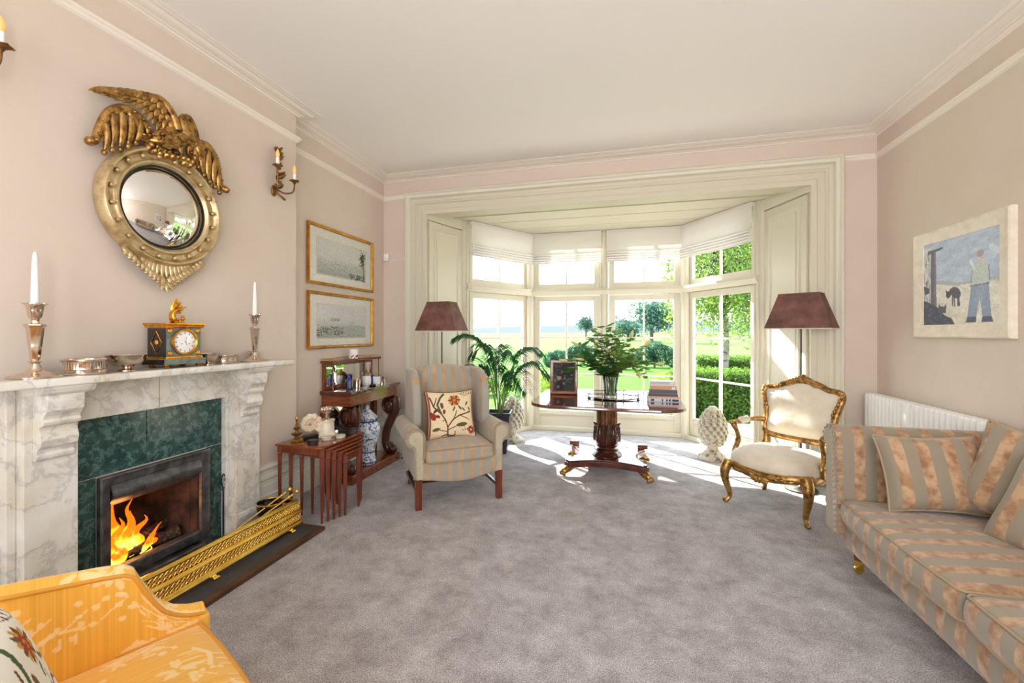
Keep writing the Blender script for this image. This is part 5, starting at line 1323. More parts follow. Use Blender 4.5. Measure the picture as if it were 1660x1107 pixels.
for (y0, y1) in ((2.005, 2.935), (1.065, 1.995)):
    def cf(p, y0=y0, y1=y1):
        k = max(0, 1 - ((p.x - 1.62) / .40) ** 2) * max(0, 1 - ((p.y - (y0 + y1) / 2) / ((y1 - y0) / 2 + .02)) ** 2)
        z = p.z + (.042 * k if p.z > .37 else -.0)
        x = p.x - (.022 * (1 - ((p.y - (y0 + y1) / 2) / ((y1 - y0) / 2)) ** 2) if p.x < XF + .06 else 0) - (.018 * math.sin(PI * (p.z - .29) / .14) if p.x < XF + .03 else 0)
        return Vector((x, p.y, z))
    b = rel(MB()); b.uvf = lambda p: (p.y, p.z); b.rbox(XF - .03, 1.98, y0, y1, .292, .425, .03, 3, 12, cf); cu = b.build('seat_cushion', M_so, sf, smooth=60)
    for z in (.304, .418):
        b = rel(MB()); b.tube([cf(Vector((1.8, y0 + .003, z)))] + [cf(Vector((XF - .012, y0 + .004, z)))] + [cf(Vector((XF - .027, lerp(y0 + .02, y1 - .02, k / 14), z))) + Vector((.0, 0, .0)) for k in range(15)] + [cf(Vector((XF - .012, y1 - .004, z))), cf(Vector((1.8, y1 - .003, z)))], .006, 6); b.build('piping', M_pip2, cu, smooth=70)
def along(pts, f):
    d = np.array([0] + [math.dist(a, c) for a, c in zip(pts[:-1], pts[1:])]).cumsum(); return interp(d, [q[0] for q in pts], f * d[-1]), interp(d, [q[1] for q in pts], f * d[-1])
def sroll(x0, x1, yi, sgn, name):
    ol = outline_roll(0, .135, .22, .765, .078, .035)
    b = rel(MB()); b.uvf = lambda p: (p.x + .03, p.z); b.prism([(yi + sgn * p, q) for p, q in ol], 'x', x0, x1); arm = b.build(name, M_so, sf, smooth=40, bevel=.012)
    ol2 = outline_roll(.018, .130, .22, .765, .062, .030)
    b = rel(MB()); b.prism([(yi + sgn * p, q) for p, q in ol2], 'x', x0 - .016, x0 + .01); b.build('arm_front', M_plain2, arm, smooth=40, bevel=.008)
    b = rel(MB())
    for k in range(26):
        p, z = along(ol[:-2], k / 25); p2, z2 = along(ol2[:-2], k / 25)
        b.tube([(x0 - .014, yi + sgn * p2, z2), (x0 - .004, yi + sgn * p, z), (x0 + .03, yi + sgn * p, z)], .0065, 5)
    b.build('pleats', M_so, arm, smooth=70)
sroll(1.225, 2.10, 2.93, 1, 'arm'); sroll(1.225, 2.10, 1.06, -1, 'arm')
b = rel(MB()); b.uvf = lambda p: (p.y, p.z); ol = outline_roll(1.965, 2.135, .22, .775, .080, .045); b.prism(ol, 'y', .985, 2.995); b.build('backrest', M_so, sf, smooth=40, bevel=.012)
for (x, y) in ((1.33, 2.93), (1.33, 1.04), (2.05, 2.93), (2.05, 1.04)):
    b = rel(MB()); b.lathe([(.018, .055), (.024, .062), (.034, .14)], 4, (x, y, 0)); leg = b.build('leg', M_woodr, sf)
    b = rel(MB()); b.lathe([(.021, .045), (.028, .07), (.024, .085), (.022, .085)], 4, (x, y, 0)); b.box(x - .014, x + .014, y - .016, y - .011, .02, .05); b.box(x - .014, x + .014, y + .011, y + .016, .02, .05); b.lathe([(.006, -.010), (.022, -.010), (.024, 0), (.022, .010), (.006, .010)], 16, (x - .006, y, .0245), 'y'); b.build('castor', M_brass, leg, smooth=40)
uvc = lambda w, o=0: (lambda u, v: (u * w + o, v))
Rz = lambda d: Matrix.Rotation(math.radians(d), 3, 'Z'); Rx = lambda d: Matrix.Rotation(math.radians(d), 3, 'X'); Ry = lambda d: Matrix.Rotation(math.radians(d), 3, 'Y')
pillow('throw_cushion', 'square striped velvet cushion leaning on the far sofa arm', 'cushion', (1.60, 2.80, .645), Rz(-4) @ Rx(-20) @ Ry(-3), .45, .40, .15, M_so, uvs=uvc(.45, .07), pinch=.08, pip=M_pip2, crease=.004, group='striped sofa cushions')
pillow('throw_cushion', 'striped velvet cushion propped diagonally in the sofa back corner', 'cushion', (1.885, 2.60, .69), Rz(-52) @ Rx(-18) @ Ry(12), .46, .46, .16, M_so, uvs=uvc(.46, .02), pinch=.09, pip=M_pip2, crease=.006, group='striped sofa cushions')
pillow('throw_cushion', 'striped velvet cushion half cut off at the right edge on the sofa', 'cushion', (1.80, 2.32, .62), Rz(-70) @ Rx(-24) @ Ry(6), .46, .44, .16, M_so, uvs=uvc(.46, .05), pinch=.09, pip=M_pip2, crease=.006, group='striped sofa cushions')

# ================================================================== yellow damask armchair in the foreground
def damask(nx, ny, seed):
    c = Canvas(nx, ny, (244, 184, 70)); r = np.random.default_rng(seed)
    st = r.uniform(-7, 7, nx); c.a += st[None, :, None]
    pale = (252, 222, 164)
    for k in range(int(nx * ny / 900)):
        x, y = r.random(), r.random(); kind = r.integers(0, 3); s = r.uniform(.8, 1.3) * 11 / nx
        if kind == 0:
            for q in range(6): a = q * 1.05 + r.random(); c.ell(x + s * .9 * math.cos(a), y + s * .9 * c.asp * math.sin(a), s * .7, s * .26, pale, .8, a)
        elif kind == 1:
            for q in range(7): c.ell(x + r.normal(0, s), y + r.normal(0, s) * c.asp, s * .32, s * .32, pale, .8)
            c.stroke([(x - s, y - s * c.asp), (x + s, y + s * c.asp)], s * .18, pale, .7)
        else:
            c.stroke([(x - 1.4 * s, y), (x - .2 * s, y + .7 * s * c.asp), (x + 1.5 * s, y + .4 * s * c.asp)], s * .35, pale, .8)
            for q in range(3): c.stroke([(x - s + q * s, y), (x - s + q * s, y - s * c.asp)], s * .2, pale, .8)
    return c
M_yel = mat('yellow_damask', (1, 1, 1, 1), .55, attr='Col', sheen=.3, bump=.15, bscale=200, bdist=.003)
M_yplain = mat('yellow_silk', rgb(244, 186, 76), .55, sheen=.3)
M_ypip = mat('yellow_piping', rgb(222, 158, 58), .6)
ya = math.radians(-26)      # chair faces along (.44, .90); local +y is its front
yc = thing('yellow_armchair', 'yellow damask armchair in the foreground before the fender', 'armchair', (-1.22, .72, 0), ya)
# local: x to the chair's right, y to the front; seat x -.29..+.29, y -.28..+.30
dmS = damask(260, 230, 5); dmA = damask(250, 200, 12)
b = MB()
def ys(u, v):
    x = lerp(-.36, .36, u); y = lerp(-.30, .315, v)
    e = (1 - (2 * u - 1) ** 8) * (1 - (2 * v - 1) ** 8)
    return (x, y + .015 * (1 - (2 * u - 1) ** 2) * v, .405 + .030 * e + .02 * (1 - (2 * u - 1) ** 2) * (1 - (2 * v - 1) ** 2))
b.grid(ys, 200, 180, colfn=dmS.at); b.build('seat_cushion', M_yel, yc, smooth=80, fixn=False)
b = MB(); b.rbox(-.357, .357, -.30, .312, .18, .408, .012, 2, 2); b.build('seat_base', M_yplain, yc, smooth=50)
b = MB(); b.tube([(-.361, .10, .412)] + [ys(0, .9 + .1 * k / 3) for k in range(4)] + [ys(k / 14, 1) for k in range(15)] + [ys(1, 1 - k / 10) for k in range(10)], .007, 6); b.build('piping', M_ypip, yc, smooth=70)
def armtop(t):   # t 0 back .. 1 front: height of the scooped arm
    return interp([0, .35, .62, .70, .735, .77, .82, .88, .94, 1], [.735, .690, .660, .648, .630, .570, .500, .460, .440, .43], t)
for s in (-1, 1):
    xo = s * .443; xi = s * .357
    b = MB()
    def ai(u, v):
        y = lerp(-.36, .33, u); zt = armtop(u); th = v
        # v: 0 inner foot .. .55 inner top .. .75 outer top .. 1 outer foot
        if v < .6: z = lerp(.38, zt, v / .6); x = lerp(xi, xi + s * .012, v / .6)
        elif v < .78: q = (v - .6) / .18; z = zt + .022 * math.sin(PI * q); x = lerp(xi + s * .012, xo, q)
        else: q = (v - .78) / .22; z = lerp(zt, .16, q); x = xo
        return (x, y + (.02 * (.7 - zt) if u > .6 else 0), z)
    b.grid(ai, 190, 130, colfn=lambda u, v: dmA.at(u, min(.999, v * 1.0)))
    arm = b.build('arm', M_yel, yc, smooth=60)
    b = MB(); pts = [(xi + s * .012, lerp(-.36, .33, k / 30) + (.02 * (.7 - armtop(k / 30)) if k > 18 else 0), armtop(k / 30)) for k in range(31)]
    b.tube(pts, .0065, 6); b.build('piping', M_ypip, arm, smooth=70)
    b = MB(); b.tube([(xo, p[1], p[2]) for p in pts], .0065, 6); b.build('piping', M_ypip, arm, smooth=70)
    b = MB(); b.box(min(xi, xo), max(xi, xo), .31, .345, .16, .43); b.build('arm_front', M_yplain, arm, bevel=.008)
    b = MB(); b.lathe([(.014, 0), (.026, .17)], 8, (s * .38, .28, 0)); b.build('leg', M_woodr, yc); b = MB(); b.lathe([(.014, 0), (.026, .17)], 8, (s * .37, -.33, 0)); b.build('leg', M_woodr, yc)
dmB = damask(60, 60, 8)
b = MB()
def yb(u, v):
    a = lerp(-1.0, 1.0, u); z = lerp(.38, .86 - .05 * a * a, v); x = .43 * a; y = -.36 - .14 * v + .06 * a * a - .05 * math.sin(PI * v) * -1 * .4
    return (x, y, z)
b.grid(yb, 60, 60, colfn=dmB.at); b.grid(lambda u, v: (yb(u, v)[0], yb(u, v)[1] - .10, yb(u, v)[2]), 20, 10, colfn=lambda u, v: (lin(244), lin(184), lin(70)))
b.build('backrest', M_yel, yc, smooth=70, fixn=False)
Ry0 = Matrix.Rotation(ya + PI, 3, 'Z')
p = Matrix.Rotation(ya, 3, 'Z') @ Vector((.06, -.115, 0))
cw_ = crewel(2, 90); cw_.a = np.where((np.abs(cw_.a - np.array([232, 212, 176])).sum(-1) < 45)[..., None], np.array([240, 236, 224.]), cw_.a)
pillow('throw_cushion', 'white crewel-embroidered cushion on the yellow armchair', 'cushion', (-1.22 + p.x, .72 + p.y, .625), Ry0 @ Matrix.Rotation(math.radians(-18), 3, 'X'), .40, .38, .13, M_crewel, cw_, pinch=.10, pip=mat('cream_cushion_edge', rgb(226, 206, 170), .8), n=20)
# ================================================================== floor lamps
M_shade = mat('brown_mottled_shade', rgb(126, 86, 76), .7, c2=rgb(84, 54, 48), nscale=9, nlo=.35, nhi=.7, bump=.2, bscale=40)
M_shin = mat('shade_lining', rgb(226, 214, 196), .8)
M_pole = mat('dark_metal_pole', rgb(70, 66, 62), .35, .8)
def floor_lamp(loc, rz, label, wb, wt, db, dt, z0, z1):
    t = thing('floor_lamp', label, 'floor lamp', loc, rz, 'slim floor lamps in the bay')
    b = MB(); b.lathe([(.13, 0), (.13, .012), (.03, .022), (.012, .04), (.010, .05)], 28); b.build('base', M_pole, t, smooth=50)
    b = MB(); b.tube([(0, 0, .03), (0, 0, z0 + .12)], .007, 8); b.build('pole', M_pole, t, smooth=60)
    b = MB(); vs = []
    for (a, c, z) in ((wb, db, z0), (wt, dt, z1)):
        for (sx_, sy_) in ((-1, -1), (1, -1), (1, 1), (-1, 1)): vs.append((sx_ * a, sy_ * c, z))
    ins_ = [(v[0] * .985, v[1] * .985, v[2]) for v in vs]
    fs = [(i, (i + 1) % 4, 4 + (i + 1) % 4, 4 + i) for i in range(4)]
    b.add(vs, fs, mi=0); b.add(ins_, [f[::-1] for f in fs], mi=1)
    sh_ = b.build('lamp_shade', [M_shade, M_shin], t, fixn=False)
    b = MB(); b.tube(vs[:4], .004, 5, closed=True); b.build('shade_rim', M_shin, sh_); b = MB(); b.tube(vs[4:], .004, 5, closed=True); b.build('shade_rim', M_shade, sh_)
    b = MB(); b.tube([(-wt, 0, z1 - .02), (wt, 0, z1 - .02)], .003, 5); b.tube([(0, -dt, z1 - .02), (0, dt, z1 - .02)], .003, 5); b.build('shade_carrier', M_pole, sh_)
    b = MB(); b.lathe([(.013, z0 + .12), (.013, z0 + .16), (.018, z0 + .17), (.028, z0 + .20), (.020, z0 + .235), (0, z0 + .245)], 14); b.build('bulb', M_wax, t, smooth=60)
floor_lamp((-1.83, 4.16, 0), math.radians(-6), 'slim floor lamp with brown tapered shade behind the wing armchair', .235, .13, .15, .085, 1.42, 1.72)
floor_lamp((1.54, 4.38, 0), math.radians(-33), 'slim floor lamp with brown tapered shade behind the gilt armchair', .255, .155, .15, .09, 1.44, 1.75)

# ================================================================== palm in a square planter
pp = thing('potted_palm', 'green kentia palm in a tapered dark planter behind the wing armchair', 'plant', (-1.42, 4.885, 0), .15)
M_plantr = mat('dark_grey_planter', rgb(58, 60, 70), .4)
b = MB(); vs = []
for (a, z) in ((.095, 0), (.138, .45), (.146, .452), (.146, .478), (.130, .478), (.122, .43)):
    for (sx_, sy_) in ((-1, -1), (1, -1), (1, 1), (-1, 1)): vs.append((sx_ * a, sy_ * a, z))
b.add(vs, [(j * 4 + i, j * 4 + (i + 1) % 4, (j + 1) * 4 + (i + 1) % 4, (j + 1) * 4 + i) for j in range(5) for i in range(4)] + [(3, 2, 1, 0)]); b.build('planter', M_plantr, pp, bevel=.002)
b = MB(); b.box(-.122, .122, -.122, .122, .42, .44); b.build('soil', mat('soil', rgb(70, 54, 42), .95, c2=rgb(44, 34, 28), nscale=40, bump=.6), pp)
M_palm = leafmat('palm_green', (30, 76, 44), (44, 98, 54), .25)
M_stem = mat('palm_stem', rgb(118, 128, 74), .6)
def frond(name, az, reach, top, droop, n=25, tw=.0, lw=.022):
    r = random.Random(int(az * 57 + reach * 91))
    dirv = Vector((math.cos(az), math.sin(az), 0)); b0 = Vector((.035 * math.cos(az * 2.3), .035 * math.sin(az * 2.3), .44))
    pts = spline([b0, b0 + dirv * reach * .12 + Vector((0, 0, (top - .44) * .45)), b0 + dirv * reach * .35 + Vector((0, 0, (top - .44) * .86)), b0 + dirv * reach * .66 + Vector((0, 0, (top - .44))), b0 + dirv * reach + Vector((0, 0, (top - .44) - droop))], 6)
    b = MB(); m = len(pts); b.tube(pts, [.006 - .0045 * k / m for k in range(m)], 5); st = b.build('stem', M_stem, pp, smooth=60)
    b = MB(); side0 = dirv.cross(Vector((0, 0, 1)))
    for k in range(n):
        f = .44 + .55 * k / n; i = f * (m - 1); p = pts[int(i)].lerp(pts[min(int(i) + 1, m - 1)], i - int(i)); tg = (pts[min(int(i) + 1, m - 1)] - pts[max(int(i) - 1, 0)]).normalized()
        L_ = reach * .0 + .27 * math.sin(PI * (.22 + .70 * k / n))
        for s in (-1, 1):
            d = (side0 * s * .78 + tg * .62 + Vector((0, 0, .10 + r.uniform(-.10, .10)))).normalized()
            q1 = p + d * L_ * .5 + Vector((0, 0, .012)); q2 = p + d * L_ + Vector((0, 0, -.30 * L_ - .02))
            wv = d.cross(Vector((0, 0, 1))).normalized() * lw * .5
            up = Vector((0, 0, .004))
            b.add([p, q1 - wv, q1 + up, q1 + wv, q2], [(0, 1, 2), (0, 2, 3), (1, 4, 2), (2, 4, 3)])
    b.build('leaflets', M_palm, st, fixn=False)
for (az, re, tp, dr) in ((3.45, .54, 1.34, .02), (3.05, .36, 1.22, .10), (.35, .50, 1.18, .05), (-.15, .55, 1.02, .12), (.95, .40, 1.12, .08), (4.3, .40, 1.06, .15), (5.2, .42, .98, .16), (-.75, .50, .92, .18), (1.9, .36, 1.20, .05), (2.3, .32, 1.05, .12), (4.8, .28, 1.20, .04), (3.9, .45, .98, .2)): frond('frond', az, re, tp, dr)
b = MB()
for (az, ln, hz) in ((4.4, .10, 1.12), (.2, .16, 1.05), (5.6, .12, 1.0)):
    base = Vector((.02 * math.cos(az), .02 * math.sin(az), .45)); tip = base + Vector((ln * math.cos(az), ln * math.sin(az), hz - .45))
    leafblade(b, base.lerp(tip, .45), tip, .028, .004, n=8, up=(math.cos(az + 1.2), math.sin(az + 1.2), 0)); b.tube([base, base.lerp(tip, .5)], .006, 5)
b.build('young_leaf', mat('young_palm_green', rgb(76, 150, 56), .4), pp, smooth=60)

# ================================================================== stone pineapple finials
def pinecone(loc, label):
    t = thing('stone_finial', label, 'stone ornament', loc, 0, 'stone pineapple finials')
    b = MB(); b.lathe([(.145, 0), (.150, .015), (.142, .040), (.115, .052), (.085, .080), (.060, .110), (.052, .140), (.070, .165)], 28); b.build('foot', M_stone, t, smooth=50)
    R = lambda z: .155 * math.sin(PI * (.20 + .74 * (z - .155) / .43)) ** .8
    b = MB(); b.lathe([(R(.155 + .43 * k / 14) * .93, .155 + .43 * k / 14) for k in range(15)], 24); b.build('core', M_stone, t, smooth=60)
    sc = None
    for row in range(9):
        z = .185 + .043 * row; m = max(6, int(14 * R(z) / .155)); rr = R(z)
        for j in range(m):
            a = 2 * PI * (j + .5 * (row % 2)) / m
            if sc is None:
                b = MB(); b.ell((0, 0, .012), (.018, .034, .036), 8, 6); sc = b.build('scale', M_stone, t, smooth=60); o = sc
            else: o = sc.copy(); COL.objects.link(o)
            k = max(.6, rr / .155); o.scale = (k, k, k); o.location = (rr * .93 * math.cos(a), rr * .93 * math.sin(a), z); o.rotation_euler = (0, -.35, a)
pinecone((.962, 5.20, 0), 'lichened stone pineapple finial on the carpet left of the gilt armchair')
pinecone((-1.40, 5.40, 0), 'stone pineapple finial half hidden behind the potted palm')

# ================================================================== pedestal table
TX, TY = -.165, 4.55
pt = thing('pedestal_table', 'rosewood pedestal table with carved column on concave platform base', 'table', (TX, TY, 0))
hx, hyy, rc = .715, .62, .24; TT = .735
ol = []
for (cx, cy, a0) in ((hx - rc, hyy - rc, 0), (-hx + rc, hyy - rc, 90), (-hx + rc, -hyy + rc, 180), (hx - rc, -hyy + rc, 270)):
    for k in range(9): a = math.radians(a0 + k * 11.25); ol.append((cx + rc * math.cos(a), cy + rc * math.sin(a)))
b = MB(); nO = len(ol); vs = []; lay = ((.985, TT - .034), (1.0, TT - .028), (1.0, TT - .006), (.994, TT))
for f, z in lay: vs += [(x * f, y * f, z) for x, y in ol]
b.add(vs, [(j * nO + i, j * nO + (i + 1) % nO, (j + 1) * nO + (i + 1) % nO, (j + 1) * nO + i) for j in range(3) for i in range(nO)] + [tuple(range(nO))[::-1], tuple(3 * nO + i for i in range(nO))]); b.build('table_top', M_table, pt, smooth=40)
b = MB(); b.box(-.36, .36, -.17, -.12, TT - .07, TT - .034); b.box(-.36, .36, .12, .17, TT - .07, TT - .034); b.box(-.2, .2, -.2, .2, TT - .06, TT - .034); b.build('bearer', M_wood, pt, bevel=.003)
b = MB(); b.lathe([(.098, .465), (.096, TT - .06)], 96, rib=lambda a, i: 1 + .07 * math.copysign(abs(math.cos(12 * a)) ** .5, math.cos(12 * a))); b.build('fluted_column', mat('gilt_fluting', rgb(150, 106, 58), .35, .4, c2=rgb(92, 54, 34), nscale=10), pt, smooth=35)
b = MB(); b.lathe([(.105, .27), (.118, .295), (.122, .345), (.112, .40), (.098, .455), (.095, .475)], 32); urn = b.build('carved_urn', M_woodd, pt, smooth=50)
for k in range(8):
    a = 2 * PI * k / 8; u = (math.cos(a), math.sin(a), 0); b = MB()
    p0 = Vector((.106 * u[0], .106 * u[1], .28)); p1 = Vector((.098 * u[0], .098 * u[1], .465))
    leafblade(b, p0, p1, .036, .030, up=u, n=8); leafblade(b, p1 - Vector((0, 0, .02)), p1 + Vector((.040 * u[0], .040 * u[1], .012)), .026, .014, up=(0, 0, 1), n=4)
    leafblade(b, p0 + Vector((u[0], u[1], 0)) * .026, p1 + Vector((u[0], u[1], 0)) * .022, .008, .012, up=u, n=6)
    for q_ in (-1, 1):
        for h_ in (.3, .5, .7):
            pa_ = p0.lerp(p1, h_) + Vector((u[0], u[1], 0)) * .028; sd_ = Vector((-u[1], u[0], 0)) * q_; leafblade(b, pa_, pa_ + sd_ * .030 + Vector((0, 0, .022)), .006, .007, up=u, n=4)
    b.build('acanthus_leaf', M_woodd, urn, smooth=60)
b = MB(); b.lathe([(.150, .150), (.152, .158), (.135, .176), (.118, .186), (.112, .196), (.122, .205), (.122, .214), (.100, .221), (.092, .234), (.112, .246), (.118, .256), (.105, .272)], 48, rib=lambda a, i: 1 + (.035 * math.cos(30 * a) if i in (1, 2, 9) else 0)); b.build('turned_base', M_woodd, pt, smooth=40)
bo_ = []
hw_, hd_ = .40, .345
for (x0, y0, x1, y1) in ((-hw_, -hd_, hw_, -hd_), (hw_, -hd_, hw_, hd_), (hw_, hd_, -hw_, hd_), (-hw_, hd_, -hw_, -hd_)):
    ex, ey = (x1 - x0), (y1 - y0); L_ = math.hypot(ex, ey); ex /= L_; ey /= L_; nx_, ny_ = -ey, ex; cut = .045
    for k in range(13): t_ = k / 12; bo_.append((x0 + ex * lerp(cut, L_ - cut, t_) + nx_ * .105 * math.sin(PI * t_), y0 + ey * lerp(cut, L_ - cut, t_) + ny_ * .105 * math.sin(PI * t_)))
b = MB(); b.prism(bo_, 'z', .085, .135); b.prism([(x * .97, y * .97) for x, y in bo_], 'z', .135, .152); b.build('platform', M_table, pt, bevel=.004)
for (sx_, sy_) in ((-1, -1), (1, -1), (1, 1), (-1, 1)):
    u = Vector((sx_ * .72, sy_ * .69, 0)).normalized(); c = Vector((sx_ * (hw_ - .035), sy_ * (hd_ - .035), 0))
    b = MB(); b.ell(c + Vector((0, 0, .062)), (.040, .040, .030), 12, 8)
    b.tube(spline([c - u * .07 + Vector((0, 0, .080)), c - u * .02 + Vector((0, 0, .075)), c + u * .035 + Vector((0, 0, .055)), c + u * .05 + Vector((0, 0, .035))], 5), [.020, .026, .030, .034, .036, .038, .038, .038, .037, .036, .035, .034, .032, .030, .028, .024], 10)
    sd = Vector((-u.y, u.x, 0))
    for q in range(4): b.ell(c + u * .062 + sd * (q - 1.5) * .020 + Vector((0, 0, .030)), (.014, .014, .020), 8, 6)
    foot = b.build('paw_foot', M_gilt, pt, smooth=60)
    b = MB(); b.lathe([(.010, .018), (.012, .03)], 8, tuple(c + u * .04)); b.lathe([(.006, -.010), (.016, -.010), (.017, 0), (.016, .010), (.006, .010)], 12, tuple(c + u * .04 + Vector((0, 0, .017))), 'y'); b.build('castor', M_brass, foot, smooth=50)
    if sy_ > 0:
        b = MB(); b.prism([(c.x - .055, c.y - .03), (c.x + .055, c.y - .03), (c.x + .045, c.y + .05), (c.x - .045, c.y + .05)], 'z', .150, .195); b.build('scroll_block', M_wood, foot, bevel=.01)
# ---- on the table
fr_ = thing('photo_frame', 'wooden photo frame with a dark photograph on the pedestal table', 'photo frame', (-.625, 4.66, TT + .001), math.radians(6)); fr_.rotation_euler = (math.radians(-9), 0, math.radians(6))
w_, h_ = .150, .375
b = MB(); b.sweep([(-w_, 0, .0), (w_, 0, .0), (w_, 0, h_), (-w_, 0, h_)], (0, -1, 0), [(0, -.012), (0, .006), (.008, .012), (.030, .008), (.038, .002), (.038, -.012)], closed=True); b.build('frame', M_wood, fr_, smooth=30)
b = MB(); b.box(-w_ + .01, w_ - .01, .004, .012, .01, h_ - .01); b.box(-.02, .02, .012, .018, .05, .22); b.build('easel_back', M_woodd, fr_)
c = Canvas(44, 60, (44, 44, 42)); r2 = np.random.default_rng(2)
for k in range(260): g = r2.uniform(16, 150) if r2.random() < .55 else r2.uniform(10, 60); c.ell(r2.random(), r2.uniform(.25, 1), r2.uniform(.02, .07), r2.uniform(.02, .07), (g, g + 4, g), .6)
c.poly([(.08, .0), (.50, .0), (.46, .32), (.30, .40), (.12, .30)], (26, 24, 26)); c.ell(.28, .50, .10, .13, (168, 140, 126)); c.ell(.28, .58, .11, .07, (34, 26, 24)); c.ell(.24, .16, .07, .07, (150, 130, 120), .7); c.poly([(.55, 0), (1, 0), (1, .3), (.55, .22)], (52, 58, 54), .8)
b = MB(); b.grid(lambda u, v: (lerp(-w_ + .035, w_ - .035, u), -.001, lerp(.035, h_ - .035, v)), 44, 60, colfn=c.at); b.build('photograph', M_paint, fr_, fixn=False)
b = MB(); b.add([(-w_ + .03, -.0035, .03), (w_ - .03, -.0035, .03), (w_ - .03, -.0035, h_ - .03), (-w_ + .03, -.0035, h_ - .03)], [(0, 1, 2, 3)]); b.build('glazing', M_pglass, fr_, fixn=False)
# oval gallery tray
ty = thing('gallery_tray', 'oval mirrored silver gallery tray under the glass vase', 'tray', (-.10, 4.55, TT + .001))
M_tarn = mat('tarnished_silver', rgb(130, 120, 110), .25, .9)
ov = lambda a, z, f=1.0: (.265 * f * math.cos(a), .205 * f * math.sin(a), z)
b = MB(); vs = [ov(2 * PI * k / 48, .008) for k in range(48)] + [ov(2 * PI * k / 48, .012) for k in range(48)]
b.add(vs, [(k, (k + 1) % 48, 48 + (k + 1) % 48, 48 + k) for k in range(48)] + [tuple(range(48))[::-1], tuple(range(48, 96))]); b.build('mirror_plate', M_mirror, ty)
b = MB(); b.tube([ov(2 * PI * k / 48, .050) for k in range(48)], .004, 6, closed=True); b.tube([ov(2 * PI * k / 48, .012) for k in range(48)], .005, 6, closed=True); b.build('gallery_rail', M_tarn, ty, smooth=70)
for k in range(8):
    a = 2 * PI * (k + .5) / 8; x, y, _ = ov(a, 0); b = MB(); b.lathe([(.012, 0), (.008, .008), (.005, .015), (.004, .045), (.006, .052), (0, .058)], 10, (x, y, 0)); b.build('post', M_tarn, ty, smooth=60)
# vase of foliage
va = thing('glass_vase', 'clear glass vase standing on the oval tray', 'vase', (-.13, 4.57, TT + .0135))
b = MB(); b.lathe([(.070, 0), (.072, .004), (.066, .04), (.068, .12), (.082, .20), (.090, .23), (.087, .23), (.079, .20), (.064, .12), (.062, .04), (.064, .012), (0, .012)], 40); b.build('vase_glass', M_vglass, va, smooth=50)
b = MB(); b.lathe([(.061, .0135), (.061, .04), (.0625, .10), (0, .10)], 32); b.build('water', M_vglass, va, smooth=50)
bq = thing('bouquet', 'loose bunch of eucalyptus and lily buds in the glass vase', 'flowers', (-.13, 4.57, TT + .03))
M_euc = [leafmat('eucalyptus_green', (104, 142, 82), (134, 168, 100), .4), leafmat('deep_leaf_green', (48, 104, 52), (76, 134, 66), .35), leafmat('yellow_green_leaf', (140, 164, 66), (176, 192, 92), .4)]
M_bud = mat('pale_lily_bud', rgb(228, 208, 160), .5, c2=rgb(206, 200, 120), nscale=14)
M_tw = mat('green_twig', rgb(104, 112, 66), .6)
r4 = random.Random(21)
tips = [(-.44, -.02, .34), (-.42, .0, .22), (.34, .06, .50), (.26, -.1, .26), (-.30, .02, .42), (.44, .0, .32), (-.38, -.02, .40), (-.33, .06, .50), (-.26, -.10, .36), (-.20, .02, .57), (-.10, .08, .62), (-.06, -.08, .53), (-.16, .0, .66), (-.05, .04, .70), (.08, .0, .64), (.20, .02, .58), (.02, .02, .60), (.10, .10, .56), (.15, -.06, .50), (.22, .05, .46), (.30, -.05, .42), (.37, -.02, .34), (.36, .02, .26), (-.36, -.12, .30), (.20, -.14, .36), (.0, -.14, .42), (-.14, -.14, .46), (.32, -.12, .20), (.12, -.1, .30), (-.16, -.1, .30)]
for i, tp in enumerate(tips):
    tp = Vector(tp); base = Vector((r4.uniform(-.03, .03), r4.uniform(-.03, .03), .0)); neck = Vector((tp.x * .16, tp.y * .16, .20)); neck = Vector((max(-.06, min(.06, neck.x)), neck.y, .20))
    path = spline([base, neck, neck.lerp(tp, .5) + Vector((0, 0, .06 if tp.z > .3 else .14)), tp], 5)
    b = MB(); b.tube(path, [.0035 - .0018 * k / len(path) for k in range(len(path))], 5); st = b.build('stem', M_tw, bq, smooth=60)
    b = MB(); kind = 0 if tp.x > .05 else (1 if i % 3 else 0)
    m = len(path)
    for k in range(int(m * .34), m):
        for s in range(3 if kind == 0 else 2):
            p = path[k]; az = r4.uniform(0, 6.28); d = Vector((math.cos(az), math.sin(az), r4.uniform(-.25, .6))).normalized(); L_ = r4.uniform(.052, .080) if kind == 0 else r4.uniform(.085, .14)
            wv = d.cross(Vector((r4.uniform(-.4, .4), r4.uniform(-.4, .4), 1))).normalized() * (L_ * (.44 if kind == 0 else .24)); nn = d.cross(wv).normalized() * .006
            mi = 0 if kind == 0 else 1
            if r4.random() < .15: mi = 2
            a0 = p; b.add([a0, a0 + d * L_ * .3 + wv * .85, a0 + d * L_ * .7 + wv * .8, a0 + d * L_, a0 + d * L_ * .7 - wv * .8, a0 + d * L_ * .3 - wv * .85, a0 + d * L_ * .5 - nn], [(0, 1, 6), (1, 2, 6), (2, 3, 6), (3, 4, 6), (4, 5, 6), (5, 0, 6)], mi=mi)
    b.build('leaves', M_euc, st, fixn=False)
    if i in (0, 2, 3, 5, 7, 8, 15):
        b = MB(); d = (path[-1] - path[-3]).normalized(); leafblade(b, tp, tp + (d + Vector((-.3, -.2, .2))).normalized() * .095, .016, .014, n=7, up=(0, -1, 0.2)); b.build('bud', M_bud, st, smooth=60)
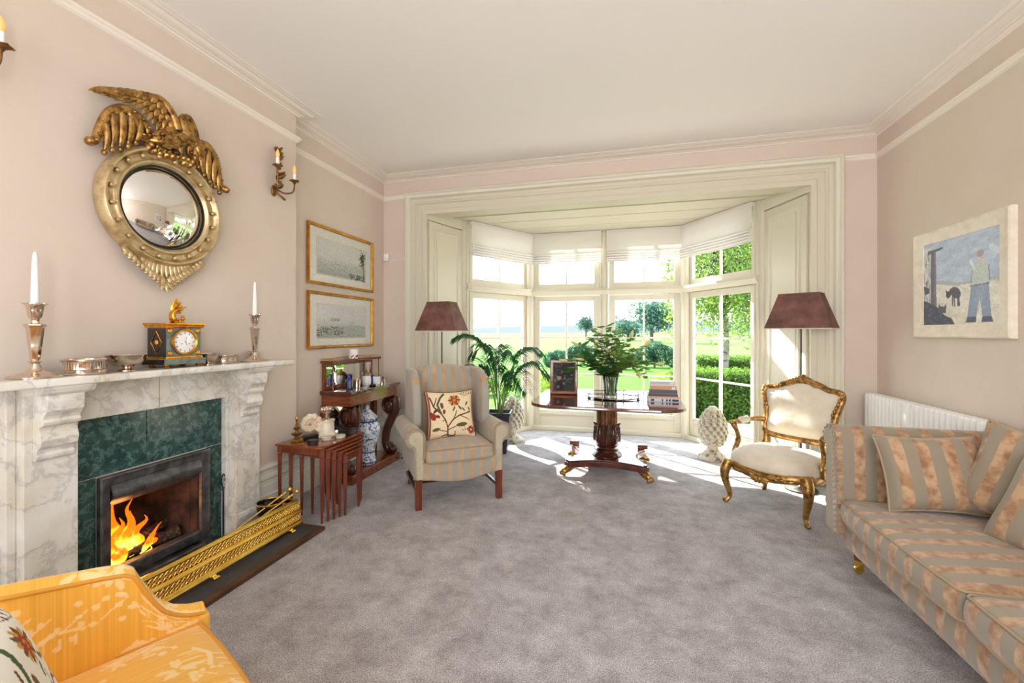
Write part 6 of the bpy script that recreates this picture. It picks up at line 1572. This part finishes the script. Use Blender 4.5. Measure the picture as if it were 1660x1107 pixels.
# stack of books
BC = [((196, 190, 196), (238, 236, 232)), ((224, 222, 220), (240, 238, 234)), ((206, 154, 112), (240, 236, 228)), ((88, 92, 104), (226, 224, 220)), ((112, 110, 112), (220, 216, 210)), ((96, 74, 74), (226, 220, 214)), ((226, 178, 156), (238, 230, 222)), ((216, 218, 226), (238, 236, 232))]
LB = ['lilac-grey book on top of the stack on the pedestal table', 'thin white book second from the top of the stack', 'tan book third from the top of the stack', 'slate-blue book fourth from the top of the stack', 'mid-grey book fifth from the top of the stack', 'dark maroon book sixth from the top of the stack', 'salmon-pink book second from the bottom of the stack', 'pale book with dark spine lettering at the bottom of the stack']
hs = [.028, .016, .034, .030, .018, .016, .016, .036]; z = TT + .001; r5 = random.Random(5)
for k in range(7, -1, -1):
    hgt = hs[k]; wd = .115 + .0042 * k; dpp = .085 + .003 * k
    t = thing('book', LB[k], 'book', (.375 + r5.uniform(-.006, .006), 4.50 + r5.uniform(-.006, .006), z), math.radians(r5.uniform(-3, 3)), 'books stacked on the pedestal table')
    mc = mat('book_cover_%d' % k, rgb(*BC[k][0]), .45); mp_ = mat('book_paper', rgb(236, 230, 218), .8, c2=rgb(214, 206, 192), nscale=90, stretch=(.05, .05, 1))
    b = MB(); b.box(-wd, wd, -dpp, dpp, 0, .0025); b.box(-wd, wd, -dpp, dpp, hgt - .0035, hgt - .001); b.box(-wd, wd, -dpp - .001, -dpp + .003, 0, hgt - .001); b.build('cover', mc, t, bevel=.0008)
    b = MB(); b.box(-wd + .004, wd - .004, -dpp + .003, dpp - .004, .0025, hgt - .0035); b.build('pages', mp_, t)
    if k == 7:
        b = MB()
        for q, (xx, ww) in enumerate(((-.12, .03), (-.02, .012), (.02, .014), (.045, .016), (.075, .06))): b.box(xx, xx + ww, -dpp - .0016, -dpp - .001, .006, hgt - .010)
        b.build('spine_print', mat('dark_spine_print', rgb(46, 46, 60), .5), t)
    elif k in (0, 2):
        b = MB(); b.box(wd - .045, wd - .012, -dpp - .0016, -dpp - .001, .004, hgt - .006); b.build('spine_label', mat('pale_spine_label', rgb(236, 232, 226), .5), t)
    z += hgt

# ================================================================== radiator and painting on the right wall
rd_ = thing('radiator', 'white column radiator on the wall behind the sofa arm', 'radiator', (XR - .002, 3.80, 0))
M_rad = mat('white_radiator_enamel', rgb(240, 240, 238), .28)
first = None; NR = 25; Y0 = 3.19 - 3.80; Y1 = 4.49 - 3.80
for k in range(NR):
    y = lerp(Y0, Y1, (k + .5) / NR)
    if first is None:
        b = MB(); b.rbox(-.135, -.035, -.0215, .0215, .13, .875, .018, 3, 2); b.build
        first = b.build('radiator_section', M_rad, rd_, smooth=50); o = first
    else: o = first.copy(); COL.objects.link(o)
    o.location = (0, y, 0)
b = MB(); b.rbox(-.12, -.05, Y0, Y1, .16, .22, .02, 2, 1); b.rbox(-.12, -.05, Y0, Y1, .78, .845, .02, 2, 1); b.build('header_pipe', M_rad, rd_, smooth=50)
b = MB(); b.tube([(-.085, Y0 + .01, .82), (-.085, Y0 - .035, .82)], .014, 10); b.ell((-.085, Y0 - .04, .82), (.018, .012, .018), 10, 6); b.build('bleed_valve', M_brass, rd_, smooth=60)
b = MB(); b.box(-.03, 0, Y0 + .15, Y0 + .19, .3, .6); b.box(-.03, 0, Y1 - .19, Y1 - .15, .3, .6); b.tube([(-.085, Y1 + .02, .19), (-.085, Y1 + .035, .0)], .012, 8); b.tube([(-.085, Y0 - .02, .19), (-.085, Y0 - .03, .0)], .012, 8); b.build('bracket', M_rad, rd_)
pa = thing('framed_painting', 'oil painting of a standing man and a dog in a deep white frame', 'painting', (XR - .002, 3.565, 1.368))
w_, h_ = .432, .775
b = MB(); b.sweep([(0, w_, 0), (0, -w_, 0), (0, -w_, h_), (0, w_, h_)], (-1, 0, 0), [(0, 0), (0, .034), (.010, .040), (.022, .038), (.030, .034), (.072, .028), (.080, .024), (.092, .024), (.092, 0)], closed=True); b.build('frame', mat('whitewashed_frame', rgb(240, 232, 218), .5, c2=rgb(228, 216, 198), nscale=14), pa, smooth=30)
c = Canvas(170, 150, (172, 188, 206)); r2 = np.random.default_rng(31)
c.poly([(0, .35), (1, .35), (1, 1), (0, 1)], (158, 178, 204))
for k in range(260): g = r2.uniform(-24, 26); c.ell(r2.random(), r2.uniform(.5, 1), r2.uniform(.03, .10), r2.uniform(.01, .03), (164 + g, 182 + g, 206 + g * .7), .45, r2.uniform(-.3, .5))
c.poly([(0, .55), (.35, .52), (.55, .47), (1, .50), (1, .40), (0, .40)], (150, 162, 158), .8); c.poly([(0, 0), (1, 0), (1, .44), (.7, .46), (.5, .44), (.2, .50), (0, .46)], (214, 212, 196))
for k in range(220): g = r2.uniform(-22, 22); c.ell(r2.random(), r2.uniform(0, .44), r2.uniform(.02, .07), r2.uniform(.01, .03), (212 + g, 210 + g, 194 + g), .5, r2.uniform(-.6, .6))
c.poly([(.0, .20), (.13, .22), (.12, .96), (.0, .95)], (206, 208, 204))
for k in range(60): g = r2.uniform(60, 150); x = r2.uniform(0, .12); y = r2.uniform(.3, .9); c.stroke([(x, y), (x + r2.normal(0, .01), y - r2.uniform(.03, .1))], .008, (g, g + 4, g + 8), .7)
c.poly([(.12, .22), (.205, .20), (.195, .88), (.12, .90)], (72, 74, 90)); c.poly([(.165, .22), (.205, .20), (.195, .88), (.172, .88)], (96, 88, 110)); c.poly([(.06, .87), (.28, .90), (.30, .93), (.20, .92), (.08, .92)], (62, 70, 82))
c.poly([(0, 0), (.46, .01), (.42, .08), (.32, .12), (.22, .22), (.10, .28), (0, .32)], (40, 48, 66))
for k in range(60): g = r2.uniform(-14, 34); x = r2.uniform(0, .38); y = r2.uniform(.0, max(.04, .27 - .6 * x)); c.ell(x, y, r2.uniform(.01, .04), r2.uniform(.008, .02), (46 + g, 56 + g, 76 + g), .6, r2.uniform(-1, 1))
c.poly([(.23, .14), (.24, .27), (.26, .23), (.32, .22), (.35, .27), (.34, .15)], (60, 66, 82)); c.poly([(0, .50), (.09, .46), (.10, .40), (.03, .38)], (50, 52, 66))
# dog
c.ell(.47, .37, .075, .052, (52, 54, 66), 1, -.55); c.ell(.375, .355, .035, .035, (40, 42, 54)); c.poly([(.345, .37), (.34, .42), (.37, .385)], (44, 46, 58)); c.poly([(.385, .39), (.40, .435), (.41, .38)], (44, 46, 58))
for x in (.43, .455, .50, .515): c.stroke([(x, .34), (x + .005, .22)], .016, (48, 50, 62))
# man seen from behind
c.poly([(.66, .42), (.69, .62), (.74, .68), (.82, .68), (.87, .62), (.875, .42)], (176, 190, 184)); c.poly([(.67, .42), (.87, .43), (.90, .08), (.80, .08), (.77, .30), (.73, .08), (.62, .08)], (112, 132, 160)); c.ell(.775, .735, .042, .055, (196, 176, 176)); c.ell(.775, .755, .042, .035, (150, 132, 138))
c.stroke([(.66, .42), (.87, .43)], .014, (74, 88, 112)); c.poly([(.60, .03), (.73, .03), (.73, .09), (.62, .09)], (48, 56, 74)); c.poly([(.79, .03), (.92, .03), (.90, .09), (.80, .09)], (48, 56, 74))
c.stroke([(.69, .62), (.665, .46)], .012, (110, 126, 138)); c.stroke([(.87, .62), (.88, .46)], .012, (96, 112, 126)); c.stroke([(.66, .70), (.70, .60)], .03, (236, 240, 240), .6); c.stroke([(.90, .80), (.98, .74)], .05, (226, 232, 236), .6)
for k in range(50): g = r2.uniform(-28, 28); c.stroke([(r2.uniform(.66, .88), r2.uniform(.1, .64))] * 1 + [(r2.uniform(.66, .88), r2.uniform(.1, .64))], .006, (150 + g, 164 + g, 176 + g), .25)
c.a = c.a * .80 + 54; c.grain(5, 70)
ww, hh = w_ - .088, h_ - .176
b = MB(); b.grid(lambda u, v: (-.018, ww - 2 * ww * u, .088 + hh * v), 170, 150, colfn=c.at); b.build('canvas', M_oil, pa, fixn=False)
b = MB(); b.box(-.014, -.002, -w_ + .02, w_ - .02, .02, h_ - .02); b.build('backing_board', M_wood, pa)
# ================================================================== garden, fields and hills outside
ZG = -.16
M_lawn = mat('mown_lawn', rgb(54, 88, 22), .9, c2=rgb(68, 102, 30), nscale=1.2, spec=.1, bump=.4, bscale=30, bdist=.03)
M_field = mat('pale_field', rgb(74, 94, 50), .95, c2=rgb(88, 106, 60), nscale=.05, spec=.05)
M_pave = mat('terrace_gravel', rgb(172, 166, 156), .9, c2=rgb(136, 132, 124), nscale=30, bump=.5, bscale=60)
b = MB(); b.box(-9, 10, 4.7, 8.2, ZG - .2, ZG); o = b.build('terrace_ground', M_pave); struct(o, 'pale gravel terrace outside the bay')
b = MB(); b.add([(-30, 8.2, ZG), (34, 8.2, ZG), (40, 40, ZG - .25), (-40, 40, ZG - .25)], [(0, 1, 2, 3)]); o = b.build('lawn_ground', M_lawn); struct(o, 'sunlit mown lawn')
b = MB()
def gz(x, y): return -.41 - .0 + (.9 * math.sin(x * .008 + 1.1) * min(1, (y - 40) / 200)) + max(0, (y - 40)) * .0042 * (1 if x < 200 else 1)
xs = [-700 + 1400 * i / 40 for i in range(41)]; ys_ = [39.5, 46, 56, 70, 90, 120, 160, 220, 300, 420]
b.add([(x, y, gz(x, y)) for y in ys_ for x in xs], [(j * 41 + i, j * 41 + i + 1, (j + 1) * 41 + i + 1, (j + 1) * 41 + i) for j in range(len(ys_) - 1) for i in range(40)])
o = b.build('field_ground', M_field, smooth=80); struct(o, 'pale green field rising to the horizon')
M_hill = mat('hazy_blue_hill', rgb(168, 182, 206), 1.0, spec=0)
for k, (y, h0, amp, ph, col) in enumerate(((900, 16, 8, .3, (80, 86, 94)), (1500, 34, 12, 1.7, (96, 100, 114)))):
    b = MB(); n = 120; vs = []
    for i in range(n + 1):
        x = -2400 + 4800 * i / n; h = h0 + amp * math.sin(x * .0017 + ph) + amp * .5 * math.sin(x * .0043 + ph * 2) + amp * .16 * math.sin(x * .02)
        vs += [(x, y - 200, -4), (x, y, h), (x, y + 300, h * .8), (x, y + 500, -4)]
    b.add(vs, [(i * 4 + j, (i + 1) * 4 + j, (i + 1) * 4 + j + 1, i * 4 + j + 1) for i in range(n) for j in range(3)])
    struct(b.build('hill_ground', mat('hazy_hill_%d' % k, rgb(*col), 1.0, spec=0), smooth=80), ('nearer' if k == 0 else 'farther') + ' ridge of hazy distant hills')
M_bark = mat('grey_bark', rgb(96, 86, 74), .95, c2=rgb(66, 58, 50), nscale=6)
M_birch = mat('birch_bark', rgb(120, 114, 104), .9, c2=rgb(56, 50, 44), nscale=5, stretch=(1, 1, 3), nlo=.5, nhi=.62)
def leafcloud(name, pts, size, m, parent, seed=1, down=0.0):
    """joined leaf blades at the given points"""
    r = np.random.default_rng(seed); n = len(pts); pts = np.array(pts)
    d = r.standard_normal((n, 3)); d[:, 2] -= down; d /= np.linalg.norm(d, axis=1)[:, None]
    u = r.standard_normal((n, 3)); w = np.cross(d, u); w /= np.linalg.norm(w, axis=1)[:, None]
    s = size * r.uniform(.6, 1.3, n)[:, None]
    V = np.stack([pts - d * s * .6, pts + w * s * .36, pts + d * s * .6, pts - w * s * .36], 1).reshape(-1, 3)
    me = bpy.data.meshes.new(name); me.from_pydata(V.tolist(), [], [(4 * i, 4 * i + 1, 4 * i + 2, 4 * i + 3) for i in range(n)]); me.materials.append(m)
    o = bpy.data.objects.new(name, me); COL.objects.link(o); o.parent = parent; o['kind'] = 'stuff'
    return o
def blob_points(blobs, n, r, shell=.55):
    vol = np.array([q[3] * q[4] * q[5] for q in blobs]) ** .8; pk = r.choice(len(blobs), n, p=vol / vol.sum()); out = []
    for i in pk:
        cx, cy, cz, rx, ry, rz_ = blobs[i]; d = r.standard_normal(3); d /= np.linalg.norm(d); f = shell + (1 - shell) * r.random() ** .5
        out.append((cx + d[0] * rx * f, cy + d[1] * ry * f, cz + d[2] * rz_ * f))
    return out
def tree(name, label, cat, loc, H, trunk_r, blobs, n, size, lm, bm=M_bark, group=None, seed=1, name_f='foliage'):
    t = thing(name, label, cat, loc, 0, group); r = np.random.default_rng(seed)
    if trunk_r:
        b = MB(); b.tube([(0, 0, -.1), (.02 * H * .1, 0, H * .3), (-.01 * H * .2, .01, H * .75)], [trunk_r, trunk_r * .8, trunk_r * .3], 8)
        for q in blobs[:6]: b.tube([(0, 0, H * .35), (q[0] * .6, q[1] * .6, lerp(H * .35, q[2], .7)), (q[0], q[1], q[2])], [trunk_r * .5, trunk_r * .3, trunk_r * .1], 6)
        b.build('trunk', bm, t, smooth=60)
    leafcloud(name_f, blob_points(blobs, n, r), size, lm, t, seed)
    return t
M_oak = leafmat('blue_green_oak_leaf', (50, 78, 74), (72, 104, 86)); M_bush = leafmat('blue_green_bush_leaf', (38, 70, 62), (60, 96, 70)); M_hedge = leafmat('box_hedge_leaf', (54, 84, 30), (100, 130, 50)); M_bir = leafmat('birch_leaf', (74, 108, 42), (118, 146, 62), .45); M_lime = leafmat('lime_shrub_leaf', (104, 136, 40), (146, 166, 62))
# pixel -> ground position outside (depth from where the thing meets the ground, height from its usual size)
F_ = Vector((-math.sin(math.radians(14.5)), math.cos(math.radians(14.5)), 0)); R_ = Vector((math.cos(math.radians(14.5)), math.sin(math.radians(14.5)), 0))
def out_at(px, D): p = F_ * D + R_ * (D * (px - 830) / 698.0); return (p.x, p.y)
def oak_blobs(W_, H_, seed, k=14):
    r = np.random.default_rng(seed); o = []
    for i in range(k):
        a = r.uniform(0, 6.28); f = r.uniform(0, .62); z = r.uniform(.38, .85) * H_; s = r.uniform(.20, .34) * W_
        o.append((f * W_ * .55 * math.cos(a), f * W_ * .55 * math.sin(a), z, s, s, s * .72))
    return o
x, y = out_at(1056, 70); tree('oak_tree', 'large bushy oak on the skyline right of the middle mullion', 'tree', (x, y, gz(x, y)), 7.2, .35, oak_blobs(7.6, 7.0, 3, 22), 5200, .34, M_oak, seed=3)
x, y = out_at(1018, 82); tree('oak_tree', 'lower rounded tree joining the big oak on its left', 'tree', (x, y, gz(x, y)), 4.6, .22, oak_blobs(6.0, 4.4, 5, 14), 2400, .34, M_oak, seed=5)
x, y = out_at(950, 110); tree('oak_tree', 'single small round tree alone on the skyline', 'tree', (x, y, gz(x, y)), 5.6, .26, oak_blobs(5.4, 6.2, 8, 14), 1900, .36, M_oak, seed=8)
x, y = out_at(1061, 21); tree('garden_bush', 'dense blue-green bush behind the lawn seen above the books', 'bush', (x, y, ZG - .1), 1.5, .05, [(-.45, 0, .55, .5, .5, .5), (.35, 0, .6, .6, .5, .55), (.0, .1, .8, .6, .5, .5), (-.8, .1, .4, .35, .4, .4), (.8, 0, .4, .35, .4, .4)], 4200, .085, M_bush, seed=2)
x, y = out_at(935, 23); tree('garden_bush', 'blue-green bush behind the photo frame and bouquet', 'bush', (x, y, ZG - .1), 1.4, .05, [(-.5, 0, .4, .45, .4, .4), (.3, 0, .6, .5, .5, .5), (.9, .1, .55, .5, .4, .45), (-.1, 0, .6, .5, .4, .4)], 3600, .09, M_bush, seed=4)
x, y = out_at(893, 21); tree('garden_bush', 'small dark bush at the left of the middle panes', 'bush', (x, y, ZG - .1), 1.0, .04, [(0, 0, .35, .4, .4, .4), (.35, 0, .5, .35, .35, .35)], 1700, .085, M_bush, seed=6)
x, y = out_at(996, 20); tree('garden_bush', 'loose green shrub right of the middle mullion', 'bush', (x, y, ZG - .1), 1.3, .04, [(-.3, 0, .5, .5, .4, .5), (.4, 0, .45, .45, .4, .45), (0, 0, .8, .4, .4, .4)], 2600, .085, leafmat('shrub_leaf', (56, 92, 56), (98, 126, 66)), seed=7)
x, y = out_at(1082, 12.2); tree('lime_shrub', 'small lime-green shrub on the lawn just above the books', 'shrub', (x, y, ZG), .5, 0, [(0, 0, .22, .38, .3, .24), (.35, 0, .2, .3, .3, .22)], 1700, .055, M_lime, seed=9)
x, y = out_at(884, 10.6); tree('lime_shrub', 'small lime-green shrub seen through the left middle panes', 'shrub', (x, y, ZG), .6, 0, [(0, 0, .30, .30, .3, .32), (.25, 0, .25, .25, .3, .25)], 1700, .055, M_lime, seed=10)
x, y = out_at(812, 11); tree('lime_shrub', 'low green shrub outside the leftmost canted door', 'shrub', (x, y, ZG), .6, 0, [(0, 0, .30, .5, .3, .32), (-.5, 0, .25, .35, .3, .25), (-1.0, 0, .3, .4, .3, .3)], 2200, .06, M_hedge, seed=11)
# box hedge, core and clipped leaves, running past the right canted door
hg = thing('box_hedge', 'clipped green box hedge outside the rightmost canted door', 'hedge', (2.35, 8.75, ZG), math.radians(-12))
b = MB(); b.rbox(-1.35, 2.2, -.38, .38, 0, .80, .1, 2, 3); b.build('woody_core', mat('hedge_core', rgb(46, 60, 32), .95), hg)
r = np.random.default_rng(12); pts = []
for k in range(15000):
    f = r.integers(0, 4); bump_ = r.normal(0, .03)
    if f == 0: pts.append((r.uniform(-1.4, 2.25), r.uniform(-.42, .42), .84 + bump_))
    elif f == 3: pts.append((-1.40 + bump_, r.uniform(-.42, .42), r.uniform(0, .84)))
    else: pts.append((r.uniform(-1.4, 2.25), -.42 + bump_, r.uniform(0, .86)))
leafcloud('hedge_leaves', pts, .05, M_hedge, hg, 12)
hg = thing('box_hedge', 'second hedge further off behind the birch trunk', 'hedge', (5.4, 14.2, ZG), math.radians(-10))
b = MB(); b.rbox(-3.2, 3, -.4, .4, 0, .75, .1, 2, 3); b.build('woody_core', MATS['hedge_core'], hg)
pts = [(r.uniform(-3.2, 3), -.43 + r.normal(0, .03), r.uniform(0, .8)) if k % 3 else (r.uniform(-3.2, 3), r.uniform(-.4, .4), .79 + r.normal(0, .03)) for k in range(7000)]
leafcloud('hedge_leaves', pts, .07, M_hedge, hg, 14)
# weeping birches
def birch(px, D, label, seed, n, wide):
    x, y = out_at(px, D); t = thing('birch_tree', label, 'tree', (x, y, ZG - .05), 0, 'weeping birches'); r = np.random.default_rng(seed)
    b = MB(); tr_ = [(.06 * math.sin(k * .8), .05 * math.cos(k * 1.1), k * .62) for k in range(10)]
    b.tube(tr_, [.105 - .008 * k for k in range(10)], 9); tk = b.build('trunk', M_birch, t, smooth=60)
    b = MB(); pts = []
    for k in range(n):
        a = r.uniform(0, 6.28); rr = wide * math.sqrt(r.uniform(.02, 1)); z1 = r.uniform(2.6, 6.2); z0 = max(r.uniform(1.0, 2.4), z1 - r.uniform(1.2, 2.8)); ex, ey = rr * math.cos(a), rr * math.sin(a)
        b.tube([(0, 0, min(z1 - .3, 5.2)), (ex * .6, ey * .6, z1), (ex, ey, lerp(z1, z0, .4)), (ex * 1.03, ey * 1.03, z0)], [.012, .007, .004, .002], 4)
        for q in range(34): f = r.random(); pts.append((ex * (1 + .03 * f) + r.normal(0, .07), ey * (1 + .03 * f) + r.normal(0, .07), lerp(z1, z0, f)))
    b.build('branches', M_bark, tk); leafcloud('foliage', pts, .085, M_bir, t, seed, down=.6)
birch(1173, 12.5, 'weeping birch whose trunk shows through the rightmost canted door', 41, 460, 1.6)
birch(1262, 15.5, 'fuller birch to the right of the visible birch trunk', 43, 420, 2.2)

# unseen tree added to the left to shade the leftmost door's upper panes
tree('added_shade_tree', 'added out-of-view mop-headed tree that shades the leftmost door', 'tree', (-6.2, 9.75, ZG), 5.2, .06, [(0, 0, 6.1, .80, .80, 1.35), (0, 0, 5.6, .70, .70, .8), (.1, 0, 6.9, .6, .6, .7)], 7000, .13, M_oak, seed=77)
